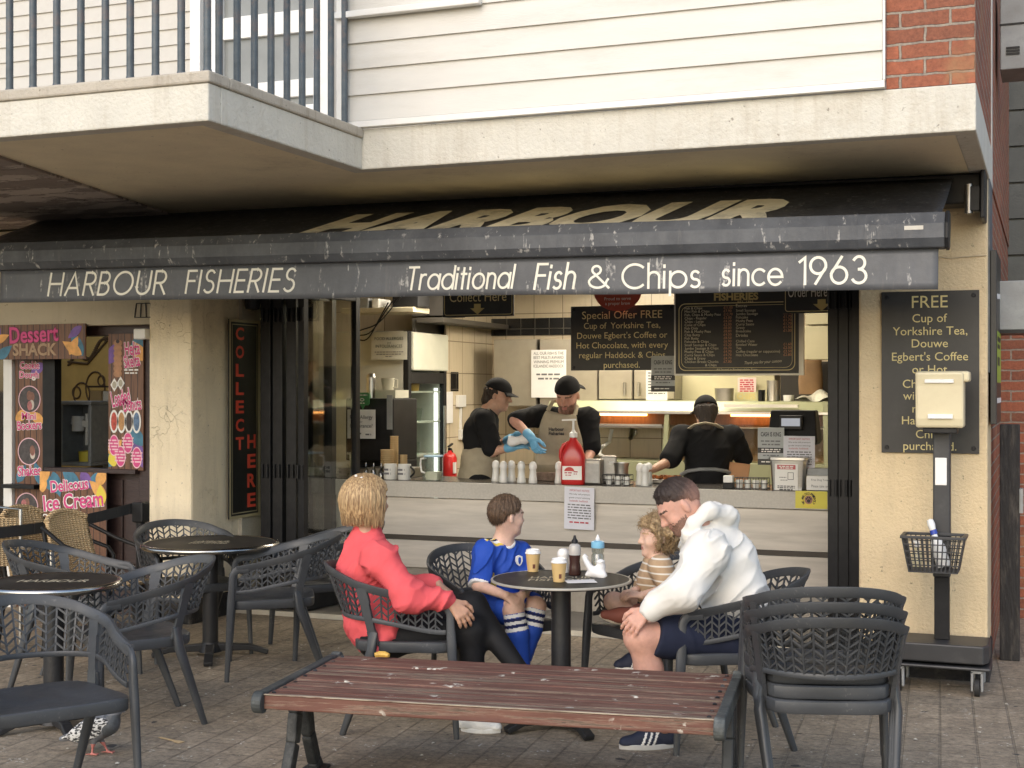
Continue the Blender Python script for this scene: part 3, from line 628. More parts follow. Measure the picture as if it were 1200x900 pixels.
    def outl(k, e):
        a = 2*pi*k/N_; c, s_ = cos(a), sin(a); r = (abs(c)**7+abs(s_)**7)**(-1/7); return c*r*(.268-e)*(1-.135*(s_*r)), -.010+s_*r*(.240-e)
    for e, dz in ((.30, 0), (.2, 0), (.1, 0), (.030, .002), (.006, .002), (.001, -.003), (.0, -.010), (.001, -.042), (.006, -.050)):
        ring = []
        for k in range(N_):
            x, y = outl(k, min(e, .225)); rr = math.hypot(x/.27, y/.23)
            ring.append(V((x, y, .452-.014*(1-min(1, rr)**2)+dz)))
        rings.append(ring)
    st.add([p for r in rings for p in r], [(i*N_+k, i*N_+(k+1) % N_, (i+1)*N_+(k+1) % N_, (i+1)*N_+k) for i in range(len(rings)-1) for k in range(N_)]+[tuple(range(N_))[::-1], tuple(range((len(rings)-1)*N_, len(rings)*N_))])
    return bk, lattice, st, legs
def make_chair(label, group, loc, rz):
    bk, la, st, legs = chair_meshes()
    c = thing('armchair', label, 'chair', loc, rz, group)
    st.build('seat', CHP, c, smooth=True, ang=35)
    b = bk.build('backrest', CHP, c, smooth=True, ang=50); la.build('lattice', CHP, b)
    for m in legs: m.build('leg', CHP, c, smooth=True, ang=60)
    return c
GRP = 'dark lattice armchairs outside the shop'
CH = [  # l, t, theta, label
 (-1.85, 5.42, 36, 'dark lattice armchair with the pigeon behind its front leg, nearest the left edge'),
 (-1.875, 6.885, -60, 'dark lattice armchair with its back to the main group, right of the small left table'),
 (-2.45, 7.75, 86, 'dark lattice armchair behind the small left table, in front of the wicker chairs'),
 (-2.03, 8.70, 33, 'dark lattice armchair against the cracked cream pier behind the chrome-rimmed table'),
 (-1.40, 8.15, -80, 'dark lattice armchair on the right side of the chrome-rimmed middle table'),
 (-1.20, 8.80, -66, 'dark lattice armchair half hidden behind another, in front of the folding glass door'),
 (-.53, 6.84, 90, 'dark lattice armchair the woman in pink sits in'),
 (-.10, 7.28, 28, 'dark lattice armchair the boy in the blue kit sits in'),
 (.76, 7.05, -50, 'dark lattice armchair the small blond child sits in'),
 (1.01, 6.55, -90, 'dark lattice armchair the man in the white hoodie sits in')]
for i, (l, t, th, lab) in enumerate(CH):
    if i == 0: chair0 = make_chair(lab, GRP, lt2w(l, t), YAW+R(th)); 
    else: copy_tree(chair0, lab, lt2w(l, t), YAW+R(th))
for i, lab in enumerate(('bottom armchair of the stack of three', 'middle armchair of the stack of three', 'topmost armchair of the stack of three')):
    copy_tree(chair0, lab, lt2w(1.247, 5.55+.022*i, .054*i), YAW+R(176))
# tables
TOPM = mat('black_laminate', (.020, .019, .017), .5, spec=.25, var=.3, vs_=4, dirt=(.11, .10, .085), dirt_amt=.35, dirt_s=6)
RIMW = mat('worn_pale_edge', (.50, .47, .40), .4, .3, var=.15)
CHROME = mat('chrome_edge', (.45, .44, .42), .22, 1., var=.15, vs_=8)
TEXTG = mat('worn_gold_print', (.52, .46, .33), .6, var=.15, dirt=(.06, .055, .05), dirt_amt=.6, dirt_s=30)
CASTI = mat('black_cast_iron', (.016, .016, .017), .5, var=.25, vs_=12, bump=.0015)
def table(label, l, t, h, r, chrome, th, lines, pole_r=.048, rot=0, tw=.6):
    tb = thing('round_table', label, 'table', lt2w(l, t), YAW+rot, 'round cafe tables')
    m = MB(); e = .028 if chrome else .016
    m.lathe([(0, h-e), (r-.012, h-e), (r-.012, h-.0005), (0, h)] if chrome else [(0, h-e), (r-.02, h-e), (r-.004, h-.006), (r-.005, h-.001), (0, h)], 72); m.build('tabletop', TOPM, tb, smooth=True)
    m = MB()
    if chrome: m.tube([((r-.004)*cos(2*pi*k/72), (r-.004)*sin(2*pi*k/72), h-e/2) for k in range(72)], .017, 10, closed=True)
    else: m.lathe([(r-.012, h+.0008), (r-.004, h+.0012), (r, h-.003), (r-.001, h-.009), (r-.0035, h-.0095)], 72, caps=False)
    m.build('table_rim', CHROME if chrome else RIMW, tb, smooth=True)
    m = MB(); m.cyl((0, 0, .03), (0, 0, h-e-.0005), pole_r, n=24); m.cyl((0, 0, h-e-.03), (0, 0, h-e-.001), pole_r*2.2, pole_r*2.4, 24); m.cyl((0, 0, .03), (0, 0, .09), pole_r*1.5, pole_r*1.05, 24); m.build('pole', CASTI, tb, smooth=True)
    for k in range(4):
        a = th+pi/2*k; m = MB(); d = V((cos(a), sin(a), 0)); m.bar(d*.03+V((0, 0, .058)), d*r*.62+V((0, 0, .05)), .055, .05, (0, 0, 1), .05, .035); m.bar(d*r*.60+V((0, 0, .05)), d*r*.86+V((0, 0, .016)), .05, .035, (0, 0, 1), .055, .028); m.build('foot', CASTI, tb, bevel=.006)
    o = []
    for k, (s_, w, hh) in enumerate(lines):
        me = text_mesh(s_, 1, .15, .015, 1, 0); n = len(me.vertices); a = np.empty(n*3); me.vertices.foreach_get('co', a); a = a.reshape(-1, 3); lo, hi = a.min(0), a.max(0)
        yy = (len(lines)-1)/2-k
        a[:, 0] = ((a[:, 0]-lo[0])/(hi[0]-lo[0])-.5)*w; a[:, 1] = yy*hh*1.25+((a[:, 1]-lo[1])/(hi[1]-lo[1])-.5)*hh; a[:, 2] = h+.0012
        me.vertices.foreach_set('co', a.ravel()); me.materials.append(TEXTG); x = bpy.data.objects.new('lettering', me); COL.objects.link(x); x.parent = tb; o.append(x)
    join_text(o); return tb
T1 = (.24, 6.76); T1H = .728
table('black round table with drinks on it between the seated family', *T1, T1H, .345, False, R(25), [('HARBOUR', .30, .07), ('FISHERIES', .33, .07)])
table('empty black round table with thick chrome rim in front of the cream pier', -1.87, 8.57, .705, .41, True, R(10), [('HARBOUR', .22, .07), ('FISHERIES', .24, .07)])
table('small black round table with chrome rim at the left edge', -2.235, 6.74, .72, .315, True, R(35), [('HARBOUR', .34, .09)])
# ------------------------------------------------------------------ bench
def m_bench():
    m, N, L, b, oc = newmat('worn_red_bench_paint', .7)
    n0 = noise(N, L, oc, 3, 6); c = ramp_col(N, L, n0, [(.3, (.104, .041, .028)), (.7, (.180, .078, .053))])
    n1 = noise(N, L, oc, 5, 10, .78, (.22, 5, 5)); c = mixc(N, L, ramp_out(N, L, n1, .50, .63), c, (.40, .31, .22))
    n2 = noise(N, L, oc, 9, 8, .7, (.3, 4, 4)); c = mixc(N, L, math_(N, L, 'MULTIPLY', ramp_out(N, L, n2, .50, .7), .6), c, (.11, .048, .04))
    n3 = noise(N, L, oc, 7, 3, .5); n4 = noise(N, L, oc, 30, 3, .5)
    c = mixc(N, L, math_(N, L, 'MULTIPLY', ramp_out(N, L, n3, .62, .67), ramp_out(N, L, n4, .55, .6)), c, (.60, .56, .47))
    L.new(c, b.inputs['Base Color']); bump(N, L, b, math_(N, L, 'SUBTRACT', n2, ramp_out(N, L, n1, .56, .62)), .004); return m
BEN = m_bench(); WORN = mat('bare_worn_edge', (.46, .38, .27), .75, var=.35, vs_=8, dirt=(.15, .06, .046), dirt_amt=.97, dirt_s=13, stretch=(.5, 3, 3))
IRON = mat('weathered_bench_iron', (.060, .066, .064), .6, .2, var=.3, vs_=10, dirt=(.30, .31, .28), dirt_amt=.6, dirt_s=6, bump=.004, bs=30)
bA, bB, bC, bD = (on_z(px, py, .455) for px, py in ((300, 814), (845, 845), (871, 789), (391, 767)))
bc = (bA+bB+bC+bD)/4; dx = (bB-bA).normalized(); blen = ((bB-bA).length+(bC-bD).length)/2; bwid = .86
bench = thing('bench', 'long low bench of worn red-brown slats on dark iron legs', 'bench', (bc.x, bc.y, 0), math.atan2(dx.y, dx.x))
ns = 8; sw = bwid/ns
for k in range(ns):
    y0 = -bwid/2+k*sw; m = MB(); z1 = .455+random.uniform(-.003, .003); dz = .045
    if k in (0, ns-1): dz = .056
    m.bb(-blen/2+.03, blen/2-.03, y0+.006, y0+sw-.006, z1-dz, z1); o = m.build('slat', BEN, bench, bevel=.006)
    m = MB(); [m.cyl((sg*(blen/2-.055), y0+sw/2+random.uniform(-.006, .006), z1-.002), (sg*(blen/2-.055), y0+sw/2, z1+.002), .009, n=10) for sg in (-1, 1)]; m.build('bolts', CASTI, o)
m = MB(); m.bb(-blen/2+.032, blen/2-.032, -bwid/2+.0005, -bwid/2+.016, .4555, .4585); m.build('worn_edge', WORN, bench, bevel=.001)
for sg in (-1, 1):
    x = sg*(blen/2-.012); e = MB()
    e.bb(x-.020, x+.020, -bwid/2+.02, bwid/2-.02, .40, .463)
    for sy in (-1, 1): e.cyl((x-.021, sy*(bwid/2-.012), .425), (x+.021, sy*(bwid/2-.012), .425), .044, n=20)
    en = e.build('end_iron', IRON, bench, bevel=.006)
    for sy in (-1, 1):
        m = MB(); pts = [(.035, .405), (.055, .30), (.085, .18), (.15, .05), (.175, .0)]
        wd = [.085, .07, .062, .062, .085]
        for i in range(4):
            m.bar((x, sy*pts[i][0], pts[i][1]), (x, sy*pts[i+1][0], pts[i+1][1]), .045, wd[i], (0, 1, 0), .045, wd[i+1])
        m.bb(x-.05, x+.05, sy*.175-.05, sy*.175+.05, 0, .018); m.build('leg', mat('dark_bench_iron', (.030, .032, .032), .6, .2, var=.3, vs_=10, dirt=(.17, .17, .155), dirt_amt=.5, dirt_s=6, bump=.004, bs=30), bench, bevel=.008)
m = MB(); m.cyl((-blen/2+.03, 0, .33), (blen/2-.03, 0, .33), .012, n=10); m.build('tie_rod', IRON, bench, smooth=True)
def at_h(px, py, h): return on_z(px, py, h)
# ------------------------------------------------------------------ hand wash station on wheels
DARKP = mat('dark_grey_plastic', (.030, .031, .034), .45, var=.15, dirt=(.10, .10, .095), dirt_amt=.4)
IVORY = mat('aged_ivory_plastic', (.72, .64, .43), .35, var=.06, dirt=(.5, .42, .27), dirt_amt=.4)
WHP = mat('white_plastic', (.80, .79, .76), .3, var=.03)
SY = 7.98; sp = on_y(1104, 700, SY); sx = sp.x
ws = thing('hand_wash_station', 'dark pole stand on wheels with ivory dispenser and basket by the right pier', 'hand wash station', (sx, SY, 0))
zz = lambda py, Y=SY: Z_at(1104, py, Y)
m = MB(); m.prism([(-.235, -.17), (.225, -.17), (.25, -.1), (.25, .15), (-.25, .15), (-.25, -.1)], lambda a, b, d: V((a, b, d)), .175, .275); m.bb(-.26, .26, -.175, .16, .142, .160); m.build('base', DARKP, ws, bevel=.012)
m = MB(); m.bb(-.04, .04, -.03, .03, .276, .62); m.build('lower_pole', FRAME, ws, bevel=.004)
m = MB(); m.bb(-.046, .046, -.042, .042, .62, 1.42); m.build('pole', DARKP, ws, bevel=.008)
for sxx in (-.22, .19):
    for syy in (-.13, .12):
        w = MB(); w.cyl((sxx-.013, syy, .048), (sxx+.013, syy, .048), .048, n=24); o = w.build('wheel', mat('dark_rubber', (.02, .02, .02), .7), ws, smooth=True)
        w = MB(); w.bb(sxx-.032, sxx-.018, syy-.03, syy+.03, .03, .138); w.bb(sxx+.018, sxx+.032, syy-.03, syy+.03, .03, .138); w.bb(sxx-.032, sxx+.032, syy-.03, syy+.03, .125, .141); w.build('fork', GREYM, o, bevel=.004)
z0, z1 = Z_at(1104, 501, SY-.1), Z_at(1104, 436, SY-.1)
m = MB(); hh = z1-z0
m.prism([(-.045, 0), (-.19, .0), (-.205, .05), (-.215, hh*.75), (-.225, hh), (-.045, hh)], lambda a, b, d: V((d, a, z0+b)), -.125, .125)
m.bb(-.125, .155, -.20, -.05, z1-.055, z1+.004); m.build('dispenser', IVORY, ws, bevel=.014)
m = MB(); m.bb(-.075, .075, -.2285, -.219, z0+hh*.80, z0+hh*.87); m.bb(-.06, .07, -.219, -.207, z0+.05, z0+.075); m.build('dispenser_latch', WHP, ws, bevel=.003)
m = MB(); m.bb(-.09, .09, -.17, -.05, z0-.03, z0-.001); m.build('dispenser_outlet', FRAME, ws, bevel=.005)
m = MB(); z0, z1 = zz(568), zz(536); m.bb(-.034, .028, -.048, -.0425, z0, z1); m.build('white_plate', WHP, ws, bevel=.004)
m = MB(); z0 = zz(536); m.add([(-.08, -.10, z0+.26), (-.06, -.095, z0+.2), (-.05, -.10, z0+.26), (-.02, -.09, z0+.27)], [(0, 1, 2), (2, 1, 3)])
z0, z1 = Z_at(1096, 667, SY-.1), Z_at(1096, 627, SY-.1)
bx = MB(); w0, w1 = .125, .160
def bp(u, v, f): w = w0+(w1-w0)*v; return V((-.03+(u*2-1)*w, -.05-.20*f*(1.06 if v > .5 else 1), z0+(z1-z0)*v))
for f_, in ((0,), (1,)):
    for i in range(13): u = i/12; bx.bar(bp(u, 0, f_), bp(u, 1, f_), .007, .006, (0, 1, 0))
    for j in range(6): v = j/5; bx.bar(bp(0, v, f_), bp(1, v, f_), .006, .007 if j in (0,) else .006, (0, 1, 0))
for u in (0, 1):
    for i in range(9): f_ = i/8; bx.bar(bp(u, 0, f_), bp(u, 1, f_), .006, .007, (1, 0, 0))
    for j in range(6): v = j/5; bx.bar(bp(u, v, 0), bp(u, v, 1), .006, .006, (1, 0, 0))
for i in range(9): bx.bar(bp(0, 0, i/8), bp(1, 0, i/8), .01, .005)
bk = tag(bx.build('basket', DARKP, None, loc=(sx, SY, 0)), 'dark plastic mesh basket hanging on the hand wash stand pole', 'basket')
rim = MB(); ringp = [bp(0, 1, 0), bp(1, 1, 0), bp(1, 1, 1), bp(0, 1, 1)]
for i in range(4): rim.bar(ringp[i], ringp[(i+1) % 4], .022, .016)
rim.build('basket_rim', DARKP, bk, bevel=.003)
BLUEP = mat('blue_plastic', (.03, .06, .35), .35); PALEP = mat('pale_blue_plastic', (.42, .62, .80), .35)
sb = thing('spray_bottle', 'white spray bottle with blue collar leaning in the mesh basket', 'bottle', (sx+.02, SY-.13, z0+.02)); sb.rotation_euler = (R(-4), R(-17), 0)
m = MB(); m.lathe([(0, 0), (.036, 0), (.038, .02), (.038, .10), (.030, .14), (.016, .165), (.014, .18)], 20); m.build('bottle_body', WHP, sb, smooth=True)
m = MB(); m.cyl((0, 0, .181), (0, 0, .205), .019, n=16); m.build('collar', BLUEP, sb, smooth=True)
m = MB(); m.lathe([(0, .206), (.016, .206), (.021, .235), (.017, .262), (0, .268)], 16); m.build('cap', WHP, sb, smooth=True)
sb = thing('pump_bottle', 'small clear pump bottle in the left of the mesh basket', 'bottle', (sx-.12, SY-.15, z0+.012))
m = MB(); m.lathe([(0, 0), (.025, 0), (.026, .08), (.012, .10), (.011, .112)], 16); m.build('bottle_body', GLASSC, sb, smooth=True)
m = MB(); m.cyl((0, 0, .113), (0, 0, .135), .013, n=12); m.bar((-.02, 0, .14), (.012, 0, .14), .012, .01); m.build('pump', WHP, sb)
# ------------------------------------------------------------------ boards and signs
BLK = mat('black_sign_board', (.016, .016, .015), .45, var=.2, vs_=5, dirt=(.05, .048, .043), dirt_amt=.4, dirt_s=4)
GOLD = mat('gold_sign_lettering', (.60, .50, .22), .5, var=.08)
GOLDD = mat('dull_gold_lettering', (.78, .67, .36), .55, var=.08)
PAPER = mat('white_paper', (.78, .77, .76), .7, var=.04)
PAPERB = mat('cool_white_paper', (.70, .70, .76), .6, var=.04)
INK = mat('black_ink', (.03, .03, .035), .7, var=0)
INKG = mat('grey_ink', (.16, .16, .17), .7, var=0)
INKR = mat('red_ink', (.45, .05, .07), .7, var=0)
WHT = mat('white_print', (.80, .78, .74), .6, var=.03)
REDL = mat('faded_red_lettering', (.72, .08, .045), .5, var=.15)
PINK = mat('hot_pink_print', (.62, .06, .22), .5, var=.12, vs_=10)
PINKL = mat('pale_pink_print', (.80, .50, .56), .5, var=.08)
ORANGE = mat('orange_leaf_print', (.72, .36, .10), .5, var=.3, vs_=14)
YELL = mat('yellow_print', (.72, .58, .06), .5, var=.06)
PURP = mat('purple_leaf_print', (.16, .08, .30), .5, var=.4, vs_=12)
TEAL = mat('teal_leaf_print', (.05, .17, .26), .5, var=.4, vs_=12)
def m_planks():
    m, N, L, b, oc = newmat('printed_wood_planks', .45)
    n = noise(N, L, oc, 9, 6, .6, (6, 1, .5)); c = ramp_col(N, L, n, [(.3, (.085, .035, .018)), (.7, (.22, .10, .05))])
    w = N.new('ShaderNodeTexWave'); w.inputs['Scale'].default_value = 5.5; w.inputs['Distortion'].default_value = .4; L.new(oc, w.inputs['Vector'])
    c = mixc(N, L, ramp_out(N, L, w.outputs[0], .93, .97), c, (.03, .014, .01)); L.new(c, b.inputs['Base Color']); return m
PLANK = m_planks()
BWH = {}
def board(name, label, cat, px0, py0, px1, py1, Y, m, th=.012, group=None, bevel=.001, parent=None):
    pc = (px0+px1)/2; x0, x1 = X_at(px0, Y), X_at(px1, Y); z0, z1 = Z_at(pc, py1, Y), Z_at(pc, py0, Y)
    w, h = x1-x0, z1-z0
    if label: b = thing(name, label, cat, (x0, Y, z0), 0, group)
    else: b = bpy.data.objects.new(name, None)
    BWH[b.name] = (w, h); q = MB(); q.bb(0, w, 0, th, 0, h); q.build('board', m, b, bevel=bevel); return b, w, h
def outline(w, h, inset, t, m, parent, name='border', r=0., y=-.0015):
    q = MB(); a, b = inset, inset+t
    def ring(e):
        if r <= 0: return [(e, e), (w-e, e), (w-e, h-e), (e, h-e)]
        o = []; k = max(.002, r-(e-inset))
        for cx, cz, a0 in ((w-e-k, e+k, -90), (w-e-k, h-e-k, 0), (e+k, h-e-k, 90), (e+k, e+k, 180)):
            o += [(cx+k*cos(R(a0+15*i)), cz+k*sin(R(a0+15*i))) for i in range(7)]
        return o
    A, B = ring(a), ring(b); n = len(A)
    q.add([(x, y, z) for x, z in A]+[(x, y, z) for x, z in B], [(i, (i+1) % n, n+(i+1) % n, n+i) for i in range(n)]); return q.build(name, m, parent, recalc=False)
def lines(parent, rows, w, m, y=-.0025, x=None, align='C', **k):
    """rows: (text, baseline z, cap height, max width)"""
    return join_text([line_text(t, w/2 if x is None else x, z, h, m, parent, y, mw, align, **k) for t, z, h, mw in rows])
def dashes(parent, rows, m, y=-.0025, name='small_print'):
    """unreadable small print: rows (x0, x1, z, h) broken into word-length dashes"""
    q = MB(); rnd = random.Random(3)
    for x0, x1, z, h in rows:
        x = x0
        while x < x1:
            l = min(x1-x, h*rnd.uniform(1.6, 5)); q.add([(x, y, z), (x+l, y, z), (x+l, y, z+h), (x, y, z+h)], [(0, 1, 2, 3)]); x += l+h*.8
    return q.build(name, m, parent, recalc=False)
def disc(parent, x, z, rx, rz_, m, y=-.002, name='disc', n=28):
    q = MB(); q.add([(x+rx*cos(2*pi*k/n), y, z+rz_*sin(2*pi*k/n)) for k in range(n)], [tuple(range(n))]); return q.build(name, m, parent, recalc=False)
def leaf(parent, x, z, l, wd, a, m, y=-.0016, name='leaf_print'):
    q = MB(); pts = []
    for i in range(13):
        t = i/12; pts.append((l*t, wd*sin(pi*t**.8)))
    for i in range(11, 0, -1):
        t = i/12; pts.append((l*t, -wd*sin(pi*t**.8)))
    pl = [(x+u*cos(a)-v*sin(a), z+u*sin(a)+v*cos(a)) for u, v in pts]; W_, H_ = BWH[parent.name]
    for ax_, lim_, sg in ((0, .002, 1), (0, W_-.002, -1), (1, .002, 1), (1, H_-.002, -1)):
        out = []; n = len(pl)
        for i in range(n):
            p, r = pl[i], pl[(i+1) % n]; dp, dr = sg*(p[ax_]-lim_), sg*(r[ax_]-lim_)
            if dp >= 0: out.append(p)
            if dp*dr < 0: t = dp/(dp-dr); out.append((p[0]+(r[0]-p[0])*t, p[1]+(r[1]-p[1])*t))
        pl = out
        if len(pl) < 3: return None
    q.add([(u, y, v) for u, v in pl], [tuple(range(len(pl)))]); return q.build(name, m, parent, recalc=False)
def bolts(parent, w, h, e=.03):
    for x in (e, w-e):
        for z in (e, h-e):
            q = MB(); q.cyl((x, -.006, z), (x, 0, z), .010, .013, 12); q.build('screw_cap', FRAME, parent, smooth=True)
def fancy(parent, s, x0, x1, z0, z1, rot=0, back=WHT, front=PINK, off=.05):
    fit_text(s, x0, x1, z0, z1, back, parent, -.0024, bold=.075, rot=rot, name='lettering_edge'); fit_text(s, x0+.004, x1-.004, z0+.003, z1-.003, front, parent, -.0036, bold=.02, rot=rot)
# the free drink board on the right pier
b, w, h = board('offer_board', 'black board with gold FREE cup offer on the cream pier behind the ivory dispenser', 'sign', 1033, 341, 1147.5, 531, YW-.018, BLK)
bolts(b, w, h); rows = ['FREE', 'Cup of', 'Yorkshire Tea,', 'Douwe', "Egbert's Coffee", 'or Hot', 'Chocolate,', 'with every', 'regular', 'Haddock &', 'Chips', 'purchased.']
ys = [355, 372, 387, 401.5, 417, 432, 449, 463, 478, 492, 508, 522]
mw = [.27, .22, .45, .23, .49, .22, .40, .37, .28, .40, .22, .36]
lines(b, [(t, (531-(y_+5.5))/190*h, (.070 if i == 0 else .048), mw[i]*w/.56) for i, (t, y_) in enumerate(zip(rows, ys))], w, GOLD, bold=.0)
# inside the shop: hanging boards
YH = 9.9
b, w, h = board('offer_board', 'wide black board with Special Offer FREE drink lettering above the range', 'sign', 669, 358, 790, 434, YH, BLK); bolts(b, w, h, .022)
rows = ['Special Offer FREE', 'Cup of  Yorkshire Tea,', "Douwe Egbert's Coffee or", 'Hot Chocolate, with every', 'regular Haddock & Chips', 'purchased.']
lines(b, [(t, h*(.80-.152*i), .058 if i == 0 else .046, w*m_) for i, (t, m_) in enumerate(zip(rows, (.78, .74, .88, .9, .88, .38)))], w, GOLDD)
b, w, h = board('menu_board', 'large black menu board with pale frame and price columns above the right worker', 'menu board', 790, 330, 942, 440, YH-.02, mat('pale_metal_frame', (.50, .48, .42), .4, .4), .03)
q = MB(); q.bb(.012, w-.035, -.004, -.0005, .014, h-.012); q.build('black_panel', BLK, b)
fx = lambda px: (px-790)/152*w
fz = lambda py: (440-py)/110*h
for e, t in ((.035, .006), (.055, .003)): outline(w-.025, h*.83, e, t, GOLDD, b, r=.05, y=-.0055)
fit_text('FISHERIES', fx(838), fx(890), fz(352), fz(343), GOLD, b, -.006, bold=.04)
fit_text('EST. 1963', fx(866), fx(884), fz(354.4), fz(352.6), GOLDD, b, -.006)
left = ['Fish & Chips', 'Mini Fish & Chips', 'Fish, Chips & Mushy Peas', 'Chips - Regular', 'Chips - Large', 'Cone of Chips', 'Fish Only', 'Fish & Mushy Peas', 'Chip Butty', 'Fish Butty', 'Fishcake & Chips', 'Small Sausage & Chips', 'Jumbo Sausage & Chips', 'Mushy Peas & Chips', 'Curry Sauce & Chips', 'Chips & Gravy', 'Chicken Breast Chunks']
MENU = mat('menu_print', (.82, .76, .58), .6, var=0)
o = [line_text(t, fx(803), fz(361.5+3.97*i), .0185, MENU, b, -.006, fx(846)-fx(803), 'L') for i, t in enumerate(left)]+[line_text('& Chips', fx(841), fz(429), .0185, MENU, b, -.006, None, 'R')]
join_text(o, 'dish_names')
pr = ['£11.00', '£7.90', '£12.70', '£3.00', '£4.20', '£2.00', '£8.00', '£8.80', '£4.50', '£8.50', '£6.90', '£5.20', '£6.70', '£4.70', '£4.70', '£4.70', '£7.00']
PRICE = mat('copper_price_print', (.68, .33, .17), .6, var=0)
join_text([line_text(t, fx(849.5), fz(361.5+3.97*i), .0185, PRICE, b, -.006, fx(860)-fx(849.5), 'L') for i, t in enumerate(pr)], 'prices')
rr = [('Extras', 0), ('Small Sausage', 1.3), ('Jumbo Sausage', 2.3), ('Fishcake', 3.3), ('Mushy Peas', 4.3), ('Curry Sauce', 5.3), ('Gravy', 6.3), ('Breadcake', 7.3), ('Drinks', 8.6), ('Chilled Cans', 10.2), ('Bottled Water', 11.2), ('Tea', 12.2), ('Coffee (regular or cappuccino)', 13.2), ('Hot Chocolate', 14.2)]
join_text([line_text(t, fx(864), fz(360+4.05*i), .023 if t in ('Extras', 'Drinks') else .0185, MENU, b, -.006, fx(915)-fx(864), 'L') for t, i in rr], 'dish_names')
join_text([line_text(t, fx(919), fz(360+4.05*i), .0185, PRICE, b, -.006, None, 'L') for t, i in (('£2.40', 2.3), ('£1.70', 3.3), ('£1.70', 4.3), ('£1.70', 5.3), ('£1.50', 6.3), ('£1.00', 7.3), ('£1.60', 11.2), ('£2.00', 12.2), ('£2.50', 13.2), ('£2.80', 14.2))], 'prices')
fit_text('Thank you for your custom', fx(874), fx(917), fz(427), fz(422.5), MENU, b, -.006, shear=.3, rot=R(3)); fit_text('All Served in Biodegradable Trays', fx(841), fx(889), fz(434.5), fz(431.8), MENU, b, -.006)
def arrow_sign(label, px0, px1, py0, py1, word, pa, Y, txt):
    b, w, h = board('hanging_sign', label, 'sign', px0, py0, px1, py1, Y, BLK); outline(w, h, .012, .005, GOLDD, b, r=.02)
    k = w/(px1-px0); x = (pa-px0)*k; a0 = h-(py1-4-py0)*h/(py1-py0); q = MB(); s_ = .062
    q.add([(x-s_*.45, -.003, a0+s_*1.15), (x-s_*.45, -.003, a0+s_*.62), (x-s_*.95, -.003, a0+s_*.62), (x, -.003, a0-.01), (x+s_*.95, -.003, a0+s_*.62), (x+s_*.45, -.003, a0+s_*.62), (x+s_*.45, -.003, a0+s_*1.15)], [tuple(range(7))]); q.build('arrow', GOLD, b, recalc=False)
    line_text(txt, w/2, a0+s_*1.45, .075, WHT if word else GOLDD, b, -.003, w*.8); return b
arrow_sign('small black hanging sign with a gold arrow above the left workers', 519, 602, 318, 371, 0, 560, 9.75, 'Collect Here')
arrow_sign('small black hanging sign with a yellow arrow overlapping the menu board', 918, 975, 316, 367, 1, 963, 9.70, 'Order Here')
b, w, h = board('tea_sign', 'red oval tea sign hanging behind the valance above the special offer board', 'sign', 696, 322, 752, 364.5, YH-.05, mat('red_oval_sign_back', (.02, .02, .02), .5), .004)
for o in kids(b): bpy.data.objects.remove(o)
q = MB(); q.prism([(w/2+w*.5*cos(2*pi*k/40), h*.55+h*.55*sin(2*pi*k/40)) for k in range(40)], lambda a, c, d: V((a, d, c)), 0, .004); q.build('oval', mat('brick_red_sign', (.40, .06, .035), .5), b)
lines(b, [('Proud to serve', h*.30, .024, w*.6), ('a proper brew', h*.17, .024, w*.52)], w, WHT)
def cash(label, px0, py0, px1, py1, Y):
    b, w, h = board('cash_poster', label, 'poster', px0, py0, px1, py1, Y, mat('silver_poster', (.40, .42, .42), .5, var=.1), .002)
    q = MB(); q.add([(0, -.001, h*.32), (w, -.001, h*.32), (w, -.001, h*.46), (0, -.001, h*.46)], [(0, 1, 2, 3)]); q.add([(0, -.001, 0), (w, -.001, 0), (w, -.001, h*.16), (0, -.001, h*.16)], [(0, 1, 2, 3)]); q.build('black_band', BLK, b, recalc=False)
    fit_text('CASH IS KING', w*.12, w*.88, h*.76, h*.88, INK, b, -.002, bold=.02); dashes(b, [(w*.12, w*.88, h*.62, h*.035), (w*.16, w*.84, h*.53, h*.035), (w*.2, w*.8, h*.24, h*.03)], INKG); dashes(b, [(w*.14, w*.86, h*.40, h*.03), (w*.14, w*.86, h*.345, h*.03), (w*.14, w*.8, h*.07, h*.03)], WHT, name='small_print_pale')
cash('silver and black CASH IS KING poster on the corner of the special offer board', 763, 417, 791, 459, YH-.015)
b, w, h = board('allergy_sign', 'pale FOOD ALLERGIES and INTOLERANCES notice on the grey fridge side', 'notice', 435, 388.5, 477, 421.5, 10.86, mat('cream_notice', (.55, .54, .46), .6), .003)
lines(b, [('FOOD ALLERGIES', h*.70, .026, w*.8), ('and', h*.57, .018, w*.3), ('INTOLERANCES', h*.43, .026, w*.74)], w, mat('dark_green_ink', (.04, .07, .05), .6)); dashes(b, [(w*.1, w*.9, h*.26, .007), (w*.15, w*.85, h*.18, .007), (w*.4, w*.6, h*.10, .007)], INKG)
b, w, h = board('fish_notice', 'white laminated notice about award winning haddock on the steel cupboard', 'notice', 622.5, 410, 663.5, 466, 12.28, PAPER, .003)
lines(b, [(t, h*(.90-.09*i), .028, w*.86) for i, t in enumerate(('ALL OUR FISH IS THE', 'BEST MULTI AWARD', 'WINNING PREMIUM', 'ICELANDIC HADDOCK'))], w, INKG); dashes(b, [(w*.15, w*.85, h*.47, .016), (w*.2, w*.8, h*.38, .016)], INKG)
b, w, h = board('price_notice', 'white sheet notice pinned behind the special offer board corner', 'notice', 757, 432, 782, 470, 12.0, PAPER, .003); dashes(b, [(w*.1, w*.9, h*(.85-.09*i), .010) for i in range(8)], INKG)
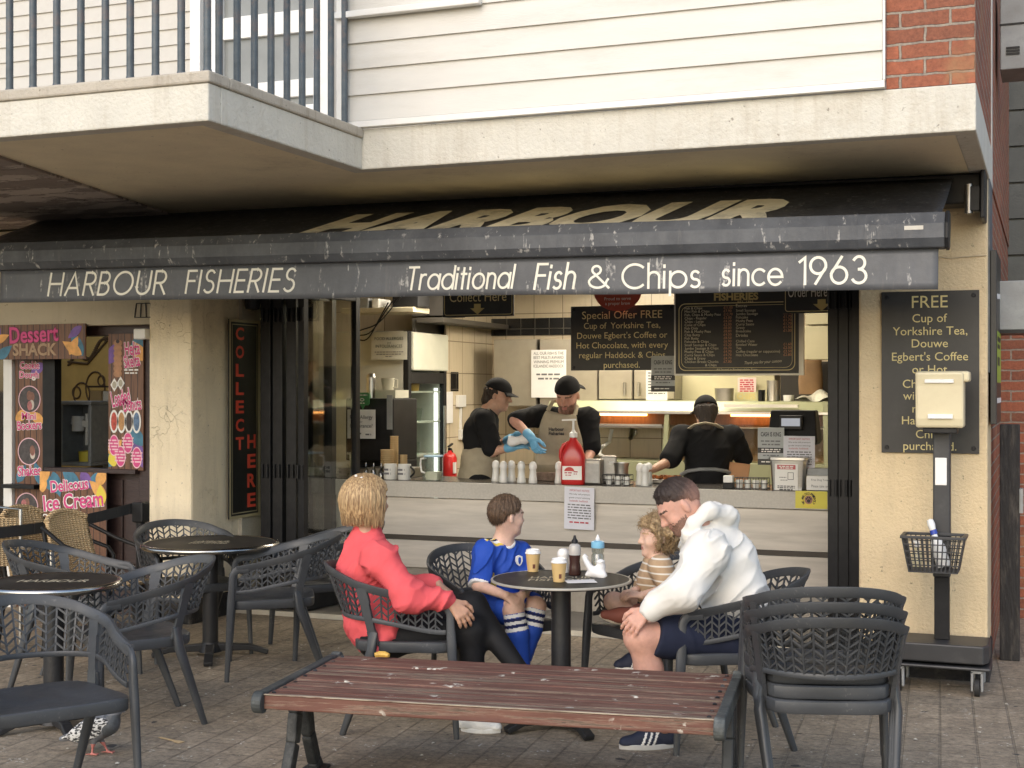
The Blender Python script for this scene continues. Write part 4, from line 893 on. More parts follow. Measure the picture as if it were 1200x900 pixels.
b, w, h = board('pink_notice', 'pale pink printed notice on the cream panel under the menu board', 'notice', 864.5, 442.5, 886, 461, 12.55, mat('pink_paper', (.62, .50, .48), .7), .003); dashes(b, [(w*.12, w*.88, h*(.8-.14*i), .012) for i in range(6)], INKR)
# ------------------------------------------------------------------ serving counter
YC = 9.5; CT = Z_at(700, 570, YC); c0, c1 = X_at(330, YC), X_at(972, YC)+.35
LAM = mat('pale_grey_wood_laminate', (.56, .51, .44), .5, var=.16, vs_=3.5, stretch=(.45, 1, 5), dirt=(.40, .35, .29), dirt_amt=.4, dirt_s=3)
STONE = mat('speckled_grey_counter_edge', (.47, .44, .39), .42, var=.10, vs_=60, dirt=(.36, .33, .29), dirt_amt=.4)
ct = thing('serving_counter', 'long serving counter with grey stone edge and pale wood laminate panels', 'counter', (-3, YC+.3, .03))
zc = lambda py: Z_at(700, py, YC)
q = MB(); q.bb(c0, c1, YC, YC+.62, zc(589.5), CT); P(q, 'counter_top', STONE, ct, bevel=.004)
q = MB(); q.bb(c0+.01, c1-.01, YC+.02, YC+.60, CT+.0005, CT+.004); P(q, 'counter_mat', mat('dark_counter_surface', (.06, .055, .05), .25, var=.2), ct)
q = MB(); q.bb(c0, c1, YC+.03, YC+.06, zc(636.5), zc(590.5)); P(q, 'front_panel', LAM, ct, bevel=.002)
q = MB(); q.bb(c0, c1, YC+.03, YC+.06, .30, zc(643)); P(q, 'front_panel', LAM, ct, bevel=.002)
q = MB(); q.bb(c0, c1, YC+.042, YC+.06, zc(642.8), zc(636.7)); P(q, 'dark_strip', mat('dark_bronze_strip', (.07, .06, .05), .4, .5), ct)
q = MB(); q.bb(c0, c1, YC+.07, YC+.09, .03, .299); P(q, 'kick_plate', STEELD, ct)
# ------------------------------------------------------------------ things on the counter
def on_ct(px, Y): return (X_at(px, Y), Y, CT+.0045)
SHK = mat('white_ceramic', (.72, .71, .67), .3, var=.03)
GS = 'white shakers on the serving counter'
sh = None
SHL = [(581, 9.68, 'white shaker at the left end of the row of shakers on the counter'), (590, 9.60, 'white shaker second from the left on the counter, nearest the front'), (599.5, 9.70, 'white shaker third from the left on the counter'), (611, 9.64, 'white shaker fourth from the left, standing alone before the apron'), (624.5, 9.62, 'white shaker fifth from the left beside the plastic tub'), (655, 9.68, 'white shaker half hidden behind the red sauce jug'), (750, 9.70, 'white shaker behind its twin right of the wire basket'), (756, 9.62, 'front white shaker right of the wire basket, before the bread roll worker'), (760, 9.78, 'white shaker at the rear right of the pair by the wire basket')]
for px, Y, lab in SHL:
    if sh is None:
        sh = thing('shaker', lab, 'shaker', on_ct(px, Y), 0, GS)
        q = MB(); q.lathe([(0, 0), (.031, 0), (.033, .008), (.030, .03), (.025, .07), (.024, .098), (.026, .104)], 20); q.build('shaker_body', SHK, sh, smooth=True)
        q = MB(); q.lathe([(.027, .1045), (.029, .112), (.029, .128), (.023, .148), (.010, .158), (0, .160)], 20); q.build('shaker_cap', WHP, sh, smooth=True)
    else: copy_tree(sh, lab, on_ct(px, Y))
RED = mat('red_sauce_plastic', (.52, .022, .022), .3, var=.06, coat=.2)
kt = thing('sauce_jug', 'red plastic sauce jug with white pump on the counter edge', 'sauce jug', on_ct(672, 9.6), R(8))
def rsec(w_, d_, z, n=24, e=4.):
    o = []
    for k in range(n):
        a = 2*pi*k/n; c, s_ = cos(a), sin(a); r = (abs(c)**e+abs(s_)**e)**(-1/e); o.append(V((c*r*w_, s_*r*d_, z)))
    return o
def loft(rings, caps=True):
    q = MB(); n = len(rings[0]); q.add([p for r in rings for p in r], [(i*n+k, i*n+(k+1) % n, (i+1)*n+(k+1) % n, (i+1)*n+k) for i in range(len(rings)-1) for k in range(n)]+([tuple(range(n))[::-1], tuple(range((len(rings)-1)*n, len(rings)*n))] if caps else [])); return q
q = loft([rsec(.084, .05, 0), rsec(.088, .054, .008), rsec(.088, .054, .19), rsec(.082, .052, .22), rsec(.055, .042, .29, e=3), rsec(.028, .026, .325, e=2.2), rsec(.024, .024, .34, e=2)])
body = q.build('jug_body', RED, kt, smooth=True)
q = MB(); q.tube([(-.035, 0, .305), (-.072, 0, .285), (-.092, 0, .245), (-.094, 0, .20), (-.086, 0, .165)], [.014, .016, .016, .015, .014], 10); q.build('jug_handle', RED, kt, smooth=True)
q = MB(); q.lathe([(.026, .341), (.030, .345), (.030, .375), (.020, .380), (.012, .395), (.009, .40), (.009, .465), (0, .466)], 18); q.bar((.02, 0, .472), (-.085, 0, .468), .022, .014, (0, 0, 1), .012, .010); q.build('pump', WHP, kt, smooth=True)
q = MB(); q.bb(-.072, .072, -.0565, -.0545, .035, .135); lb = q.build('label', WHP, kt)
q = MB(); q.prism([(-.06, .098)]+[(-.02+.036*cos(R(170-16*i)), .098+.030*sin(R(170-16*i))) for i in range(11)]+[(.02, .098)], lambda a, b, d: V((a, d, b)), -.0580, -.0572); q.build('label_roof', RED, lb); 
dashes(lb, [(-.055, .0, .082, .008), (-.05, -.005, .066, .006), (.012, .045, .09, .008), (.012, .04, .075, .006)], INKR, -.0585)
def papers(name, label, px0, py0, px1, py1, Y, m, rows, th=.0012):
    b, w, h = board(name, label, 'notice', px0, py0, px1, py1, Y, m, th); rows(b, w, h); return b
def rows_notice(b, w, h):
    fit_text('IMPORTANT NOTICE', w*.18, w*.84, h*.90, h*.945, INKR, b, -.0025)
    for i, t in enumerate(('We only sell premium', 'grade award winning')): fit_text(t, w*.16, w*.86, h*(.81-.085*i), h*(.855-.085*i), INK, b, -.0025)
    fit_text('Icelandic haddock', w*.18, w*.80, h*.655, h*.70, INKR, b, -.0025)
    dashes(b, [(w*.12, w*.9, h*(.57-.063*i), h*.028) for i in range(6)], INKG); dashes(b, [(w*.18, w*.82, h*.15, h*.035)], INKR, name='small_print_red')
pn = papers('paper_notice', 'white paper notice taped over the front edge of the counter below the red jug', 661, 570, 695, 620, YC-.022, PAPERB, rows_notice)
pn.rotation_euler = (R(5), R(2), R(4))
for k in kids(pn):
    if k.name.startswith('board'):
        q = MB(); w = X_at(695, YC)-X_at(661, YC); h = Z_at(678, 570, YC)-Z_at(678, 620, YC)
        q.grid(lambda u, v: V((w*u, -.001+.012*(u**3)*(1-v)+.02*(1-u)*0, h*v)), 10, 10); k.data = q.build('paper', PAPERB, None).data; bpy.data.objects.remove([o for o in bpy.data.objects if o.name.startswith('paper') and o.type == 'MESH' and o.data == k.data and o is not k][0]); k.name = 'paper'
# napkin dispensers, pots, wire baskets
nd = thing('napkin_dispenser', 'pale-fronted steel napkin dispenser right of the red sauce jug', 'napkin dispenser', on_ct(696, 9.66))
q = MB(); q.bb(-.062, .062, -.05, .06, 0, .185); q.build('case', STEELD, nd, bevel=.012)
q = MB(); q.bb(-.052, .052, -.0535, -.0505, .012, .155); q.build('napkin_face', mat('grey_white_napkins', (.46, .45, .42), .8, var=.12, vs_=20), nd, bevel=.003)
nd = thing('napkin_dispenser', 'bare steel napkin dispenser behind the wire basket', 'napkin dispenser', on_ct(713, 9.86), R(20)); q = MB(); q.bb(-.06, .06, -.06, .06, 0, .20); q.build('case', STEELD, nd, bevel=.012); q = MB(); q.bb(.0, .04, -.0625, -.0605, .14, .16); q.build('label', WHP, nd)
pt = thing('steel_pot', 'small open steel pot on the counter behind the wire basket', 'pot', on_ct(728, 9.85)); q = MB(); q.lathe([(0, .002), (.050, .002), (.055, .12), (.062, .150), (.058, .150), (.052, .12), (.046, .01), (0, .01)], 28); q.build('pot', STEEL, pt, smooth=True)
def wire_basket(label, px, Y, w_, items):
    b = thing('wire_basket', label, 'basket', on_ct(px, Y), 0, 'black wire baskets on the counter'); q = MB(); d_ = .05; hh = .075
    for z in (.004, .04, hh):
        q.tube([(-w_, -d_, z), (w_, -d_, z), (w_, d_, z), (-w_, d_, z)], .0025, 6, closed=True)
    n = 6
    for i in range(n+1):
        for y in (-d_, d_): q.cyl((-w_+2*w_*i/n, y, 0), (-w_+2*w_*i/n, y, hh), .0022, n=6)
    q.build('wire_frame', FRAME, b)
    for i in range(items):
        p = on_ct(px, Y); x = -w_+2*w_*(i+.5)/items
        m_ = MB(); m_.lathe([(0, .004), (.021, .004), (.026, .055), (.024, .060), (0, .056)], 14); tag(m_.build('sachet_tub', SHK, None, smooth=True, loc=(p[0]+x, p[1], p[2])), ('white sachet tub in the ' + label.split('the ')[-1].split(' wire')[0] + ' wire basket'), 'tub', 'white tubs in the wire baskets')
    return b
wire_basket('wire basket of white tubs between the napkin dispenser and the shakers, the left wire basket', 724, 9.62, .10, 3)
wire_basket('wire basket of white tubs beside the round steel bin, the right wire basket', 881, 9.62, .115, 4)
cb = thing('card_reader', 'small white and black card box at the back worker side of the counter', 'card reader', on_ct(854, 9.6)); q = MB(); q.bb(-.036, .036, -.03, .03, 0, .04); q.build('black_base', FRAME, cb, bevel=.004); q = MB(); q.bb(-.034, .034, -.028, .028, .0405, .09); q.build('white_top', WHP, cb, bevel=.006)
bn = thing('steel_bin', 'rectangular brushed steel container with a red and white card on the right of the counter', 'container', on_ct(925, 9.68)); q = loft([rsec(.112, .075, 0, e=5), rsec(.125, .085, .20, e=5), rsec(.135, .093, .205, e=5), rsec(.135, .093, .222, e=5)]); q.build('container', STEEL, bn, smooth=True, ang=30)
b, w, h = board('reward_card', 'white card with a red heading leaning on the steel container', 'card', 908, 543.5, 935, 576, 9.585, WHP, .003)
q = MB(); q.add([(w*.1, -.001, h*.80), (w*.9, -.001, h*.80), (w*.9, -.001, h*.96), (w*.1, -.001, h*.96)], [(0, 1, 2, 3)]); q.build('red_heading', mat('dusty_red_print', (.50, .12, .13), .6), b, recalc=False)
dashes(b, [(w*.18, w*.84, h*.89, h*.035), (w*.24, w*.78, h*.83, h*.035)], WHT, name='heading_print'); dashes(b, [(w*.12, w*.88, h*.18, h*.03), (w*.12, w*.88, h*.12, h*.03), (w*.2, w*.8, h*.06, h*.03)], INK)
outline(w*.28, h*.28, .002, .003, INK, b).location = (w*.55, -.001, h*.42); dashes(b, [(w*.2, w*.5, h*.5, h*.02), (w*.25, w*.55, h*.4, h*.02)], INK, name='diagram')
b, w, h = board('treat_box', 'low white box lettered Free Dog Treats at the right end of the counter', 'box', 945, 558, 974, 574.5, 9.6, WHP, .10); fit_text('Free Dog Treats', w*.2, w*.95, h*.62, h*.8, INKG, b, -.002); fit_text('Please take one', w*.2, w*.95, h*.2, h*.38, INKG, b, -.002)
b, w, h = board('ring_folder', 'grey folders stacked on the low white box at the counter end', 'folder', 946, 549, 976, 557.5, 9.66, GREYM, .1)
b, w, h = board('dog_sticker', 'yellow dog friendly sticker with a paw print on the counter edge', 'sticker', 932, 575.5, 969.5, 596, YC-.004, mat('yellow_sticker', (.66, .58, .07), .5, var=.05), .003)
disc(b, w*.42, h*.5, w*.235, h*.44, YELL, -.0012, 'ring'); 
for k, ch in enumerate('WE ARE DOG FRIENDLY'):
    a = R(215-250*k/18); x, z = w*.42+w*.19*cos(a), h*.5+h*.36*sin(a)
    if ch != ' ': fit_text(ch, x-.007, x+.007, z-.008, z+.008, INK, b, -.0026, rot=a-pi/2, bold=.03)
disc(b, w*.42, h*.5, w*.13, h*.25, mat('pale_brown_print', (.35, .17, .12), .6), -.002, 'paw_badge'); disc(b, w*.42, h*.43, w*.055, h*.10, INK, -.003, 'paw_pad')
for dx_, dz_ in ((-.07, .10), (-.027, .17), (.027, .17), (.07, .10)): disc(b, w*(.42+dx_), h*(.45+dz_), w*.022, h*.055, INK, -.003, 'paw_toe')
# till
tl = thing('till', 'black till with a lit customer display behind the right notices', 'till', on_ct(930, 9.95)); k_ = 10.0/1620
q = MB(); q.bb(-.10, .10, -.08, .12, .0, .30); q.build('till_base', FRAME, tl, bevel=.01); 
q = loft([[V((-.165, -.10, .30)), V((.175, -.10, .30)), V((.165, .16, .30)), V((-.155, .16, .30))], [V((-.165, -.12, .33)), V((.185, -.12, .33)), V((.18, .14, .33)), V((-.155, .14, .33))], [V((-.155, -.06, .545)), V((.165, -.06, .545)), V((.16, .10, .545)), V((-.15, .10, .545))]]); q.build('screen_back', FRAME, tl, bevel=.012)
q = MB(); q.bb(-.075, .085, -.150, -.105, .41, .51); ds = q.build('customer_display', FRAME, tl, bevel=.006); q = MB(); q.bb(-.06, .07, -.1525, -.1505, .435, .49); q.build('display_screen', mat('display_screen', (.10, .11, .13), .2, emit=((.55, .6, .7), .25)), ds)
cash('silver CASH IS KING poster standing in front of the till', 888, 501, 919, 545, 9.74)
papers('paper_notice', 'white IMPORTANT NOTICE sheet standing before the till, right of the silver poster', 918, 511, 955, 556, 9.72, PAPERB, rows_notice)
# mugs, jug, cups, machines on the left
for px, Y, lab, words, hd in ((457.5, 9.62, 'white mug with handle on its left at the left end of the counter', ('Dirty', 'Chatts'), -1), (474, 9.62, 'white mug with black handle on its right at the left end of the counter', ('ALSO', 'Chatts'), 1)):
    mg = thing('mug', lab, 'mug', on_ct(px, Y), 0, 'mugs on the counter'); q = MB(); q.lathe([(0, 0), (.048, 0), (.051, .006), (.051, .118), (.047, .118), (.046, .01), (0, .01)], 28); q.build('mug_body', SHK, mg, smooth=True)
    q = MB(); q.tube([(hd*(.048+.035*sin(pi*i/8)), 0, .10-.08*i/8) for i in range(9)], .008, 8); q.build('handle', FRAME, mg, smooth=True)
    dashes(mg, [(-.03, .025, .068, .016), (-.032, .03, .038, .016)], INKG, -.0525, 'print')
jg = thing('milk_jug', 'clear plastic jug with blue lid part filled with milk on the counter', 'jug', on_ct(508, 9.66)); q = loft([rsec(.058, .05, .001, e=4), rsec(.066, .058, .175, e=4)], False); q.build('jug_body', m_glass('frosted_jug_plastic', (.84, .87, .87), .05, .25), jg, smooth=True)
q = loft([rsec(.055, .047, .003, e=4), rsec(.059, .051, .062, e=4)]); q.build('milk', mat('milk', (.72, .70, .52), .4, var=0), jg, smooth=True, ang=30)
q = loft([rsec(.069, .061, .176, e=4), rsec(.069, .061, .19, e=4)]); q.build('lid', PALEP, jg, bevel=.003)
q = MB(); q.tube([(-.062, 0, .165), (-.105, 0, .16), (-.11, 0, .12), (-.10, 0, .06), (-.062, 0, .05)], .008, 8); q.build('handle', WHP, jg, smooth=True)
KRAFT = mat('kraft_paper_cup', (.52, .38, .20), .7, var=.08)
def cupstack(label, px, py0, py1, r, Y, inv=True):
    z0, z1 = Z_at(px, py1, Y), Z_at(px, py0, Y); n = max(3, int((z1-z0)/.014)); q = MB()
    for i in range(n): z = z0+(z1-z0)*i/n; q.lathe([(r*.90, z), (r, z+(z1-z0)/n*.75), (r*1.03, z+(z1-z0)/n*.8), (r*1.03, z+(z1-z0)/n*.98)], 20, (X_at(px, Y), Y, 0))
    return tag(q.build('cup_stack', KRAFT, None, smooth=True), label, 'cups', 'stacked paper cups by the coffee machine')
cupstack('short wide stack of kraft paper cups above the left mug', 454, 527, 547, .055, 9.85); cupstack('tall narrow stack of kraft paper cups beside the coffee machine', 462, 511, 547, .034, 9.95); cupstack('brown glass tub of stirrers stacked above the right mug', 473, 533, 547, .03, 9.9)
q = MB(); q.bb(X_at(436, 9.9), X_at(486, 9.9), 9.78, 10.05, CT+.0045, Z_at(460, 547.5, 9.9)); tag(q.build('counter_shelf', STEELD, None, bevel=.004), 'low steel shelf under the paper cups on the counter', 'shelf')
cm = thing('coffee_machine', 'tall black coffee machine with papers stuck on it by the glass door', 'coffee machine', (X_at(432, 10.0), 10.0, CT))
f_ = lambda px: X_at(px, 10.0)-X_at(432, 10.0)
g_ = lambda py: Z_at(432, py, 10.0)-CT
q = MB(); q.bb(f_(405), f_(461), 0, .45, .12, g_(467)); q.bb(f_(405), f_(461), .10, .45, .001, .12); q.build('machine_body', FRAME, cm, bevel=.01)
q = MB(); q.bb(f_(405), f_(455), -.12, .10, 0, .06); q.build('drip_tray', STEELD, cm, bevel=.005)
q = MB(); q.bb(f_(453.5), f_(460), -.004, -.0005, g_(503), g_(463)); q.build('dispensing_strip', GREYM, cm)
q = MB(); q.cyl((f_(428.5), .1, g_(466.5)), (f_(428.5), .1, g_(442)), .038, n=24); q.lathe([(.038, g_(442)), (.03, g_(438)), (0, g_(436.5))], 24, (f_(428.5), .1, 0)); cn = q.build('steel_canister', STEEL, None, smooth=True, loc=cm.location); tag(cn, 'tall steel canister standing on the black coffee machine', 'canister')
jq = MB(); z0_, z1_ = g_(457), g_(443); jq.lathe([(0, z0_), (.045, z0_), (.055, z1_), (.05, z1_), (.04, z0_+.005), (0, z0_+.005)], 24, (f_(445), .15, 0)); jq.tube([(f_(445)+.05, .15, z1_-.01), (f_(445)+.085, .15, z1_-.012), (f_(445)+.085, .15, z0_+.02), (f_(445)+.045, .15, z0_+.02)], .006, 8); jq.bb(f_(436), f_(460), .05, .3, g_(466.5), z0_-.001); tag(jq.build('measuring_jug', mat('cream_plastic', (.58, .56, .46), .4), None, smooth=True, loc=cm.location), 'cream measuring jug on a tray above the coffee machine', 'jug')
papers('allergy_sheet', 'white Food Allergy or Intolerance sheet clipped to the black coffee machine', 407, 480, 440, 514, 9.93, PAPER, lambda b, w, h: (lines(b, [('Food Allergy', h*.68, .030, w*.8), ('or', h*.55, .018, w*.2), ('Intolerance?', h*.38, .030, w*.8)], w, INK), dashes(b, [(w*.3, w*.5, h*.15, .012), (w*.65, w*.85, h*.12, .012)], INKG)))
GRN = mat('green_sticker', (.05, .22, .08), .5)
b, w, h = board('green_rating_sticker', 'green speech bubble rating sticker on the coffee machine', 'sticker', 415.5, 460, 433, 480, 9.91, GRN, .003)
for o in kids(b): bpy.data.objects.remove(o)
q = MB(); q.prism([(w*.1, h*.25), (w*.4, h*.25), (w*.55, 0), (w*.7, h*.25), (w*.9, h*.25), (w, h*.35), (w, h*.9), (w*.9, h), (w*.1, h), (0, h*.9), (0, h*.35)], lambda a, c, d: V((a, d, c)), 0, .003); q.build('bubble', GRN, b); dashes(b, [(w*.15, w*.85, h*.82, .008), (w*.3, w*.7, h*.35, .008)], WHT); outline(w*.3, h*.2, .0, .006, WHT, b, r=.02).location = (w*.36, -.001, h*.48)
for i, px in enumerate((429, 438, 447)):
    q = MB(); q.lathe([(0, 0), (.022, 0), (.022, .06), (.010, .085), (.008, .12), (0, .122)], 14); tag(q.build('sauce_bottle', m_glass('bottle_glass%d' % i, (.6, .6, .55), .1, .1), None, smooth=True, loc=on_ct(px, 9.64)), ('small glass bottle with a spout nearest the glass door', 'small glass bottle with a spout, middle of three by the mugs', 'small glass bottle with a spout beside the left mug')[i], 'bottle', 'small glass bottles by the mugs')
q = MB(); q.cyl((0, 0, 0), (0, 0, .20), .012, n=12); q.cyl((-.035, 0, .19), (.035, 0, .19), .008, n=10); tag(q.build('steam_tap', STEEL, None, smooth=True, loc=on_ct(411.5, 9.66)), 'upright steel tap at the left end of the counter', 'tap')
# ------------------------------------------------------------------ fridge and left side of the kitchen
fr = thing('drinks_fridge', 'tall drinks fridge with grey side, black door frame and lit header panel', 'fridge', (-5.6, 11.3, .03))
FX, FY0, FY1, FZ = -5.195, 10.88, 11.70, Z_at(448, 388, 10.88)
q = MB(); q.bb(-5.95, FX-.04, FY0, FY0+.04, .03, FZ); q.bb(-5.95, FX-.04, FY1-.04, FY1, .03, FZ); q.bb(-5.95, -5.90, FY0+.041, FY1-.041, .03, FZ); q.bb(-5.899, FX-.04, FY0+.041, FY1-.041, FZ-.34, FZ); q.bb(-5.899, FX-.04, FY0+.041, FY1-.041, .03, .34); P(q, 'cabinet', mat('grey_fridge_side', (.50, .50, .44), .5, var=.06), fr, bevel=.008)
q = MB(); q.bb(FX-.039, FX+.01, FY0-.002, FY0+.06, .03, FZ); q.bb(FX-.039, FX+.01, FY1-.06, FY1, .03, FZ-.34); q.bb(FX-.039, FX+.008, FY0+.06, FY1-.06, FZ-.46, FZ-.36); q.bb(FX-.039, FX+.008, FY0+.06, FY1-.06, .03, .35); dr = P(q, 'door_frame', FRAME, fr, bevel=.004)
q = MB(); q.bb(FX-.02, FX-.012, FY0+.061, FY1-.061, .351, FZ-.461); P(q, 'door_glass', m_glass('fridge_door_glass', (.86, .90, .88), .02, .02, 1.12), dr)
q = MB(); q.cyl((FX+.035, FY1-.10, .7), (FX+.035, FY1-.10, 1.5), .012, n=12); P(q, 'door_handle', STEEL, dr, smooth=True)
q = MB(); q.bb(FX-.039, FX+.03, FY0+.065, FY1-.004, FZ-.345, FZ-.01); P(q, 'header_panel', mat('pale_header_plastic', (.62, .62, .52), .4, var=.05), fr, bevel=.012)
q = MB(); q.bb(-5.9, FX-.05, FY0+.03, FY1-.03, .36, FZ-.50); 
q = MB(); q.bb(FX-.075, FX-.05, FY1-.10, FY1-.075, .45, FZ-.5); P(q, 'fridge_lamp', mat('fridge_lamp', (.8, .8, .8), .5, var=0, emit=((1, 1, .92), 1.6)), fr)
for z in (.75, 1.05, 1.35, 1.62): 
    q2 = MB(); q2.bb(-5.85, FX-.03, FY0+.062, FY1-.062, z, z+.015); P(q2, 'shelf', mat('pale_shelf', (.60, .60, .55), .5), fr)
tub = MB(); tub.lathe([(0, 0), (.07, 0), (.085, .10), (.085, .115), (0, .12)], 20); 
for loc, lab, m_ in (((FX-.11, FY0+.30, 1.636), 'yellow tub with dark lid on the upper fridge shelf', mat('amber_tub', (.50, .30, .06), .5)), ((FX-.11, FY0+.35, 1.366), 'glass jar on the middle fridge shelf', GLASSC), ((FX-.11, FY0+.30, 1.066), 'large glass jar on the lower fridge shelf', GLASSC)): tag(tub.build('tub', m_, None, smooth=True, loc=loc), lab, 'tub')
q = MB(); q.bb(X_at(405, 10.7), X_at(489, 10.7), 10.62, 10.95, Z_at(450, 367, 10.7), Z_at(450, 361, 10.7)); sf = tag(q.build('wall_shelf', mat('pale_shelf_board', (.52, .47, .34), .6), None, bevel=.004), 'pale shelf board with boxes and cables above the fridge side', 'shelf')
for i, (p0, p1, y0, m_) in enumerate(((420, 434, 349, GREYM), (438, 446, 350, SHK), (462, 492, 346, FRAME))): q = MB(); q.bb(X_at(p0, 10.7), X_at(p1, 10.7), 10.66, 10.9, Z_at(450, 360.6, 10.7), Z_at(450, y0, 10.7)); tag(q.build('router_box', m_, None, bevel=.006), ('grey box on the pale shelf nearest the glass door', 'small white box in the middle of the pale shelf', 'flat black box at the right end of the pale shelf')[i], 'box')
q = MB()
for a, b_, c_ in ((414, 470, 1), (416, 462, 2), (420, 455, 3)):
    p0, p1 = on_y(a, 392+c_*2, 10.6), on_y(b_, 350+c_, 10.6); q.tube([p0+(p1-p0)*t+V((0, 0, -.05*sin(pi*t)*c_*.6+.02*sin(7*t+c_))) for t in [i/14 for i in range(15)]], .006, 6)
tag(q.build('cable', FRAME, None, smooth=True), 'black cables drooping from the pale shelf', 'cable')
q = MB(); q.bb(-5.26, -5.0, 11.2, 12.8, Z_at(500, 378, 11.2), Z_at(500, 372, 11.2)); q.bb(X_at(480, 11.2), X_at(484, 11.2), 11.25, 12.6, Z_at(500, 390, 11.2), Z_at(500, 372, 11.2)); tag(q.build('extractor_ledge', mat('dark_ledge', (.07, .062, .05), .6), None, bevel=.004), 'dark ledge running along the top of the left tiled wall', 'ledge')
for i, (p0, p1, y0, y1) in enumerate(((488, 505, 348, 371), (508, 530, 344, 371))): q = MB(); q.bb(X_at(p0, 11.4), X_at(p1, 11.4), 11.3, 11.7, Z_at(500, y1, 11.4), Z_at(500, y0, 11.4)); tag(q.build('storage_box', mat('dark_box%d' % i, (.075, .068, .06), .7), None, bevel=.005), ('dark storage box on the ledge above the fridge', 'wider dark storage box on the ledge behind the left arrow sign')[i], 'box')
def wallbox(name, label, cat, px0, py0, px1, py1, X, th, m):
    a, b_ = on_x(px0, py1, X), on_x(px1, py0, X); y0, y1 = sorted((a.y, b_.y)); z0 = on_x((px0+px1)/2, py1, X).z; z1 = on_x((px0+px1)/2, py0, X).z
    q = MB(); q.bb(X, X+th, y0, y1, z0, z1); return tag(q.build(name, m, None, bevel=.003), label, cat)
WX = -5.198
wallbox('notice_frame', 'framed list on the left tiled wall behind the left worker', 'notice', 521, 459, 529.5, 496, WX, .012, PAPER)
wallbox('wall_switch', 'white fused switch box on the left tiled wall', 'switch', 534, 463, 543, 477, WX, .03, WHP); wallbox('wall_socket', 'white socket low on the left tiled wall', 'socket', 537, 503, 543, 515, WX, .03, WHP); wallbox('cable_trunking', 'thin white cable trunking on the left tiled wall', 'trunking', 538, 477.5, 540, 502.5, WX, .014, WHP); wallbox('dark_tile_inset', 'two dark decorative tiles on the left tiled wall', 'tile', 528, 436, 537, 458.5, WX, .004, TILEK)
fe = thing('fire_extinguisher', 'red fire extinguisher on the left tiled wall', 'fire extinguisher', on_x(527, 562, -5.09)); q = MB(); q.lathe([(0, 0), (.062, 0), (.066, .01), (.066, .20), (.05, .235), (.02, .25), (.018, .265)], 22); q.build('cylinder', RED, fe, smooth=True); q = MB(); q.cyl((0, 0, .266), (0, 0, .29), .016, n=12); q.bar((0, -.03, .30), (0, .06, .325), .02, .012); q.tube([(0, .03, .28), (0, .08, .22), (0, .075, .12)], .009, 8); q.build('valve', FRAME, fe, smooth=True); q = MB(); q.bb(.012, .0665, -.042, .0, .06, .16); q.build('label', WHP, fe)
# cupboards and frying range along the back
CUP = mat('steel_cupboard', (.40, .36, .29), .38, .6, var=.10, vs_=5)
for i, (p0, p1, y0, y1) in enumerate(((578, 628.5, 398, 476), (632, 700, 398, 478), (701, 741, 434, 468), (742.5, 790, 434, 468))):
    cb = thing('wall_cupboard', ('plain steel cupboard left of the haddock notice', 'steel cupboard behind the haddock notice and the central worker', 'steel cupboard with a bar handle under the special offer board, left one', 'steel cupboard with a bar handle under the special offer board, right one')[i], 'cupboard', on_y((p0+p1)/2, y1, 12.3), 0, 'steel cupboards on the back wall'); o = cb.location
    q = MB(); q.bb(X_at(p0, 12.3), X_at(p1, 12.3), 12.325, 12.84, Z_at(p0, y1, 12.3), Z_at(p0, y0, 12.3)); P(q, 'carcass', STEELD, cb); q = MB(); q.bb(X_at(p0+.6, 12.3), X_at(p1-.6, 12.3), 12.30, 12.324, Z_at(p0, y1-.5, 12.3), Z_at(p0, y0, 12.3)); P(q, 'door', CUP, cb, bevel=.004)
    if i > 1: hx = X_at((732, 748.5)[i-2], 12.28); q = MB(); q.cyl((hx, 12.27, Z_at(735, 464, 12.3)), (hx, 12.27, Z_at(735, 448, 12.3)), .011, n=10); P(q, 'handle', STEEL, cb, smooth=True)
RG = mat('pale_green_enamel', (.33, .34, .21), .4, var=.07, vs_=3); CREAMP = mat('cream_panel', (.46, .42, .27), .5, var=.05)
rg = thing('frying_range', 'long pale green frying range with orange-lit hot shelf and chrome strips', 'frying range', (-3, 12.0, .03)); YR = 11.75
r0, r1 = X_at(640, YR), -.72
zr = lambda py: Z_at(800, py, YR)
q = MB(); q.bb(r0, r1, YR+.25, YR+.95, zr(482)+.003, zr(470)); q.hexa([V((r0, YR, zr(482))), V((r1, YR, zr(482))), V((r1, YR+.24, zr(482))), V((r0, YR+.24, zr(482))), V((r0, YR+.1, zr(470.5))), V((r1, YR+.1, zr(470.5))), V((r1, YR+.24, zr(470.5))), V((r0, YR+.24, zr(470.5)))]); P(q, 'canopy', RG, rg)
q = MB(); q.bb(r0, r1, YR-.012, YR+.008, zr(485), zr(482.3)); q.bb(r0, X_at(776, YR), YR-.006, YR+.03, zr(499.5), zr(497.5)); P(q, 'chrome_strip', STEEL, rg)
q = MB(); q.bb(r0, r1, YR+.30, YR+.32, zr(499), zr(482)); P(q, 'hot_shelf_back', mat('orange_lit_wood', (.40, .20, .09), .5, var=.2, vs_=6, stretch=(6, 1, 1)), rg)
q = MB(); q.bb(r0, r1, YR+.08, YR+.30, zr(502), zr(500)); P(q, 'hot_shelf', STEELD, rg)
for i, px in enumerate((722, 880)):
    q = MB(); q.cyl((X_at(px, YR)-.22, YR+.22, zr(487)), (X_at(px, YR)+.22, YR+.22, zr(487)), .010, n=10); P(q, 'heat_lamp', mat('heat_lamp_tube', (.9, .5, .2), .5, var=0, emit=((1, .42, .12), 6)), rg, smooth=True)
q = MB(); q.bb(r0, r1, YR+.55, YR+.57, zr(541), zr(502)); P(q, 'tile_splashback', TILE, rg)
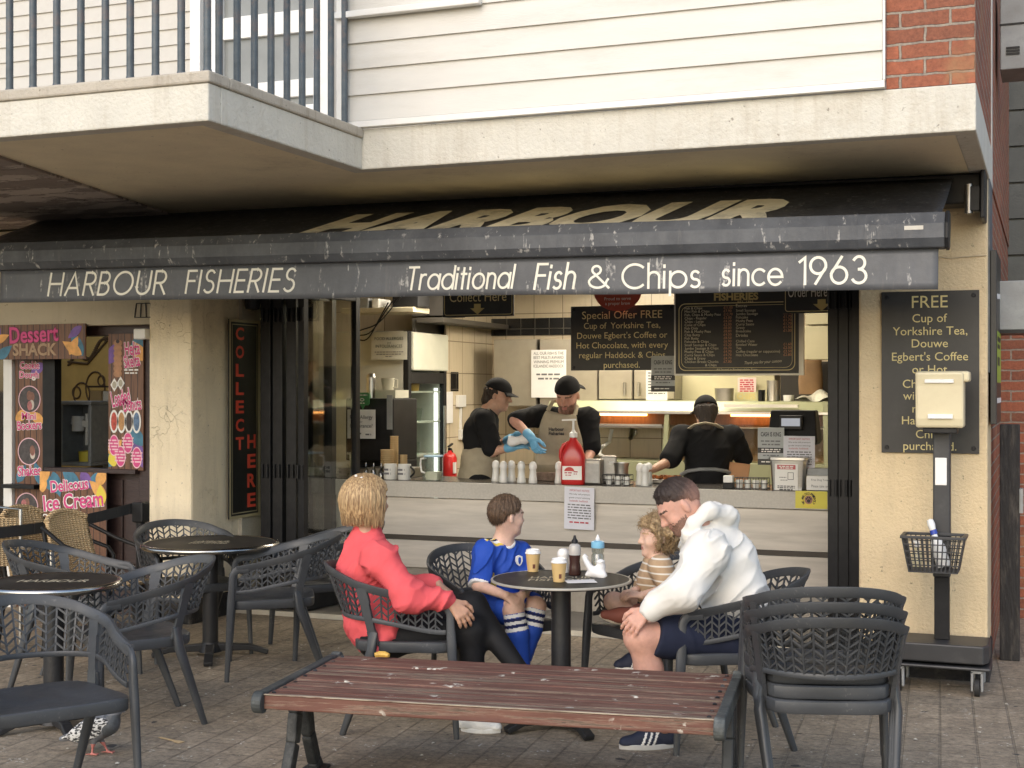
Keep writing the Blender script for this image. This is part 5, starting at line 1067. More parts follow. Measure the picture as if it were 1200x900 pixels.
q = MB(); q.bb(r0, r1, YR-.03, YR+.54, zr(566), zr(541)); P(q, 'lower_ledge', RG, rg, bevel=.006)
q = MB(); q.bb(r0, r1, YR+.02, YR+.54, .03, zr(566.3)); P(q, 'base', STEELD, rg)
q = MB(); q.hexa([V((X_at(776, YR), YR-.02, zr(541))), V((X_at(782, YR), YR-.02, zr(541))), V((X_at(782, YR), YR+.05, zr(541))), V((X_at(776, YR), YR+.05, zr(541))), V((X_at(779, YR), YR+.0, zr(483))), V((X_at(784, YR), YR+.0, zr(483))), V((X_at(784, YR), YR+.05, zr(483))), V((X_at(779, YR), YR+.05, zr(483)))]); P(q, 'glass_post', RG, rg)
q = MB(); q.hexa([V((X_at(966, YR), YR-.02, zr(541))), V((X_at(974, YR), YR-.02, zr(541))), V((X_at(974, YR), YR+.05, zr(541))), V((X_at(966, YR), YR+.05, zr(541))), V((X_at(964, YR), YR+.0, zr(470))), V((X_at(972, YR), YR+.0, zr(470))), V((X_at(972, YR), YR+.05, zr(470))), V((X_at(964, YR), YR+.05, zr(470)))]); P(q, 'glass_post', RG, rg)
q = MB(); q.bb(X_at(784, YR), X_at(964, YR), YR+.01, YR+.016, zr(541), zr(486)); P(q, 'sneeze_glass', m_glass('range_glass', (.93, .90, .84), .03), rg)
q = MB(); q.bb(X_at(850, YR), X_at(936, YR), YR-.06, YR+.0, zr(477), zr(473.5)); P(q, 'ticket_rail', STEEL, rg)
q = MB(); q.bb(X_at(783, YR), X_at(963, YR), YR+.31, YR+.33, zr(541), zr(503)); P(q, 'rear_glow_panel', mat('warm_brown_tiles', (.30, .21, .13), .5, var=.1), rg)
for px in (741,): q = MB(); p_ = on_y(px, 507, YR+.5); q.cyl((p_.x, YR+.50, p_.z), (p_.x, YR+.56, p_.z), .035, n=16); q.cyl((p_.x, YR+.505, p_.z+.02), (p_.x, YR+.44, p_.z-.05), .028, .022, n=16); P(q, 'tap', STEEL, rg, smooth=True)
q = MB(); q.tube([on_y(717, 503, YR+.3), on_y(714, 518, YR+.28), on_y(704, 525, YR+.2), on_y(703, 532, YR+.2), on_y(713, 541, YR+.2)], .018, 8); P(q, 'hose', WHP, rg, smooth=True)
q = MB(); q.bb(X_at(792, 12.6), X_at(908, 12.6), 12.6, 12.84, Z_at(850, 471, 12.6), Z_at(850, 380, 12.6)); tag(q.build('cream_cabinet', CREAMP, None, bevel=.006), 'cream cabinet panel on the back wall under the menu board', 'cabinet')
for i, (p0, p1, y0, y1, m_, nm, lb) in enumerate(((838, 860, 459, 472, STEELD, 'steel_tub', 'steel tub of napkins on the range left of the CHIPS box'), (889, 896, 461, 472, FRAME, 'dark_jar', 'dark jar on the range right of the CHIPS box'), (899, 913, 450, 472, STEEL, 'steel_jug', 'steel scoop jug standing on the range'), (918, 930, 467, 472, SHK, 'small_white_box', 'small white box on the range near its right end'))):
    q = loft([rsec((X_at(p1, 12.05)-X_at(p0, 12.05))/2*k_, .07, z, e=3) for k_, z in ((.9, 0), (1, Z_at(880, y0, 12.05)-zr(470)+.03))]); tag(q.build(nm, m_, None, smooth=True, ang=30, loc=(X_at((p0+p1)/2, 12.05), 12.05, zr(470)+.0005)), lb, 'container')
b, w, h = board('chips_box', 'yellow CHIPS carton on top of the range', 'box', 861, 461, 888, 471.5, 12.1, mat('cream_carton', (.55, .52, .30), .6), .08); b.location.z = zr(470)+.0005; fit_text('CHIPS', w*.1, w*.9, h*.15, h*.85, GOLD, b, -.002, bold=.05)
q = MB(); rn = random.Random(5); pts = [[0]*9 for _ in range(7)]
q.grid(lambda u, v: V((-.17+.34*u, -.12+.24*v, .06*sin(pi*u)*sin(pi*v)+.03*sin(9*u+4*v)*sin(pi*u))), 14, 10); tag(q.build('wrapped_parcel', mat('pale_plastic_wrap', (.55, .54, .45), .3, var=.2, vs_=20), None, smooth=False, loc=(X_at(957, 12.05), 12.05, zr(470)+.02)), 'crumpled clear wrapped parcel at the right end of the range top', 'parcel')
for i, (p0, p1, y0, y1) in enumerate(((944, 975, 366, 380), (942, 975, 382, 421))): b, w, h = board('carton', ('small cream carton on the upper shelf right of the menu board', 'large cream carton right of the menu board')[i], 'carton', p0, y0, p1, y1, 11.6, CREAMP, .3)
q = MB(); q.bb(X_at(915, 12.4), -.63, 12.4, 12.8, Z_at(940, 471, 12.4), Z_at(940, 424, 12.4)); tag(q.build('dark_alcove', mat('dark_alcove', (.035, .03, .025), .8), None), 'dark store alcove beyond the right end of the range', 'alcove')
q = loft([rsec(.10, .06, 0, e=3), rsec(.105, .06, .12, e=3), rsec(.09, .05, .26, e=3), rsec(.10, .02, .34, e=3)]); tag(q.build('paper_bag', mat('brown_paper_bag', (.22, .13, .06), .8, var=.2), None, smooth=True, loc=(X_at(950, 12.2), 12.2, zr(470)+.06)), 'brown paper bag in the dark alcove', 'bag')
b, w, h = board('serving_tray', 'orange-brown tray leaning beside the black-shirted worker at the counter', 'tray', 852, 541, 876, 563, 10.2, mat('orange_tray', (.42, .19, .06), .5), .012); b.rotation_euler = (R(-12), R(6), 0)
pb = thing('plastic_tub', 'clear plastic tub of batter bits in front of the central worker', 'tub', (X_at(641, 9.92), 9.92, CT+.0045)); q = loft([rsec(.115, .08, .001), rsec(.135, .095, .12), rsec(.142, .10, .125)], False); q.build('tub', m_glass('tub_plastic', (.75, .75, .72), .1, .25), pb, smooth=True, ang=30); q = loft([rsec(.11, .075, .003), rsec(.125, .085, .06)]); q.build('tub_contents', mat('pale_pink_batter', (.50, .36, .30), .8, var=.3, vs_=40, bump=.01), pb, smooth=True)
bt = thing('food_tray', 'tray of chopped orange food before the back worker', 'tray', (X_at(778, 9.95), 9.95, CT+.0045)); q = MB(); q.bb(-.13, .13, -.09, .09, 0, .03); q.build('tray', STEELD, bt, bevel=.006)
q = MB(); rn = random.Random(8)
for i in range(60): p = (rn.uniform(-.11, .11), rn.uniform(-.07, .07), .034+rn.random()*.02); q.box(p, (.03, .012, .012), MX.Rotation(rn.random()*6, 3, 'Z'))
q.build('food', mat('orange_food', (.50, .17, .05), .6, var=.3, vs_=30), bt)['kind'] = 'stuff'
# ------------------------------------------------------------------ dessert kiosk beside the left pier
YK = 8.42
zk = lambda px, py, Y=YK: Z_at(px, py, Y)
xk = lambda px, Y=YK: X_at(px, Y)
ki = thing('dessert_kiosk', 'dessert kiosk front with dark brown frame, open hatch and cream header board', 'kiosk', (-7.2, YK, 0))
HEAD = m_render('kiosk_header_cream', (.50, .44, .33), (.3, .25, .18), .3, bs=40, bd=.002)
q = MB(); q.bb(xk(-60), XL0+.14, YK-.16, YK-.06, zk(100, 383), ZS-.02); P(q, 'header_board', HEAD, ki, bevel=.004)
q = MB(); q.bb(-9.6, XL0, YK-.06, YK+.1, zk(100, 394), ZS-.02); P(q, 'lintel', WOODD, ki)
q = MB(); q.bb(xk(168), XL0+.02, YK-.05, YK+.05, 0, zk(100, 394)); P(q, 'door_post', WOODD, ki, bevel=.004)
q = MB(); q.bb(xk(7), xk(17), YK-.03, YK+.04, 0, zk(100, 394)); P(q, 'white_post', UPVC, ki, bevel=.004)
q = MB(); q.bb(xk(52), xk(66), YK-.02, YK+.06, 0, zk(100, 394)); P(q, 'hatch_post', FRAME, ki, bevel=.004)
q = MB(); q.bb(xk(17.3), xk(51.8), YK+.02, YK+.04, 0, zk(100, 394)); P(q, 'side_panel', PLANK, ki)
q = MB(); q.bb(xk(66.3), xk(167.7), YK, YK+.04, 0, zk(100, 553)); 
for p0, p1 in ((126, 145), (148, 166)):
    for y0, y1 in ((562, 592), (600, 660)): q.bb(xk(p0), xk(p1), YK-.016, YK-.001, zk(140, y1), zk(140, y0))
P(q, 'lower_door', WOODD, ki, bevel=.004)
q = MB(); q.bb(xk(62), xk(168), YK-.10, YK-.002, zk(110, 553.5), zk(110, 548)); P(q, 'hatch_sill', WOODD, ki, bevel=.004)
YKB = 10.6; KW = mat('kiosk_yellow_wall', (.50, .36, .13), .7, var=.1)
q = MB(); q.bb(-10.2, XL0-.02, YKB, YKB+.1, 0, ZS); q.bb(-10.2, -10.1, YK, YKB, 0, ZS); q.bb(XL0-.06, XL0-.021, YK+.1, YKB, 0, ZS); P(q, 'inner_wall', KW, ki)
q = MB(); q.bb(-10.2, XL0-.02, YK+.05, YKB, -.02, .02); P(q, 'inner_floor', WOODD, ki)
q = MB(); q.bb(-9.6, xk(6.7), YK+.02, YK+.03, 0, zk(100, 394)); P(q, 'side_window', m_glass('kiosk_glass', (.45, .42, .36), .06), ki)
lm = thing('ceiling_light', 'ceiling light inside the dessert kiosk', 'ceiling light', (-8.0, 9.6, ZS-.02)); q = MB(); q.bb(-.3, .3, -.1, .1, -.05, 0); q.build('light_frame', WHITE, lm); q = MB(); q.bb(-.28, .28, -.08, .08, -.056, -.0505); q.build('diffuser', mat('kiosk_light_diffuser', (.8, .8, .75), .5, var=0, emit=((1, .84, .58), 8)), lm)
# chalk drawings on the kiosk back wall, machine and shelf inside
DRW = mat('brown_wall_drawing', (.10, .065, .035), .8)
dw = thing('wall_drawing', 'brown line drawings of a donut and an ice cream on the yellow kiosk wall', 'drawing', (0, YKB-.004, 0))
q = MB(); 
for px, py, rx, ry in ((112, 455, 14, 20), (119, 446, 5, 6), (96, 462, 12, 14), (90, 460, 6, 7)):
    c = on_y(px, py, YKB); k = 12.5/1620; q.tube([(c.x+rx*k*cos(a), 0, c.z+ry*k*sin(a)) for a in [2*pi*i/24 for i in range(24)]], .008, 5, closed=True)
for i in range(40):
    a = i/39; c = on_y(82+44*a, 428-26*a-7*sin(a*9), YKB); q.tube([(c.x-.02, 0, c.z), (c.x+.02, 0, c.z+.02)], .01, 5)
c0_, c1_ = on_y(80, 424, YKB), on_y(126, 395, YKB); q.tube([(c0_.x, 0, c0_.z), ((c0_.x+c1_.x)/2, 0, c0_.z-.02), (c1_.x, 0, c1_.z-.03)], .012, 5); q.build('drawing', DRW, dw)
mc = thing('milkshake_machine', 'grey milkshake machine with a yellow base in the kiosk hatch', 'machine', (xk(88, 8.9), 8.9, zk(88, 546, 8.9)))
w2 = (xk(107, 8.9)-xk(70, 8.9))/2; h2 = zk(88, 470, 8.9)-zk(88, 546, 8.9)
q = MB(); q.bb(-w2, w2, 0, .3, .0, .03); q.bb(-w2, -w2+.03, 0, .3, .031, h2-.031); q.bb(w2-.03, w2, 0, .3, .031, h2-.031); q.bb(-w2, w2, 0, .3, h2-.03, h2); q.bb(-w2+.031, w2-.031, .24, .3, .031, h2-.031); q.build('housing', GREYM, mc, bevel=.006)
q = MB(); q.cyl((.02, .12, .16), (.02, .12, h2-.10), .016, n=10); q.bar((-.11, .10, h2-.16), (.14, .10, h2-.20), .03, .05); q.cyl((-.05, .1, h2-.24), (-.05, .1, h2-.12), .05, n=14); q.build('mixer_head', SHK, mc, smooth=True)
q = MB(); q.lathe([(0, .031), (.06, .031), (.065, .11), (0, .12)], 18, (.02, .12, 0)); q.build('yellow_cup', YELL, mc, smooth=True)
sf = thing('kiosk_shelf', 'kiosk shelf unit with boxes behind the milkshake machine', 'shelf', (xk(117, 9.2), 9.2, 0))
for i in range(5): q = MB(); q.bb(-.12, .14, 0, .3, zk(117, 548-24*i, 9.2)-.015, zk(117, 548-24*i, 9.2)); q.build('shelf_board', WOODD, sf)
rn = random.Random(4)
for i in range(4):
    z = zk(117, 548-24*i, 9.2)
    for j in range(2): q = MB(); q.bb(-.11+.125*j, .0+.125*j, .02, .2, z+.0005, z+.08+.05*rn.random()); tag(q.build('shelf_box', (KRAFT, SHK, mat('brown_box', (.20, .10, .05), .7))[(i+j) % 3], None, loc=sf.location), 'small box of stock on the kiosk shelf behind the milkshake machine', 'box', 'stock boxes on the kiosk shelf')
rd = MB(); rd.cyl((0, 0, 0), (0, 0, .42), .03, .02, 12); tag(rd.build('red_umbrella', mat('red_cloth', (.42, .03, .03), .7), None, smooth=True, loc=(xk(66.5, 8.6), 8.6, zk(66, 452, 8.6))), 'narrow red cloth hanging inside the kiosk hatch', 'cloth')
q = MB(); q.bb(-.05, .05, -.1, 0, 0, .075); tag(q.build('security_light', WHP, None, bevel=.008, loc=(xk(173, 8.3), 8.3, zk(173, 398, 8.3))), 'small white outdoor light box at the top of the kiosk door post', 'light')
# kiosk boards
def foods(parent, x, z, r, seed):
    rnd = random.Random(seed); disc(parent, x, z, r*1.08, r*1.08, PINKL, -.0018, 'ring'); disc(parent, x, z, r, r, mat('dark_photo_ground', (.06, .05, .05), .5, var=.5, vs_=30), -.0026, 'photo')
    for i in range(4): a = rnd.uniform(0, 6.3); disc(parent, x+r*.4*cos(a), z-r*.1+r*.4*sin(a), r*.24, r*.38, (mat('cocoa_print', (.22, .10, .07), .5, var=.3, vs_=40), mat('cream_print', (.55, .48, .42), .5, var=.2, vs_=40), mat('berry_print', (.40, .14, .14), .5, var=.3, vs_=40))[i % 3], -.0032-.0004*i, 'food_print', 14)
b, w, h = board('kiosk_sign', 'wide dessert shack sign in pink and stone lettering hanging over the kiosk hatch', 'sign', -8, 380, 100, 421, YK-.20, PLANK)
for i, (x, z, l, wd, a, m_) in enumerate(((.0, .05, .20, .05, 70, PURP), (.03, .0, .18, .05, 35, TEAL), (.0, h*.5, .16, .04, 20, ORANGE), (w-.02, .02, .22, .055, 120, TEAL), (w-.03, .03, .20, .05, 150, ORANGE), (w-.14, .03, .16, .045, 60, ORANGE), (w-.03, h-.02, .15, .04, 215, PURP))): leaf(b, x, z, min(l, h), wd*.8, R(a), m_, -.0010-.0003*i)
fancy(b, 'Dessert', w*.18, w*.72, h*.47, h*.97, R(2), mat('dark_plum_print', (.12, .02, .05), .5)); fit_text('SHACK', w*.22, w*.70, h*.10, h*.46, mat('stone_lettering', (.40, .27, .17), .6, var=.25, vs_=30), b, -.003, bold=.03)
def tallboard(label, p0, p1, y0, y1): return board('kiosk_board', label, 'sign', p0, y0, p1, y1, YK-.005, PLANK)
b, w, h = tallboard('narrow kiosk board listing Cookie Dough, Mini Bockers and Shakes with round photos', 18, 51.5, 421.5, 569); 
for i, (x, z, l, a, m_) in enumerate(((.02, .02, .16, 60, TEAL), (w-.02, .0, .2, 110, TEAL), (.0, h*.52, .16, 30, ORANGE), (w, h*.5, .16, 150, ORANGE), (w, h*.97, .16, 215, PURP))): leaf(b, x, z, l, .04, R(a), m_, -.0010-.0003*i)
F_ = lambda py, b0=569, b1=421.5, hh=h: (b0-py)/(b0-b1)*hh
fancy(b, 'Cookie', w*.16, w*.86, F_(433), F_(423)); fancy(b, 'Dough', w*.14, w*.84, F_(446), F_(434.5)); foods(b, w*.5, F_(468), w*.36, 1); fancy(b, 'Mini', w*.22, w*.74, F_(492), F_(483)); fancy(b, 'Bockers', w*.06, w*.94, F_(504), F_(492.5), R(3)); foods(b, w*.48, F_(529), w*.36, 2); fancy(b, 'Shakes', w*.08, w*.92, F_(558), F_(545), R(4))
q = MB(); q.bb(xk(8, 8.36), xk(46, 8.36), 8.30, YK-.021, zk(30, 572, 8.36), zk(30, 567.5, 8.36)); P(q, 'side_shelf', FRAME, ki)
b, w, h = tallboard('small kiosk board reading Ice Cream Shakes under the dark shelf', 17.5, 47, 573, 628); leaf(b, 0, h*.5, .16, .05, R(40), TEAL, -.001); foods(b, w*.48, h*.62, w*.42, 3); fancy(b, 'Ice Cream', w*.06, w*.94, h*.14, h*.29); fancy(b, 'Shakes', w*.06, w*.94, h*-.02, h*.13)
b, w, h = board('kiosk_board', 'tall kiosk board of Helta Skelta and Loaded Donuts with pink ovals', 'sign', 127, 391, 168, 551, YK-.07, PLANK)
F_ = lambda py: (551-py)/160*h
for i, (x, z, l, a, m_) in enumerate(((.0, h*.78, .2, 60, PURP), (w, h*.98, .18, 230, TEAL), (w, h*.80, .16, 120, ORANGE), (w, .02, .25, 110, PURP), (0, .02, .2, 60, TEAL), (0, h*.12, .16, 40, ORANGE), (w, h*.18, .2, 130, TEAL), (.0, h*.06, .1, 20, YELL))): leaf(b, x, z, l, .05, R(a), m_, -.0010-.0002*i)
for i in range(7): disc(b, w*.28, F_(402+6.0*i), w*.125, .026, mat('donut_print', (.40, .20, .10), .5, var=.2, vs_=30), -.003-.0003*i, 'donut_print', 18)
disc(b, w*.28, F_(400), w*.05, .014, WOODD, -.0058, 'donut_hole', 14); fancy(b, 'Helta', w*.46, w*.92, F_(417), F_(400), R(4)); fancy(b, 'Skelta', w*.44, w*.92, F_(431), F_(415), R(8)); dashes(b, [(w*.46, w*.86, F_(434.5), .012), (w*.48, w*.84, F_(438), .010)], WHT)
for x, z in ((.18, 451), (.36, 449)): q = MB(); q.add([(w*x-.035, -.003, F_(z)), (w*x, -.003, F_(z)-.05), (w*x+.035, -.003, F_(z)), (w*x, -.003, F_(z)+.05)], [(0, 1, 2, 3)]); q.build('dip_pot', WHT, b, recalc=False); disc(b, w*x, F_(z), .018, .026, mat('sauce_print', (.40, .36, .28), .5), -.004, 'dip', 12)
fancy(b, 'Loaded', w*.08, w*.64, F_(476), F_(456), R(12)); fancy(b, 'Donuts', w*.42, w*.96, F_(482), F_(466), R(8))
for i, m_ in enumerate((mat('strawberry_print', (.45, .06, .04), .5, var=.4, vs_=40), mat('caramel_print', (.42, .22, .08), .5, var=.3, vs_=40), mat('choc_print', (.05, .03, .025), .5, var=.5, vs_=40), mat('blue_sweets_print', (.10, .17, .28), .5, var=.5, vs_=50))): x = w*(.17+.215*i); disc(b, x, F_(494), w*.125, .085, WHT, -.003, 'tray_print', 20); disc(b, x, F_(494), w*.085, .068, m_, -.004, 'topping', 16)
for i, (x, y_) in enumerate(((.17, 522), (.57, 519), (.36, 535), (.82, 536))): disc(b, w*x, F_(y_), w*.145, .078, PINKL, -.003, 'oval_edge'); disc(b, w*x, F_(y_), w*.125, .070, PINK, -.004, 'oval'); dashes(b, [(w*x-.05, w*x+.05, F_(y_)+d, .011) for d in (.03, .008, -.014, -.036)], PINKL, -.005)
b, w, h = board('kiosk_board', 'large poster reading Delicous Ice Cream with pink lettering on the kiosk lower door', 'sign', 46.5, 553, 125, 668, YK-.125, PLANK)
F_ = lambda py: (668-py)/115*h
for i, (x, z, l, a, m_) in enumerate(((.0, h*.98, .24, -40, TEAL), (.12, h, .2, -70, TEAL), (w*.35, h, .2, -30, TEAL), (w, h*.99, .2, 205, TEAL), (w*.62, h, .16, -50, PURP), (.0, h*.86, .2, 60, ORANGE), (w*.05, h*.78, .16, 95, ORANGE), (w*.86, h*.86, .17, 60, ORANGE), (w, h*.74, .2, 140, ORANGE), (w*.93, h*.66, .16, 95, YELL))): leaf(b, x, z, l, .045, R(a), m_, -.0010-.0002*i)
fancy(b, 'Delicous', w*.16, w*.74, F_(576), F_(561), R(6)); fancy(b, 'Ice Cream', w*.05, w*.96, F_(597), F_(577), R(6)); fit_text('CHOOSE YOUR FLAVOUR', w*.05, w*.95, F_(608), F_(602), WHT, b, -.003, bold=.03, rot=R(2))
q = MB(); q.add([(w*.52, -.003, F_(662)), (w*.82, -.003, F_(660)), (w*.66, -.003, F_(618))], [(0, 1, 2)]); q.build('pink_cone_print', mat('pink_swirl_print', (.72, .26, .34), .5, var=.5, vs_=12), b, recalc=False)
for i in range(3): disc(b, w*(.60+.06*i), F_(655-8*i), .035-.008*i, .016, mat('red_swirl_print', (.55, .05, .10), .5), -.004-.0003*i, 'swirl', 14)
q = MB(); k_ = w/78; 
for i in range(4): q.bar((w*1.0+.1*0, 0, 0), (w*1.0, 0, 0.001), .001, .001)
ic = thing('header_icon', 'black outline of a sundae cup painted on the cream kiosk header', 'painted icon', (xk(168, YK-.165), YK-.165, zk(168, 367, YK-.165))); q = MB()
for a, c in (((-.06, .07), (.06, .07)), ((-.06, .07), (-.075, -.03)), ((.06, .07), (.075, -.03)), ((-.075, -.03), (.075, -.03)), ((-.02, .07), (-.025, -.03)), ((.02, .07), (.025, -.03))): q.bar((a[0], 0, a[1]), (c[0], 0, c[1]), .006, .006, (0, 1, 0))
q.build('outline', INK, ic)
# COLLECT HERE sign on the side of the left pier
SX = XL1+.034; pa, pb = on_x(267, 372, SX), on_x(302.5, 372, SX)
cs = thing('collect_sign', 'tall narrow black sign with red COLLECT HERE letters on the side of the left pier', 'sign', (SX, pa.y, on_x(285, 606, SX).z), R(90)); w, h = pb.y-pa.y, on_x(285, 375, SX).z-on_x(285, 606, SX).z
q = MB(); q.bb(0, w, -.012, .0, 0, h); q.build('board', BLK, cs, bevel=.002)
o = outline(w, h, .0, .02, mat('pale_gold_trim', (.45, .38, .22), .5), cs, y=-.0135); o = outline(w, h, .035, .006, mat('pale_gold_trim', (.4, .4, .3), .5), cs, y=-.0135)
G_ = lambda py: (606-py)/231*h
for i, ch in enumerate('COLLECT'): fit_text(ch, w*.20, w*.47, G_(399+21.3*i), G_(384+21.3*i), REDL, cs, -.0140, bold=.03)
for i, ch in enumerate('HERE'): fit_text(ch, w*.58, w*.86, G_(526+23*i), G_(509.5+23*i), REDL, cs, -.0140, bold=.03)
q = MB(); q.lathe([(.0, -.05), (.05, -.04), (.06, 0), (.06, .05), (0, .06)], 18); tag(q.build('outdoor_speaker', FRAME, None, smooth=True, loc=on_x(296, 356, SX+.09)), 'round black fitting above the tall collect sign', 'fitting')
# queue barrier and wicker chairs at the left
pp = on_z(165, 742, 0); bz = lambda py: EYE+(HOR-py)*((pp-CP).dot(fw))/FPX
br = thing('barrier_post', 'black retractable barrier post at the foot of the cracked pier', 'barrier post', (pp.x, pp.y, 0)); q = MB(); q.cyl((0, 0, 0), (0, 0, .02), .16, .15, 28); q.cyl((0, 0, .021), (0, 0, bz(612)), .032, n=18); q.build('post', FRAME, br, smooth=True); q = MB(); q.bb(-.045, .045, -.045, .045, bz(612)+.0005, bz(588)); q.build('belt_head', FRAME, br, bevel=.012)
# the belt
e0 = V((pp.x-.045, pp.y, bz(595))); e1 = at_t(-40, 628, (pp-CP).dot(fw)-1.05); q = MB(); n = 24
for i in range(n):
    a, b_ = i/n, (i+1)/n; p0, p1 = e0.lerp(e1, a)-V((0, 0, .03*sin(pi*a))), e0.lerp(e1, b_)-V((0, 0, .03*sin(pi*b_))); q.add([p0+V((0, 0, -.035)), p1+V((0, 0, -.035)), p1+V((0, 0, .035)), p0+V((0, 0, .035))], [(0, 1, 2, 3)])
bl = tag(q.build('barrier_belt', mat('black_webbing', (.02, .02, .02), .8), None), 'black barrier belt stretched across the kiosk front', 'belt'); so = bl.modifiers.new('thick', 'SOLIDIFY'); so.thickness = .003
def m_wicker():
    m, N, L, b, oc = newmat('tan_wicker_weave', .65)
    w1 = N.new('ShaderNodeTexWave'); w1.bands_direction = 'Z'; w1.inputs['Scale'].default_value = 24; L.new(oc, w1.inputs[0]); w2 = N.new('ShaderNodeTexWave'); w2.bands_direction = 'X'; w2.inputs['Scale'].default_value = 12; L.new(oc, w2.inputs[0])
    h = math_(N, L, 'MULTIPLY', w1.outputs[0], math_(N, L, 'ADD', w2.outputs[0], .4)); L.new(ramp_col(N, L, h, [(.1, (.42, .28, .14)), (.8, (.84, .63, .37))]), b.inputs['Base Color']); bump(N, L, b, h, .006); return m
WICK = m_wicker()
def wicker(label, px, py, t, th):
    p = at_t(px, HOR, t); c = thing('wicker_chair', label, 'chair', (p.x, p.y, 0), YAW+R(th), 'tan wicker chairs by the kiosk')
    q = MB(); q.grid(lambda u, v: V(((u-.5)*(.42-.05*v)-0, .20+.10*v+.04*(1-(2*u-1)**2), .45+.43*v-.05*(2*u-1)**2*v)), 12, 10); o = q.build('backrest', WICK, c, smooth=True); so = o.modifiers.new('t', 'SOLIDIFY'); so.thickness = .02
    q = MB(); q.tube([V(((u-.5)*.37, .30+.04*(1-(2*u-1)**2)-.01, .885-.05*(2*u-1)**2)) for u in [i/12 for i in range(13)]], .019, 10); q.build('back_roll', WICK, c, smooth=True)
    q = MB(); q.bb(-.22, .22, -.2, .22, .43, .455); q.build('seat', WICK, c, bevel=.01)
    for sg in (-1, 1):
        q = MB(); q.tube([(sg*.20, .31, .80), (sg*.25, .10, .70), (sg*.25, -.20, .62), (sg*.25, -.24, .57), (sg*.25, -.23, .3), (sg*.24, -.24, 0)], .013, 10); q.build('arm', FRAME, c, smooth=True)
        q = MB(); q.tube([(sg*.20, .30, .80), (sg*.20, .24, .42), (sg*.21, .30, 0)], .013, 10); q.build('leg', FRAME, c, smooth=True)
    return c
wicker('tan wicker chair with black arms in front of the ice cream poster, nearer the pier', 122, 640, 8.6, 68)
wicker('tan wicker chair with black arms behind the barrier belt, further from the pier', 68, 640, 8.9, 68)
q = MB(); ch_ = thing('metal_chair', 'shiny metal chair frame at the far left edge', 'chair', tuple(at_t(0, HOR, 8.4).xy)+(0,), YAW+R(40))
q.tube([(-.2, .2, 0), (-.2, .2, .9), (0, .24, .93), (.2, .2, .9), (.2, .2, 0)], .013, 10); q.tube([(-.2, .2, .66), (-.24, -.2, .66), (-.24, -.24, 0)], .013, 10); q.tube([(.2, .2, .66), (.24, -.2, .66), (.24, -.24, 0)], .013, 10); q.build('chair_frame', STEEL, ch_, smooth=True); q = MB(); q.bb(-.2, .2, -.2, .2, .43, .45); q.build('seat', STEEL, ch_, bevel=.006); q = MB(); q.grid(lambda u, v: V(((u-.5)*.38, .215, .55+.3*v)), 4, 4); o = q.build('back_panel', WICK, ch_); o.modifiers.new('t', 'SOLIDIFY').thickness = .015
# neighbouring wall far left so the street does not end at the kiosk
nb = thing('neighbour_building', 'cream rendered building front continuing left of the kiosk', 'building', (-12, 8.5, 0)); q = MB(); q.bb(-30, -9.6, YK, 9.2, 0, 6); P(q, 'wall', CREAMC, nb)
# ------------------------------------------------------------------ alley on the right
al = thing('alley_gate_post', 'weathered black timber gate post in the alley right of the pier', 'gate post', lt2w(*[(1184-600)/FPX*8.46, 8.46])); q = MB(); q.bb(-.06, .055, -.05, .05, 0, 1.44); q.build('post', BLACKW, al, bevel=.006)
q = MB(); q.bb(.052, .075, -.055, .035, .9, 1.05); q.build('latch', GREYM, al, bevel=.003)
rb = thing('alley_wall', 'red brick wall closing the alley behind the black gate', 'wall', (.2, 10.6, 0)); q = MB(); q.bb(-.5, 3.5, 10.6, 10.9, 0, 2.2); P(q, 'brickwork', BRICK, rb)
nb2 = thing('neighbour_building', 'grey roofed building beyond the alley at the right edge', 'building', (2, 14, 0)); q = MB(); q.bb(-.45, 6, 13.0, 16, 0, 7); P(q, 'wall', m_render('grey_green_render', (.12, .115, .10), (.08, .14, .12), .4), nb2)
for i in range(14): q = MB(); q.bb(-.46, 6, 12.97, 12.999, 2.2+.32*i, 2.2+.32*i+.30); P(q, 'cladding_board', mat('grey_cladding', (.10, .10, .088), .7, var=.15, bump=.002), nb2)
ut = thing('utility_box', 'galvanised metal box on the alley side at the right edge beside the poster', 'box', tuple(on_y(1185, 357, 8.85))); q = MB(); a, b_ = on_y(1170, 387, 8.85), on_y(1216, 328, 8.85); q.bb(a.x, b_.x, 8.85, 9.2, a.z, b_.z); P(q, 'casing', GREYM, ut, bevel=.006); q = MB(); q.bb(a.x-.004, b_.x, 8.84, 9.2, a.z-.02, a.z-.001); P(q, 'base_trim', FRAME, ut)
ul = thing('vent_box', 'grey slatted metal vent box high at the right edge above the alley', 'vent box', tuple(on_y(1187, 60, 9.3))); q = MB(); a, b_ = on_y(1172, 82, 9.3), on_y(1216, -20, 9.3); q.bb(a.x, b_.x, 9.3, 9.7, a.z, b_.z); P(q, 'casing', GREYM, ul, bevel=.006)
q = MB(); 
for i in range(3): z = Z_at(1187, 63-3.5*i, 9.3); q = MB(); q.bb(X_at(1179, 9.3), X_at(1195, 9.3), 9.294, 9.299, z-.007, z+.007); P(q, 'slat', FRAME, ul)
q = MB()
q.bb(a.x-.003, b_.x, 9.293, 9.3, Z_at(1187, 29, 9.3), Z_at(1187, 27, 9.3)); P(q, 'seam', FRAME, ul)
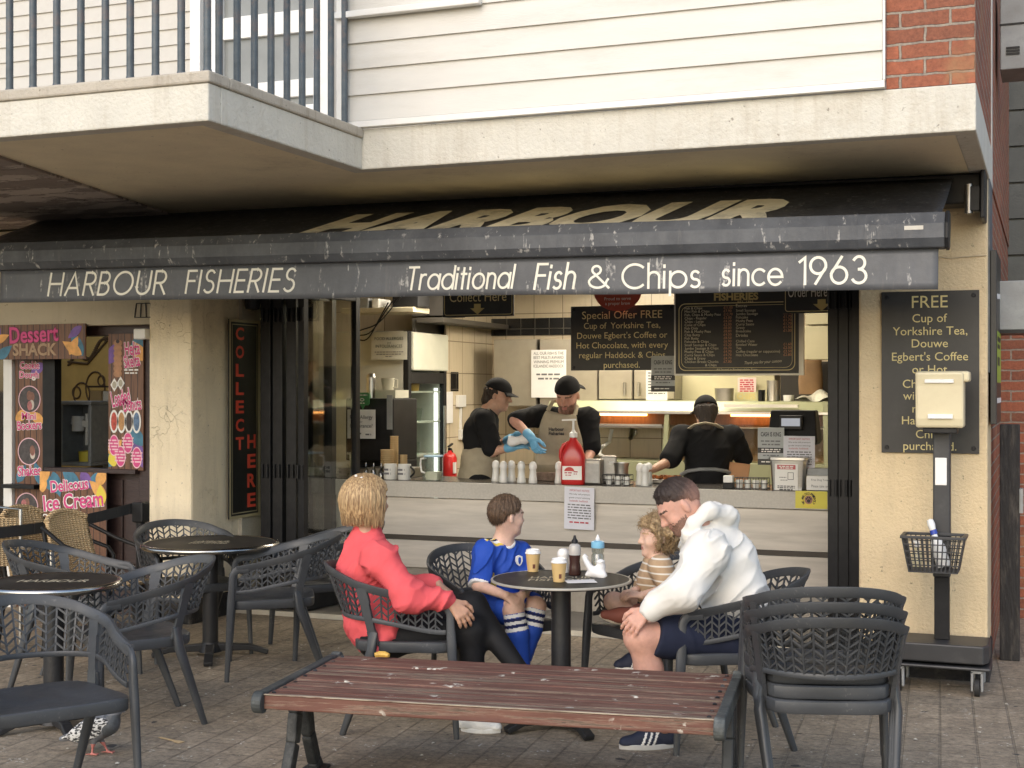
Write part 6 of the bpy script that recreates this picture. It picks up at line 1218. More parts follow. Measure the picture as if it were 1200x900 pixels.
# poster board wrapped on the pier's alley side
pz0, pz1 = Z_at(1160, 497, 8.35), Z_at(1160, 294, 8.35)
pf = thing('poster_board', 'black and lime green poster board on the alley side of the pier', 'poster', (XR+.003, 8.30, pz0), R(90)); w, h = .72, pz1-pz0
q = MB(); q.bb(0, w, -.035, 0, 0, h); q.build('board', BLK, pf, bevel=.004)
LIME = mat('lime_print', (.34, .48, .06), .5, var=.06); q = MB(); q.add([(.02, -.0365, h*.24), (w-.02, -.0365, h*.24), (w-.02, -.0365, h*.54), (.02, -.0365, h*.54)], [(0, 1, 2, 3)]); q.build('lime_panel', LIME, pf, recalc=False)
q = MB(); q.add([(0, -.0368, h*.12), (w, -.0368, h*.12), (w, -.0368, h*.15), (0, -.0368, h*.15)], [(0, 1, 2, 3)]); q.build('pale_band', WHT, pf, recalc=False); q = MB(); q.add([(0, -.0368, h*.72), (w, -.0368, h*.76), (w, -.0368, h*.79), (0, -.0368, h*.75)], [(0, 1, 2, 3)]); q.build('pale_band', WHT, pf, recalc=False); dashes(pf, [(.08, w*.8, h*.48, .03), (.08, w*.7, h*.44, .025), (.1, w*.6, h*.34, .05)], INK, -.0375)
# small fixings on the right pier
q = MB(); p0, p1 = on_y(1098, 301, YW-.006), on_y(1156, 299, YW-.006); q.tube([p0, p0.lerp(p1, .3)+V((0, 0, -.012)), p0.lerp(p1, .5)+V((0, 0, -.006)), p1], .004, 6); tag(q.build('wall_cable', mat('cream_painted_cable', (.55, .45, .30), .7), None, smooth=True), 'thin painted cable running along the top of the right pier', 'cable')
# litter
WOODF = mat('pale_birch_wood', (.55, .40, .22), .6, var=.1)
p = on_z(200, 868, 0); q = MB(); q.prism([(-.06, -.005), (.015, -.005), (.035, -.011), (.06, -.011), (.06, -.004), (.045, -.003), (.06, -.002), (.06, .002), (.045, .003), (.06, .004), (.06, .011), (.035, .011), (.015, .005), (-.06, .005)], lambda a, b, d: V((a, b, d)), .0025, .0045); q.v = [(a*1.35, b*1.5, c*1.2) for a, b, c in q.v]; tag(q.build('chip_fork', WOODF, None, loc=(p.x, p.y, 0), rz=YAW+R(-38)), 'small wooden chip fork lying on the paving', 'fork')
p = on_z(447, 771, .46); q = MB(); q.tube([(-.03, 0, 0), (-.01, .006, .004), (.015, .004, .003), (.034, -.006, 0)], [.010, .014, .014, .009], 8); tag(q.build('chip', mat('golden_chip', (.60, .36, .07), .6, var=.2, vs_=60, bump=.003), None, smooth=True, loc=(p.x, p.y, .472), rz=YAW), 'golden chip lying on the far edge of the bench', 'chip')
rn = random.Random(12); q = MB()
for i in range(260):
    px, py = rn.uniform(0, 1200), rn.uniform(760, 960); p = on_z(px, py, 0); s_ = rn.uniform(.003, .010)*(1 if rn.random() < .85 else 2); a = rn.uniform(0, 6.3)
    q.add([(p.x+s_*rn.uniform(.5, 1.2)*cos(a+k*1.05), p.y+s_*rn.uniform(.5, 1.2)*sin(a+k*1.05), .004) for k in range(6)]+[(p.x, p.y, .004+s_*.4)], [(k, (k+1) % 6, 6) for k in range(6)])
tag(q.build('crumbs', mat('pale_crumbs', (.50, .46, .38), .8, var=.3), None), kind='stuff')
# ------------------------------------------------------------------ people: smooth-blended implicit bodies turned into single meshes
def nrm(v): v = V(v); return v.normalized()
class Sd:
    """implicit solid made of blended round cones and ellipsoids, sampled on a grid"""
    def __init__(s): s.p = []
    def cap(s, a, b, ra, rb=None, k=.03, op='u'): s.p.append(('c', np.array(a, float), np.array(b, float), ra, ra if rb is None else rb, k, op)); return s
    def ell(s, c, r, k=.03, B=None, op='u'): s.p.append(('e', np.array(c, float), np.array(r, float), np.eye(3) if B is None else np.array(B, float), k, op)); return s
    def chain(s, pts, rs, k=.03):
        for i in range(len(pts)-1): s.cap(pts[i], pts[i+1], rs[i], rs[i+1], k)
        return s
    def mesh(s, h, warp=None, cut=None, pad=.03):
        lo = np.full(3, 1e9); hi = np.full(3, -1e9); bbs = []
        for q in s.p:
            if q[0] == 'c': r = max(q[3], q[4]); a = np.minimum(q[1], q[2])-r; b = np.maximum(q[1], q[2])+r; k = q[5]
            else: R_ = q[2].max(); a, b, k = q[1]-R_, q[1]+R_, q[4]
            bbs.append((a-k-.012, b+k+.012))
            if q[-1] == 'u': lo = np.minimum(lo, a-pad); hi = np.maximum(hi, b+pad)
        n = np.ceil((hi-lo)/h).astype(int)+1
        F = np.full(n, .06, np.float32); ax = [lo[i]+h*np.arange(n[i]) for i in range(3)]
        for q, (a, b) in zip(s.p, bbs):
            i0 = np.clip(np.floor((a-lo)/h).astype(int), 0, n); i1 = np.clip(np.ceil((b-lo)/h).astype(int)+1, 0, n)
            if (i1 <= i0).any(): continue
            sl = tuple(slice(u, w) for u, w in zip(i0, i1)); X, Y, Z = np.meshgrid(*[ax[i][sl[i]] for i in range(3)], indexing='ij')
            if q[0] == 'c':
                A, d = q[1], q[2]-q[1]; L2 = max(d@d, 1e-9); px, py, pz = X-A[0], Y-A[1], Z-A[2]
                t = np.clip((px*d[0]+py*d[1]+pz*d[2])/L2, 0, 1); D = np.sqrt((px-t*d[0])**2+(py-t*d[1])**2+(pz-t*d[2])**2)-(q[3]+(q[4]-q[3])*t); k, op = q[5], q[6]
            else:
                B = q[3]; px, py, pz = X-q[1][0], Y-q[1][1], Z-q[1][2]; u = [px*B[i][0]+py*B[i][1]+pz*B[i][2] for i in range(3)]; r = q[2]
                k0 = np.sqrt(sum((u[i]/r[i])**2 for i in range(3))); k1 = np.sqrt(sum((u[i]/r[i]**2)**2 for i in range(3)))+1e-9; D = k0*(k0-1)/k1; k, op = q[4], q[5]
            G = F[sl]
            if op == 'u': hh = np.maximum(k-np.abs(G-D), 0)/k; F[sl] = np.minimum(G, D)-hh*hh*k/4
            else: D = -D; hh = np.maximum(k-np.abs(G-D), 0)/k; F[sl] = np.maximum(G, D)+hh*hh*k/4
        if warp is not None or cut is not None:
            X, Y, Z = np.meshgrid(*ax, indexing='ij')
            if warp is not None: m = np.abs(F) < .03; F[m] += warp(X[m], Y[m], Z[m])
            if cut is not None: F = np.maximum(F, cut(X, Y, Z).astype(np.float32))
        return nets(F, lo, h)
def nets(F, lo, h):
    """naive surface nets"""
    nx, ny, nz = F.shape; S_ = F < 0; C8 = [(a, b, c) for a in (0, 1) for b in (0, 1) for c in (0, 1)]
    sub = lambda A, o: A[o[0]:nx-1+o[0], o[1]:ny-1+o[1], o[2]:nz-1+o[2]]
    cnt = sum(sub(S_, o).astype(np.int8) for o in C8); M = (cnt > 0) & (cnt < 8); idx = np.full(M.shape, -1, np.int64); ijk = np.argwhere(M); idx[M] = np.arange(len(ijk))
    acc = np.zeros((len(ijk), 3)); num = np.zeros(len(ijk))
    for a in C8:
        for d in range(3):
            if a[d]: continue
            b = list(a); b[d] = 1; fa = sub(F, a)[M]; fb = sub(F, b)[M]; x = (fa < 0) != (fb < 0)
            t = np.where(x, fa/np.where(np.abs(fa-fb) < 1e-9, 1, fa-fb), 0); p = np.tile(np.array(a, float), (len(ijk), 1)); p[:, d] = t; acc += p*x[:, None]; num += x
    v = lo+h*(ijk+acc/np.maximum(num, 1)[:, None]); faces = []
    for d in range(3):
        e0, e1 = [(1, 2), (2, 0), (0, 1)][d]; o = [slice(None)]*3; o[d] = slice(0, -1); p_ = [slice(None)]*3; p_[d] = slice(1, None)
        ch = S_[tuple(o)] != S_[tuple(p_)]; w = np.argwhere(ch); sg = S_[tuple(o)][ch]; ok = (w[:, e0] > 0) & (w[:, e1] > 0) & (w[:, e0] < F.shape[e0]-1) & (w[:, e1] < F.shape[e1]-1); w, sg = w[ok], sg[ok]
        q = []
        for da, db in ((-1, -1), (0, -1), (0, 0), (-1, 0)): c = w.copy(); c[:, e0] += da; c[:, e1] += db; q.append(idx[c[:, 0], c[:, 1], c[:, 2]])
        q = np.stack(q, 1); q[~sg] = q[~sg][:, ::-1]; faces.append(q)
    f = np.concatenate(faces); f = f[(f >= 0).all(1)]; return v, f
def sd_obj(name, vf, mats, parent, paint=None, smooth_it=1):
    v, f = vf
    for _ in range(smooth_it):                     # light Laplacian to take the grid out of the surface
        acc = np.zeros_like(v); c = np.zeros(len(v))
        for k in range(4): a, b = f[:, k], f[:, (k+1) % 4]; np.add.at(acc, a, v[b]); np.add.at(acc, b, v[a]); np.add.at(c, a, 1); np.add.at(c, b, 1)
        v = v*.45+.55*acc/np.maximum(c, 1)[:, None]
    me = bpy.data.meshes.new(name); me.vertices.add(len(v)); me.vertices.foreach_set('co', v.astype(np.float32).ravel()); n = len(f)
    me.loops.add(n*4); me.loops.foreach_set('vertex_index', f.ravel().astype(np.int32)); me.polygons.add(n); me.polygons.foreach_set('loop_start', np.arange(0, n*4, 4, dtype=np.int32))
    ms = mats if isinstance(mats, (list, tuple)) else [mats]
    for m in ms: me.materials.append(m)
    if paint is not None: me.polygons.foreach_set('material_index', paint(v[f].mean(1)).astype(np.int32))
    me.polygons.foreach_set('use_smooth', [True]*n); me.update(calc_edges=True); me.validate()
    o = bpy.data.objects.new(name, me); COL.objects.link(o); o.parent = parent; return o
_LAT = np.random.RandomState(11).rand(32, 32, 32).astype(np.float32)
def vnoise(x, y, z):
    xi, yi, zi = np.floor(x).astype(int), np.floor(y).astype(int), np.floor(z).astype(int); fx, fy, fz = x-xi, y-yi, z-zi; fx, fy, fz = [f*f*(3-2*f) for f in (fx, fy, fz)]; o = 0
    for a in (0, 1):
        for b in (0, 1):
            for c in (0, 1): o = o+_LAT[(xi+a) % 32, (yi+b) % 32, (zi+c) % 32]*np.abs(1-a-fx)*np.abs(1-b-fy)*np.abs(1-c-fz)
    return o
def creases(a, f, dirn=(1, .3, .8), seed=0.):
    """cloth folds: ridged noise drawn out across one direction, depth a in metres, about f/6 folds a metre"""
    d = np.array(V(dirn).normalized()); e1 = np.array(V(dirn).cross(V((.3, .9, .2))).normalized()); e2 = np.cross(d, e1); g = f/4.
    def w(X, Y, Z):
        u, v, t = [X*q[0]+Y*q[1]+Z*q[2] for q in (d, e1, e2)]; wob = vnoise(X*5+seed, Y*5, Z*5+3)*.12
        n1 = vnoise((u+wob)*g*1.15+seed*7, v*g*.38, t*g*.45+5); n2 = vnoise((u-wob)*g*2.3+9, v*g*.8+seed*3, t*g*.9); n3 = vnoise(X*7+seed, Y*7, Z*7)
        r1 = 1-np.abs(2*n1-1); r2 = 1-np.abs(2*n2-1); return -a*(1.5*(r1**3-.3)*np.clip(n3*1.7-.2, .15, 1)+.5*(r2**3-.3)*np.clip(1.4-n3*1.7, .1, 1))
    return w
class Head:
    def __init__(s, c, f, up=(0, 0, 1), k=1.):
        s.c = V(c); s.f = nrm(f); s.l = nrm(V(up).cross(s.f)); s.u = s.f.cross(s.l).normalized(); s.k = k; s.B = [list(s.f), list(s.l), list(s.u)]
    def P(s, x, y, z): return s.c+(s.f*x+s.l*y+s.u*z)*s.k
    def loc(s, P): return (np.asarray(P)-np.array(s.c)) @ np.array(s.B).T/s.k
    def loc3(s, X, Y, Z):
        d = [X-s.c.x, Y-s.c.y, Z-s.c.z]; return [(d[0]*b[0]+d[1]*b[1]+d[2]*b[2])/s.k for b in s.B]
    def add(s, sd, neck, rn=.055, child=False, nose=1.):
        k = s.k; E = lambda c, r, kk=.03, op='u': sd.ell(s.P(*c), [q*k for q in r], kk*k, s.B, op)
        Cp = lambda a, b, ra, rb=None, kk=.02, op='u': sd.cap(s.P(*a), s.P(*b), ra*k, (ra if rb is None else rb)*k, kk*k, op)
        E((-.012, 0, .030), (.098, .076, .090)); E((.034, 0, -.030), (.056, .058, .080), .04)
        E((.045, 0, -.078), (.040, .044 if not child else .040, .034), .03); E((.074, 0, -.096), (.020, .022, .017), .02)
        Cp((.084, -.034, .022), (.084, .034, .022), .010, kk=.02)
        for y in (-1, 1):
            E((.056, .040*y, -.030), (.030, .022, .026), .02)
            Cp((.099, .032*y, .003), (.112, .033*y, .003), .010, .012, .012, 's'); E((.078, .031*y, .003), (.0125, .0125, .0125), .003)
            E((-.010, .078*y, -.008), (.017, .008, .030), .006); E((.004, .084*y, -.010), (.008, .005, .016), .006, 's')
        Cp((.088, 0, .012), (.104+.006*nose, 0, -.026), .008, .0125*nose, .014); Cp((.094, -.013, -.030), (.094, .013, -.030), .009, kk=.01)
        Cp((.087, -.017, -.055), (.087, .017, -.055), .0065, kk=.008); Cp((.088, 0, -.055), (.088, 0, -.0551), .008, kk=.008); Cp((.084, -.014, -.068), (.084, .014, -.068), .0075, kk=.008); Cp((.094, -.016, -.0615), (.094, .016, -.0615), .0022, kk=.004, op='s')
        sd.cap(s.P(-.022, 0, -.045), neck, rn*k*.95, rn*k*1.08, .035)
    def paint(s, base, beard=None, lips=1, eye=2, brow=3, stub=4):
        def fn(c):
            q = s.loc(c); x, y, z = q.T; m = base(c) if base else np.zeros(len(c)); near = (np.abs(x) < .16) & (np.abs(y) < .11) & (z > -.15) & (z < .16)
            jn = .022*(vnoise(c[:, 0]*90, c[:, 1]*90, c[:, 2]*90)-.5)+.016*(vnoise(c[:, 0]*240, c[:, 1]*240, c[:, 2]*240)-.5)
            if beard: m[near & (x > beard[0]+.25*(z+.04)+jn) & (z < beard[1]-.12*np.abs(y)+.18*(np.abs(y) > .035)*np.abs(y)+jn) & (z > -.125)] = stub
            m[near & (np.abs(z+.0615) < .0105) & (np.abs(y) < .019) & (x > .078)] = lips
            m[near & ((x-.078)**2+(np.abs(y)-.031)**2+(z-.003)**2 < .0105**2) & (x > .082)] = eye
            m[near & (np.abs(z-.024-.10*(.035-np.abs(np.abs(y)-.03))) < .0042) & (np.abs(np.abs(y)-.034) < .019) & (x > .06)] = brow
            return m
        return fn
def hand(sd, w, d, n, s_=1., curl=.5, thumb=1, spread=.0):
    """palm, four bent fingers of different lengths and an opposing thumb; d fingers point, n palm faces"""
    w, d = V(w), nrm(d); n = V(n); n = (n-d*n.dot(d)).normalized(); a = d.cross(n)*thumb
    for i in range(4): sd.cap(w+a*(.010-.007*i)*s_, w+(d*(.086-.004*abs(i-1))+a*(.030-.0195*i))*s_, .0145*s_, .0115*s_, .012*s_)
    for i, L in enumerate((.070, .079, .073, .056)):
        p = w+(d*(.088-.004*abs(i-1))+a*(.031-.0205*i))*s_; ang = .12; e = d+a*(.06*(1.2-i)+spread*(1.5-i))
        for j, q in enumerate((.45, .31, .24)):
            ang += curl*(.75, .9, .6)[j]; dd = (e.normalized()*cos(ang)+n*sin(ang)).normalized(); p2 = p+dd*L*q*s_; sd.cap(p, p2, (.0098-.0008*j)*s_, (.0090-.0010*j)*s_, .005*s_); p = p2
    p = w+(d*.022+a*.022)*s_; p1 = w+(d*.052+a*.052+n*.012)*s_; p2 = p1+(d*.030+a*.010+n*.012)*s_; p3 = p2+(d*.022-a*.002+n*.012)*s_; sd.chain([p, p1, p2, p3], [.014*s_, .0125*s_, .0105*s_, .0085*s_], .008*s_)
def skin(name, c): return mat(name, c, .5, var=.10, vs_=35, sss=.12, bump=.0004, bs=250, spec=.35)
SKA, SKB, SKC, SKD = skin('fair_skin', (.56, .33, .235)), skin('child_skin', (.66, .43, .33)), skin('tanned_skin', (.50, .285, .19)), skin('pinkish_skin', (.58, .32, .24))
LIP = mat('lip', (.42, .17, .14), .45, var=.05); EYE_ = mat('eye', (.06, .05, .045), .15, var=0); BROW = mat('brow', (.13, .075, .045), .7, var=.1)
def cloth(name, c, var=.10, rough=.85): return mat(name, c, rough, var=var, vs_=14, bump=.0006, bs=350, spec=.2)
def m_hair(name, c0, c1, st=(26, 26, 3)):
    m, N, L, b, oc = newmat(name, .5); n = noise(N, L, oc, 5, 4, .6, st); L.new(ramp_col(N, L, n, [(.34, c0), (.66, c1)]), b.inputs['Base Color']); n2 = noise(N, L, oc, 14, 4, .6, st); bump(N, L, b, n2, .0035); return m
def Jr(root): 
    o = V(root.location); return lambda px, py, t: at_t(px, py, t)-o
def person(label, px, py, t, group=None): p = at_t(px, py, t); return thing('person', label, 'person', (p.x, p.y, 0), 0, group)
def D(l, t, z=0.): return nrm(rt*l+fw*t+V((0, 0, z)))
def hair_on(hd, parent, m, off, cutf, strand=.004, h=.0045, extra=None, freq=30, name='hair', lie=1., taper=.022, ear=0.):
    sd = Sd(); k = hd.k; sd.ell(hd.P(-.012, 0, .030), [(.098+off)*k, (.076+off)*k, (.090+off)*k], .03, hd.B)
    if extra: extra(sd)
    def jc(x, y, z): return cutf(x, y, z)+ear*np.exp(-((x+.008)**2+(z+.004)**2)/.030**2)+.030*(vnoise(x*70+3, y*70, z*45)-.5)+.018*(vnoise(x*160, y*160+7, z*110)-.5)
    def warp(X, Y, Z):
        x, y, z = hd.loc3(X, Y, Z); a = np.arctan2(y, x+.01); st_ = vnoise(a*freq+40, z*freq*.25*lie+x*4, np.full_like(a, 3.))-.5; st2 = vnoise(a*freq*2.6+90, z*freq*.5*lie, x*20)-.5
        c = jc(x, y, z); return strand*(1.6*st_+.9*st2)+(off+.006)*np.clip(1+c/taper, 0, 1)*k
    def cut(X, Y, Z): return (cutf(*hd.loc3(X, Y, Z))-.012)*k
    return sd_obj(name, sd.mesh(h, warp, cut), m, parent)
def strands(o, hd, n, L, r, cutf, seed=0, stand=.45, comb=(-.3, 0, -1), curl=0., seg=3, bob=None, mess=.30):
    """loose locks growing out of a hair mesh: short tapered hairs, springy curls, or long locks hanging from the crown"""
    rnd = np.random.RandomState(seed); me = o.data; nv = len(me.vertices); a = np.empty(nv*3); me.vertices.foreach_get('co', a); v = a.reshape(-1, 3); nn = np.empty(nv*3); me.vertices.foreach_get('normal', nn); nn = nn.reshape(-1, 3)
    q = hd.loc(v); c = cutf(q[:, 0], q[:, 1], q[:, 2]); ids = np.where(c < -.003)[0]; B = np.array(hd.B); mb = MB()
    mb.add([tuple(p) for p in v], [tuple(p.vertices) for p in me.polygons])
    if bob:
        for k in range(n):
            az = rnd.uniform(-pi, pi); off = rnd.uniform(-.003, .007); b0 = rnd.uniform(.5, 1.35); zb = bob(az)+rnd.uniform(-.012, .016); P_ = []; w0 = rnd.uniform(-.10, .10)
            for i in range(9):
                t = i/8; z = None
                if t < .55: b_ = b0*(1-t/.55)+.02; x, y, z = (.118+off)*cos(az)*cos(b_), (.104+off)*sin(az)*cos(b_), .030+(.112+off)*sin(b_)
                else: f = (t-.55)/.45; x, y, z = (.118+off-.012*f*f+.006*sin(f*5+k))*cos(az+w0*f), (.104+off-.010*f*f)*sin(az+w0*f), .030+(zb-.030)*f
                P_.append(hd.P(x-.018, y, z))
            if cutf(*[np.array(u) for u in hd.loc(P_[5])]) > .004: continue
            mb.tube(P_, [r*(.5+.5*min(1, 4*t/8))*(1 if t < 6 else (9-t)/3.2) for t in range(9)], 4, caps=False)
    else:
        for k in rnd.choice(ids, min(n, len(ids)), False):
            d = nn[k]*stand+(np.array(comb)@B)*(1-stand)+rnd.normal(0, mess, 3); d = d-nn[k]*min(0, d@nn[k])+nn[k]*.15; d /= np.linalg.norm(d); l = L*rnd.uniform(.6, 1.3); p = V(v[k]-nn[k]*.002); d = V(d); sd_ = d.cross(V(nn[k])); sd_ = sd_.normalized() if sd_.length > 1e-3 else V((1, 0, 0)); u = d.cross(sd_)
            if curl: ph = rnd.uniform(0, 6.3); P_ = [p+d*l*i/6+(sd_*cos(ph+i*1.3)+u*sin(ph+i*1.3))*curl*min(1, i/2) for i in range(7)]
            else: P_ = [p+d*l*i/seg-V(nn[k])*(l*.22*(i/seg)**2) for i in range(seg+1)]
            m_ = len(P_); mb.tube(P_, [r*(1-.8*i/(m_-1)) for i in range(m_)], 3, caps=False)
    new = mb.build('hair', me.materials[0], None, smooth=True, ang=180, recalc=False); d_ = new.data; bpy.data.objects.remove(new); o.data = d_; return o
def cap_hat(hd, parent, m, back=False, lift=.03):
    sd = Sd(); k = hd.k; sd.ell(hd.P(-.010, 0, .040), [.112*k, .090*k, .098*k], .03, hd.B)
    o = sd_obj('cap', sd.mesh(.006, None, lambda X, Y, Z: (lambda x, y, z: (lift-z+.12*x*(1 if not back else -1)*-1)*k)(*hd.loc3(X, Y, Z))), m, parent)
    q = MB(); sg = -1 if back else 1
    def br(u, v): a = (u-.5)*1.8; r = .082+.072*v*cos(a*.85)**.5; return hd.P(sg*r*cos(a)*1.06, r*sin(a)*.98, lift+.008-.022*v-.05*(a/1.2)**2*v*.35-.004)
    q.grid(br, 14, 6); b = q.build('cap_brim', m, o, smooth=True); b.modifiers.new('t', 'SOLIDIFY').thickness = .004; return o
BLACKC = cloth('black_cotton', (.012, .012, .013)); APRON = cloth('stone_apron_canvas', (.40, .345, .25)); GLOVE = mat('blue_nitrile_glove', (.16, .42, .66), .4, var=.08, bump=.001, bs=90)
BLOND = m_hair('blond_bob_hair', (.20, .112, .050), (.62, .43, .22)); BROWNH = m_hair('dark_brown_hair', (.030, .018, .011), (.085, .052, .032)); SANDY = m_hair('sandy_blond_curls', (.20, .125, .06), (.50, .355, .19), (20, 20, 12)); BLACKH = m_hair('near_black_hair', (.012, .009, .008), (.045, .028, .020))
# ---- woman in pink
pw = person('woman with a blonde bob in a coral sweatshirt and black trousers, seated facing right', 447, 800, 6.84); J = Jr(pw); sd = Sd()
hw = Head(J(431, 588, 6.86), D(.80, .60, -.03), (0, 0, 1), .98); neck = J(430, 629, 6.84); hw.add(sd, neck, .052)
sd.cap(neck, J(432, 668, 6.84), .06, .10, .05); sd.cap(J(432, 668, 6.84), J(447, 740, 6.84), .11, .13, .05)
hipR, hipL = J(455, 747, 6.74), J(455, 743, 6.94); kR, kL = J(552, 738, 6.68), J(553, 711, 6.78); aR, aL = J(556, 842, 6.69), J(612, 792, 6.62)
sd.chain([hipR, kR, aR], [.075, .052, .036]); sd.chain([hipL, kL, aL], [.075, .052, .034])
sR, eR, wR = J(446, 655, 6.65), J(479, 699, 6.53), J(528, 705, 6.56); sL, eL, wL = J(431, 648, 7.02), J(470, 690, 7.03), J(512, 684, 6.94)
sd.chain([sR, eR, wR], [.048, .036, .026]); sd.chain([sL, eL, wL], [.048, .036, .026])
hand(sd, wR, D(.62, -.12, -.66), D(-.25, .85, -.35), 1.0, .42, 1, .05); hand(sd, wL, D(.8, -.1, -.55), D(-.3, 0, -1), .95, .5, -1)
sd_obj('body', sd.mesh(.005), [SKC, LIP, EYE_, BROW], pw, hw.paint(None))
sd = Sd(); CORAL = cloth('coral_sweatshirt', (.70, .105, .115), .06)
sd.cap(J(430, 617, 6.85), J(430, 640, 6.84), .060, .085, .05); sd.cap(J(430, 640, 6.84), J(431, 668, 6.84), .085, .125, .05); sd.cap(sR, sL+V((0, 0, -.02)), .082, .070, .07); sd.cap(J(430, 668, 6.84), J(438, 725, 6.84), .135, .150, .06); sd.cap(J(438, 725, 6.76), J(446, 747, 6.76), .13, .115, .05); sd.cap(J(440, 725, 6.94), J(447, 748, 6.92), .12, .115, .05)
sd.chain([sR, eR, J(519, 703, 6.55)], [.080, .066, .050], .05); sd.cap(J(519, 703, 6.55), J(526, 704.5, 6.56), .040, .037, .012); sd.chain([sL, eL, J(504, 684, 6.96)], [.075, .062, .046], .05); sd.cap(J(504, 684, 6.96), J(510, 684, 6.95), .040, .036, .012)
sd.cap(J(458, 735, 6.66), J(437, 766, 6.60), .04, .012, .05)
sd_obj('sweatshirt', sd.mesh(.0055, creases(.0125, 58, (1.0, .4, -.9))), CORAL, pw)
sd = Sd(); sd.cap(J(447, 742, 6.76), J(447, 742, 6.92), .135, .135, .05); sd.chain([hipR, kR, J(556, 832, 6.69)], [.094, .068, .045], .04); sd.chain([hipL, kL, J(610, 787, 6.63)], [.094, .070, .044], .04)
sd_obj('trousers', sd.mesh(.006, creases(.003, 60)), mat('black_leggings', (.010, .010, .011), .7, var=.1, spec=.25), pw)
def shoe(name, parent, heel, toe, m, sole, s_=1., stripes=None, up=None):
    h_, t_ = V(heel), V(toe); d = (t_-h_); L = d.length; d.normalize(); u = V(up or (0, 0, 1)); lft = u.cross(d).normalized(); u = d.cross(lft); sd = Sd(); P_ = lambda x, y, z: h_+d*x*L+lft*y*s_+u*z*s_
    sd.cap(P_(.10, 0, .045), P_(.55, 0, .040), .040*s_, .040*s_, .03); sd.cap(P_(.5, 0, .034), P_(.90, 0, .026), .042*s_, .030*s_, .03); sd.cap(P_(.12, 0, .06), P_(.16, 0, .095), .040*s_, .042*s_, .03); sd.cap(P_(.3, 0, .075), P_(.45, 0, .06), .032*s_, .03*s_, .03)
    pl = lambda X, Y, Z: -((X-h_.x)*u.x+(Y-h_.y)*u.y+(Z-h_.z)*u.z)+.018*s_
    def paint(c):
        q = c-np.array(h_); x = q@np.array(d)/L; z = q@np.array(u)/s_; m_ = np.zeros(len(c))
        if stripes:
            for k in (.40, .50, .60): m_[(np.abs(x-k-(z-.05)*-1.6) < .022) & (z < .075)] = 1
        return m_
    o = sd_obj(name, sd.mesh(.005, None, pl), [m, WHP], parent, paint)
    q = MB(); n = 22; r0, r1 = [], []
    for k in range(n):
        a = 2*pi*k/n; cx = .5+.53*cos(a); wd = (.036+.010*sin(pi*min(1, max(0, cx))**1.0)*1)*(1 if cx < .85 else .92); r0.append(P_(cx, wd*sin(a), .0)); r1.append(P_(cx, wd*sin(a)*1.02, .024))
    loft([r0, r1]).build('sole', sole, o, bevel=.004); return o
p = at_t(541, 0, 6.70)-pw.location; q_ = at_t(586, 0, 6.66)-pw.location
WSH = mat('white_leather_shoe', (.78, .77, .73), .45, var=.04, dirt=(.4, .38, .34), dirt_amt=.3)
shoe('shoe', pw, (p.x, p.y, 0), (q_.x, q_.y, 0), WSH, WSH, .95); shoe('shoe', pw, J(606, 800, 6.64), J(640, 836, 6.55), WSH, WSH, .9, None, D(.6, 0, .6))
def bobcut(x, y, z): return np.maximum(-.132-.014*np.cos(x*18)+.05*np.maximum(-x-.04,0)-z, np.where(z < .085, x-.048-.75*np.maximum(z-.02, 0)+.10*np.maximum(-z-.02, 0), -1))
def bobx(sd): k = hw.k; sd.ell(hw.P(-.026, 0, -.040), [.104*k, .102*k, .098*k], .05, hw.B); sd.ell(hw.P(-.026, 0, .035), [.110*k, .100*k, .088*k], .05, hw.B); sd.ell(hw.P(-.05, 0, .0), [.088*k, .09*k, .09*k], .05, hw.B)
hr = hair_on(hw, pw, BLOND, .020, bobcut, .0050, .0042, bobx, 30, lie=.10, taper=.012)
strands(hr, hw, 950, .1, .0023, bobcut, 1, bob=lambda az: -.130+.02*abs(sin(az*.5)))
q = MB(); c = J(420, 562, 6.80); q.bar(c+V((-.022, 0, -.006)), c+V((.026, 0, .008)), .022, .016); q.bar(c+V((-.01, 0, .006)), c+V((-.014, -.002, .024)), .012, .012); q.build('hair_clip', WHP, hr, bevel=.003)
q = MB(); w_ = wR+(wR-eR).normalized()*0; 
# ---- boy in blue kit
pb_ = person('boy in a blue football kit with striped socks, hands clasped in his lap', 588, 790, 7.36); J = Jr(pb_); sd = Sd()
hb = Head(J(594, 605, 7.33), D(.87, .48, -.04), (0, 0, 1), .90); neck = J(589, 637, 7.36); hb.add(sd, neck, .043, True, .8)
sR, sL = J(568, 648, 7.27), J(609, 648, 7.44); sd.cap(neck, J(588, 665, 7.37), .05, .08, .05); sd.cap(sR, sL, .045, .045, .05); sd.cap(J(588, 665, 7.37), J(587, 708, 7.40), .085, .09, .05)
hR, hL = J(578, 712, 7.33), J(599, 712, 7.42); kR, kL = J(602, 716, 6.99), J(628, 711, 7.06); aR, aL = J(613, 783, 6.96), J(612, 780, 7.02); sd.chain([hR, kR, aR], [.066, .048, .033]); sd.chain([hL, kL, aL], [.066, .048, .033])
eR, wR, eL, wL = J(561, 686, 7.14), J(593, 698, 6.97), J(622, 684, 7.30), J(612, 697, 7.0); sd.chain([sR, eR, wR], [.038, .031, .022]); sd.chain([sL, eL, wL], [.038, .031, .022])
hand(sd, wR, D(.8, -.1, -.5), D(.1, .6, -.6), .80, .5, 1); hand(sd, wL, D(-.55, -.3, -.75), D(-.2, .7, -.3), .80, .6, -1)
sd_obj('body', sd.mesh(.005), [SKB, LIP, EYE_, BROW], pb_, hb.paint(None))
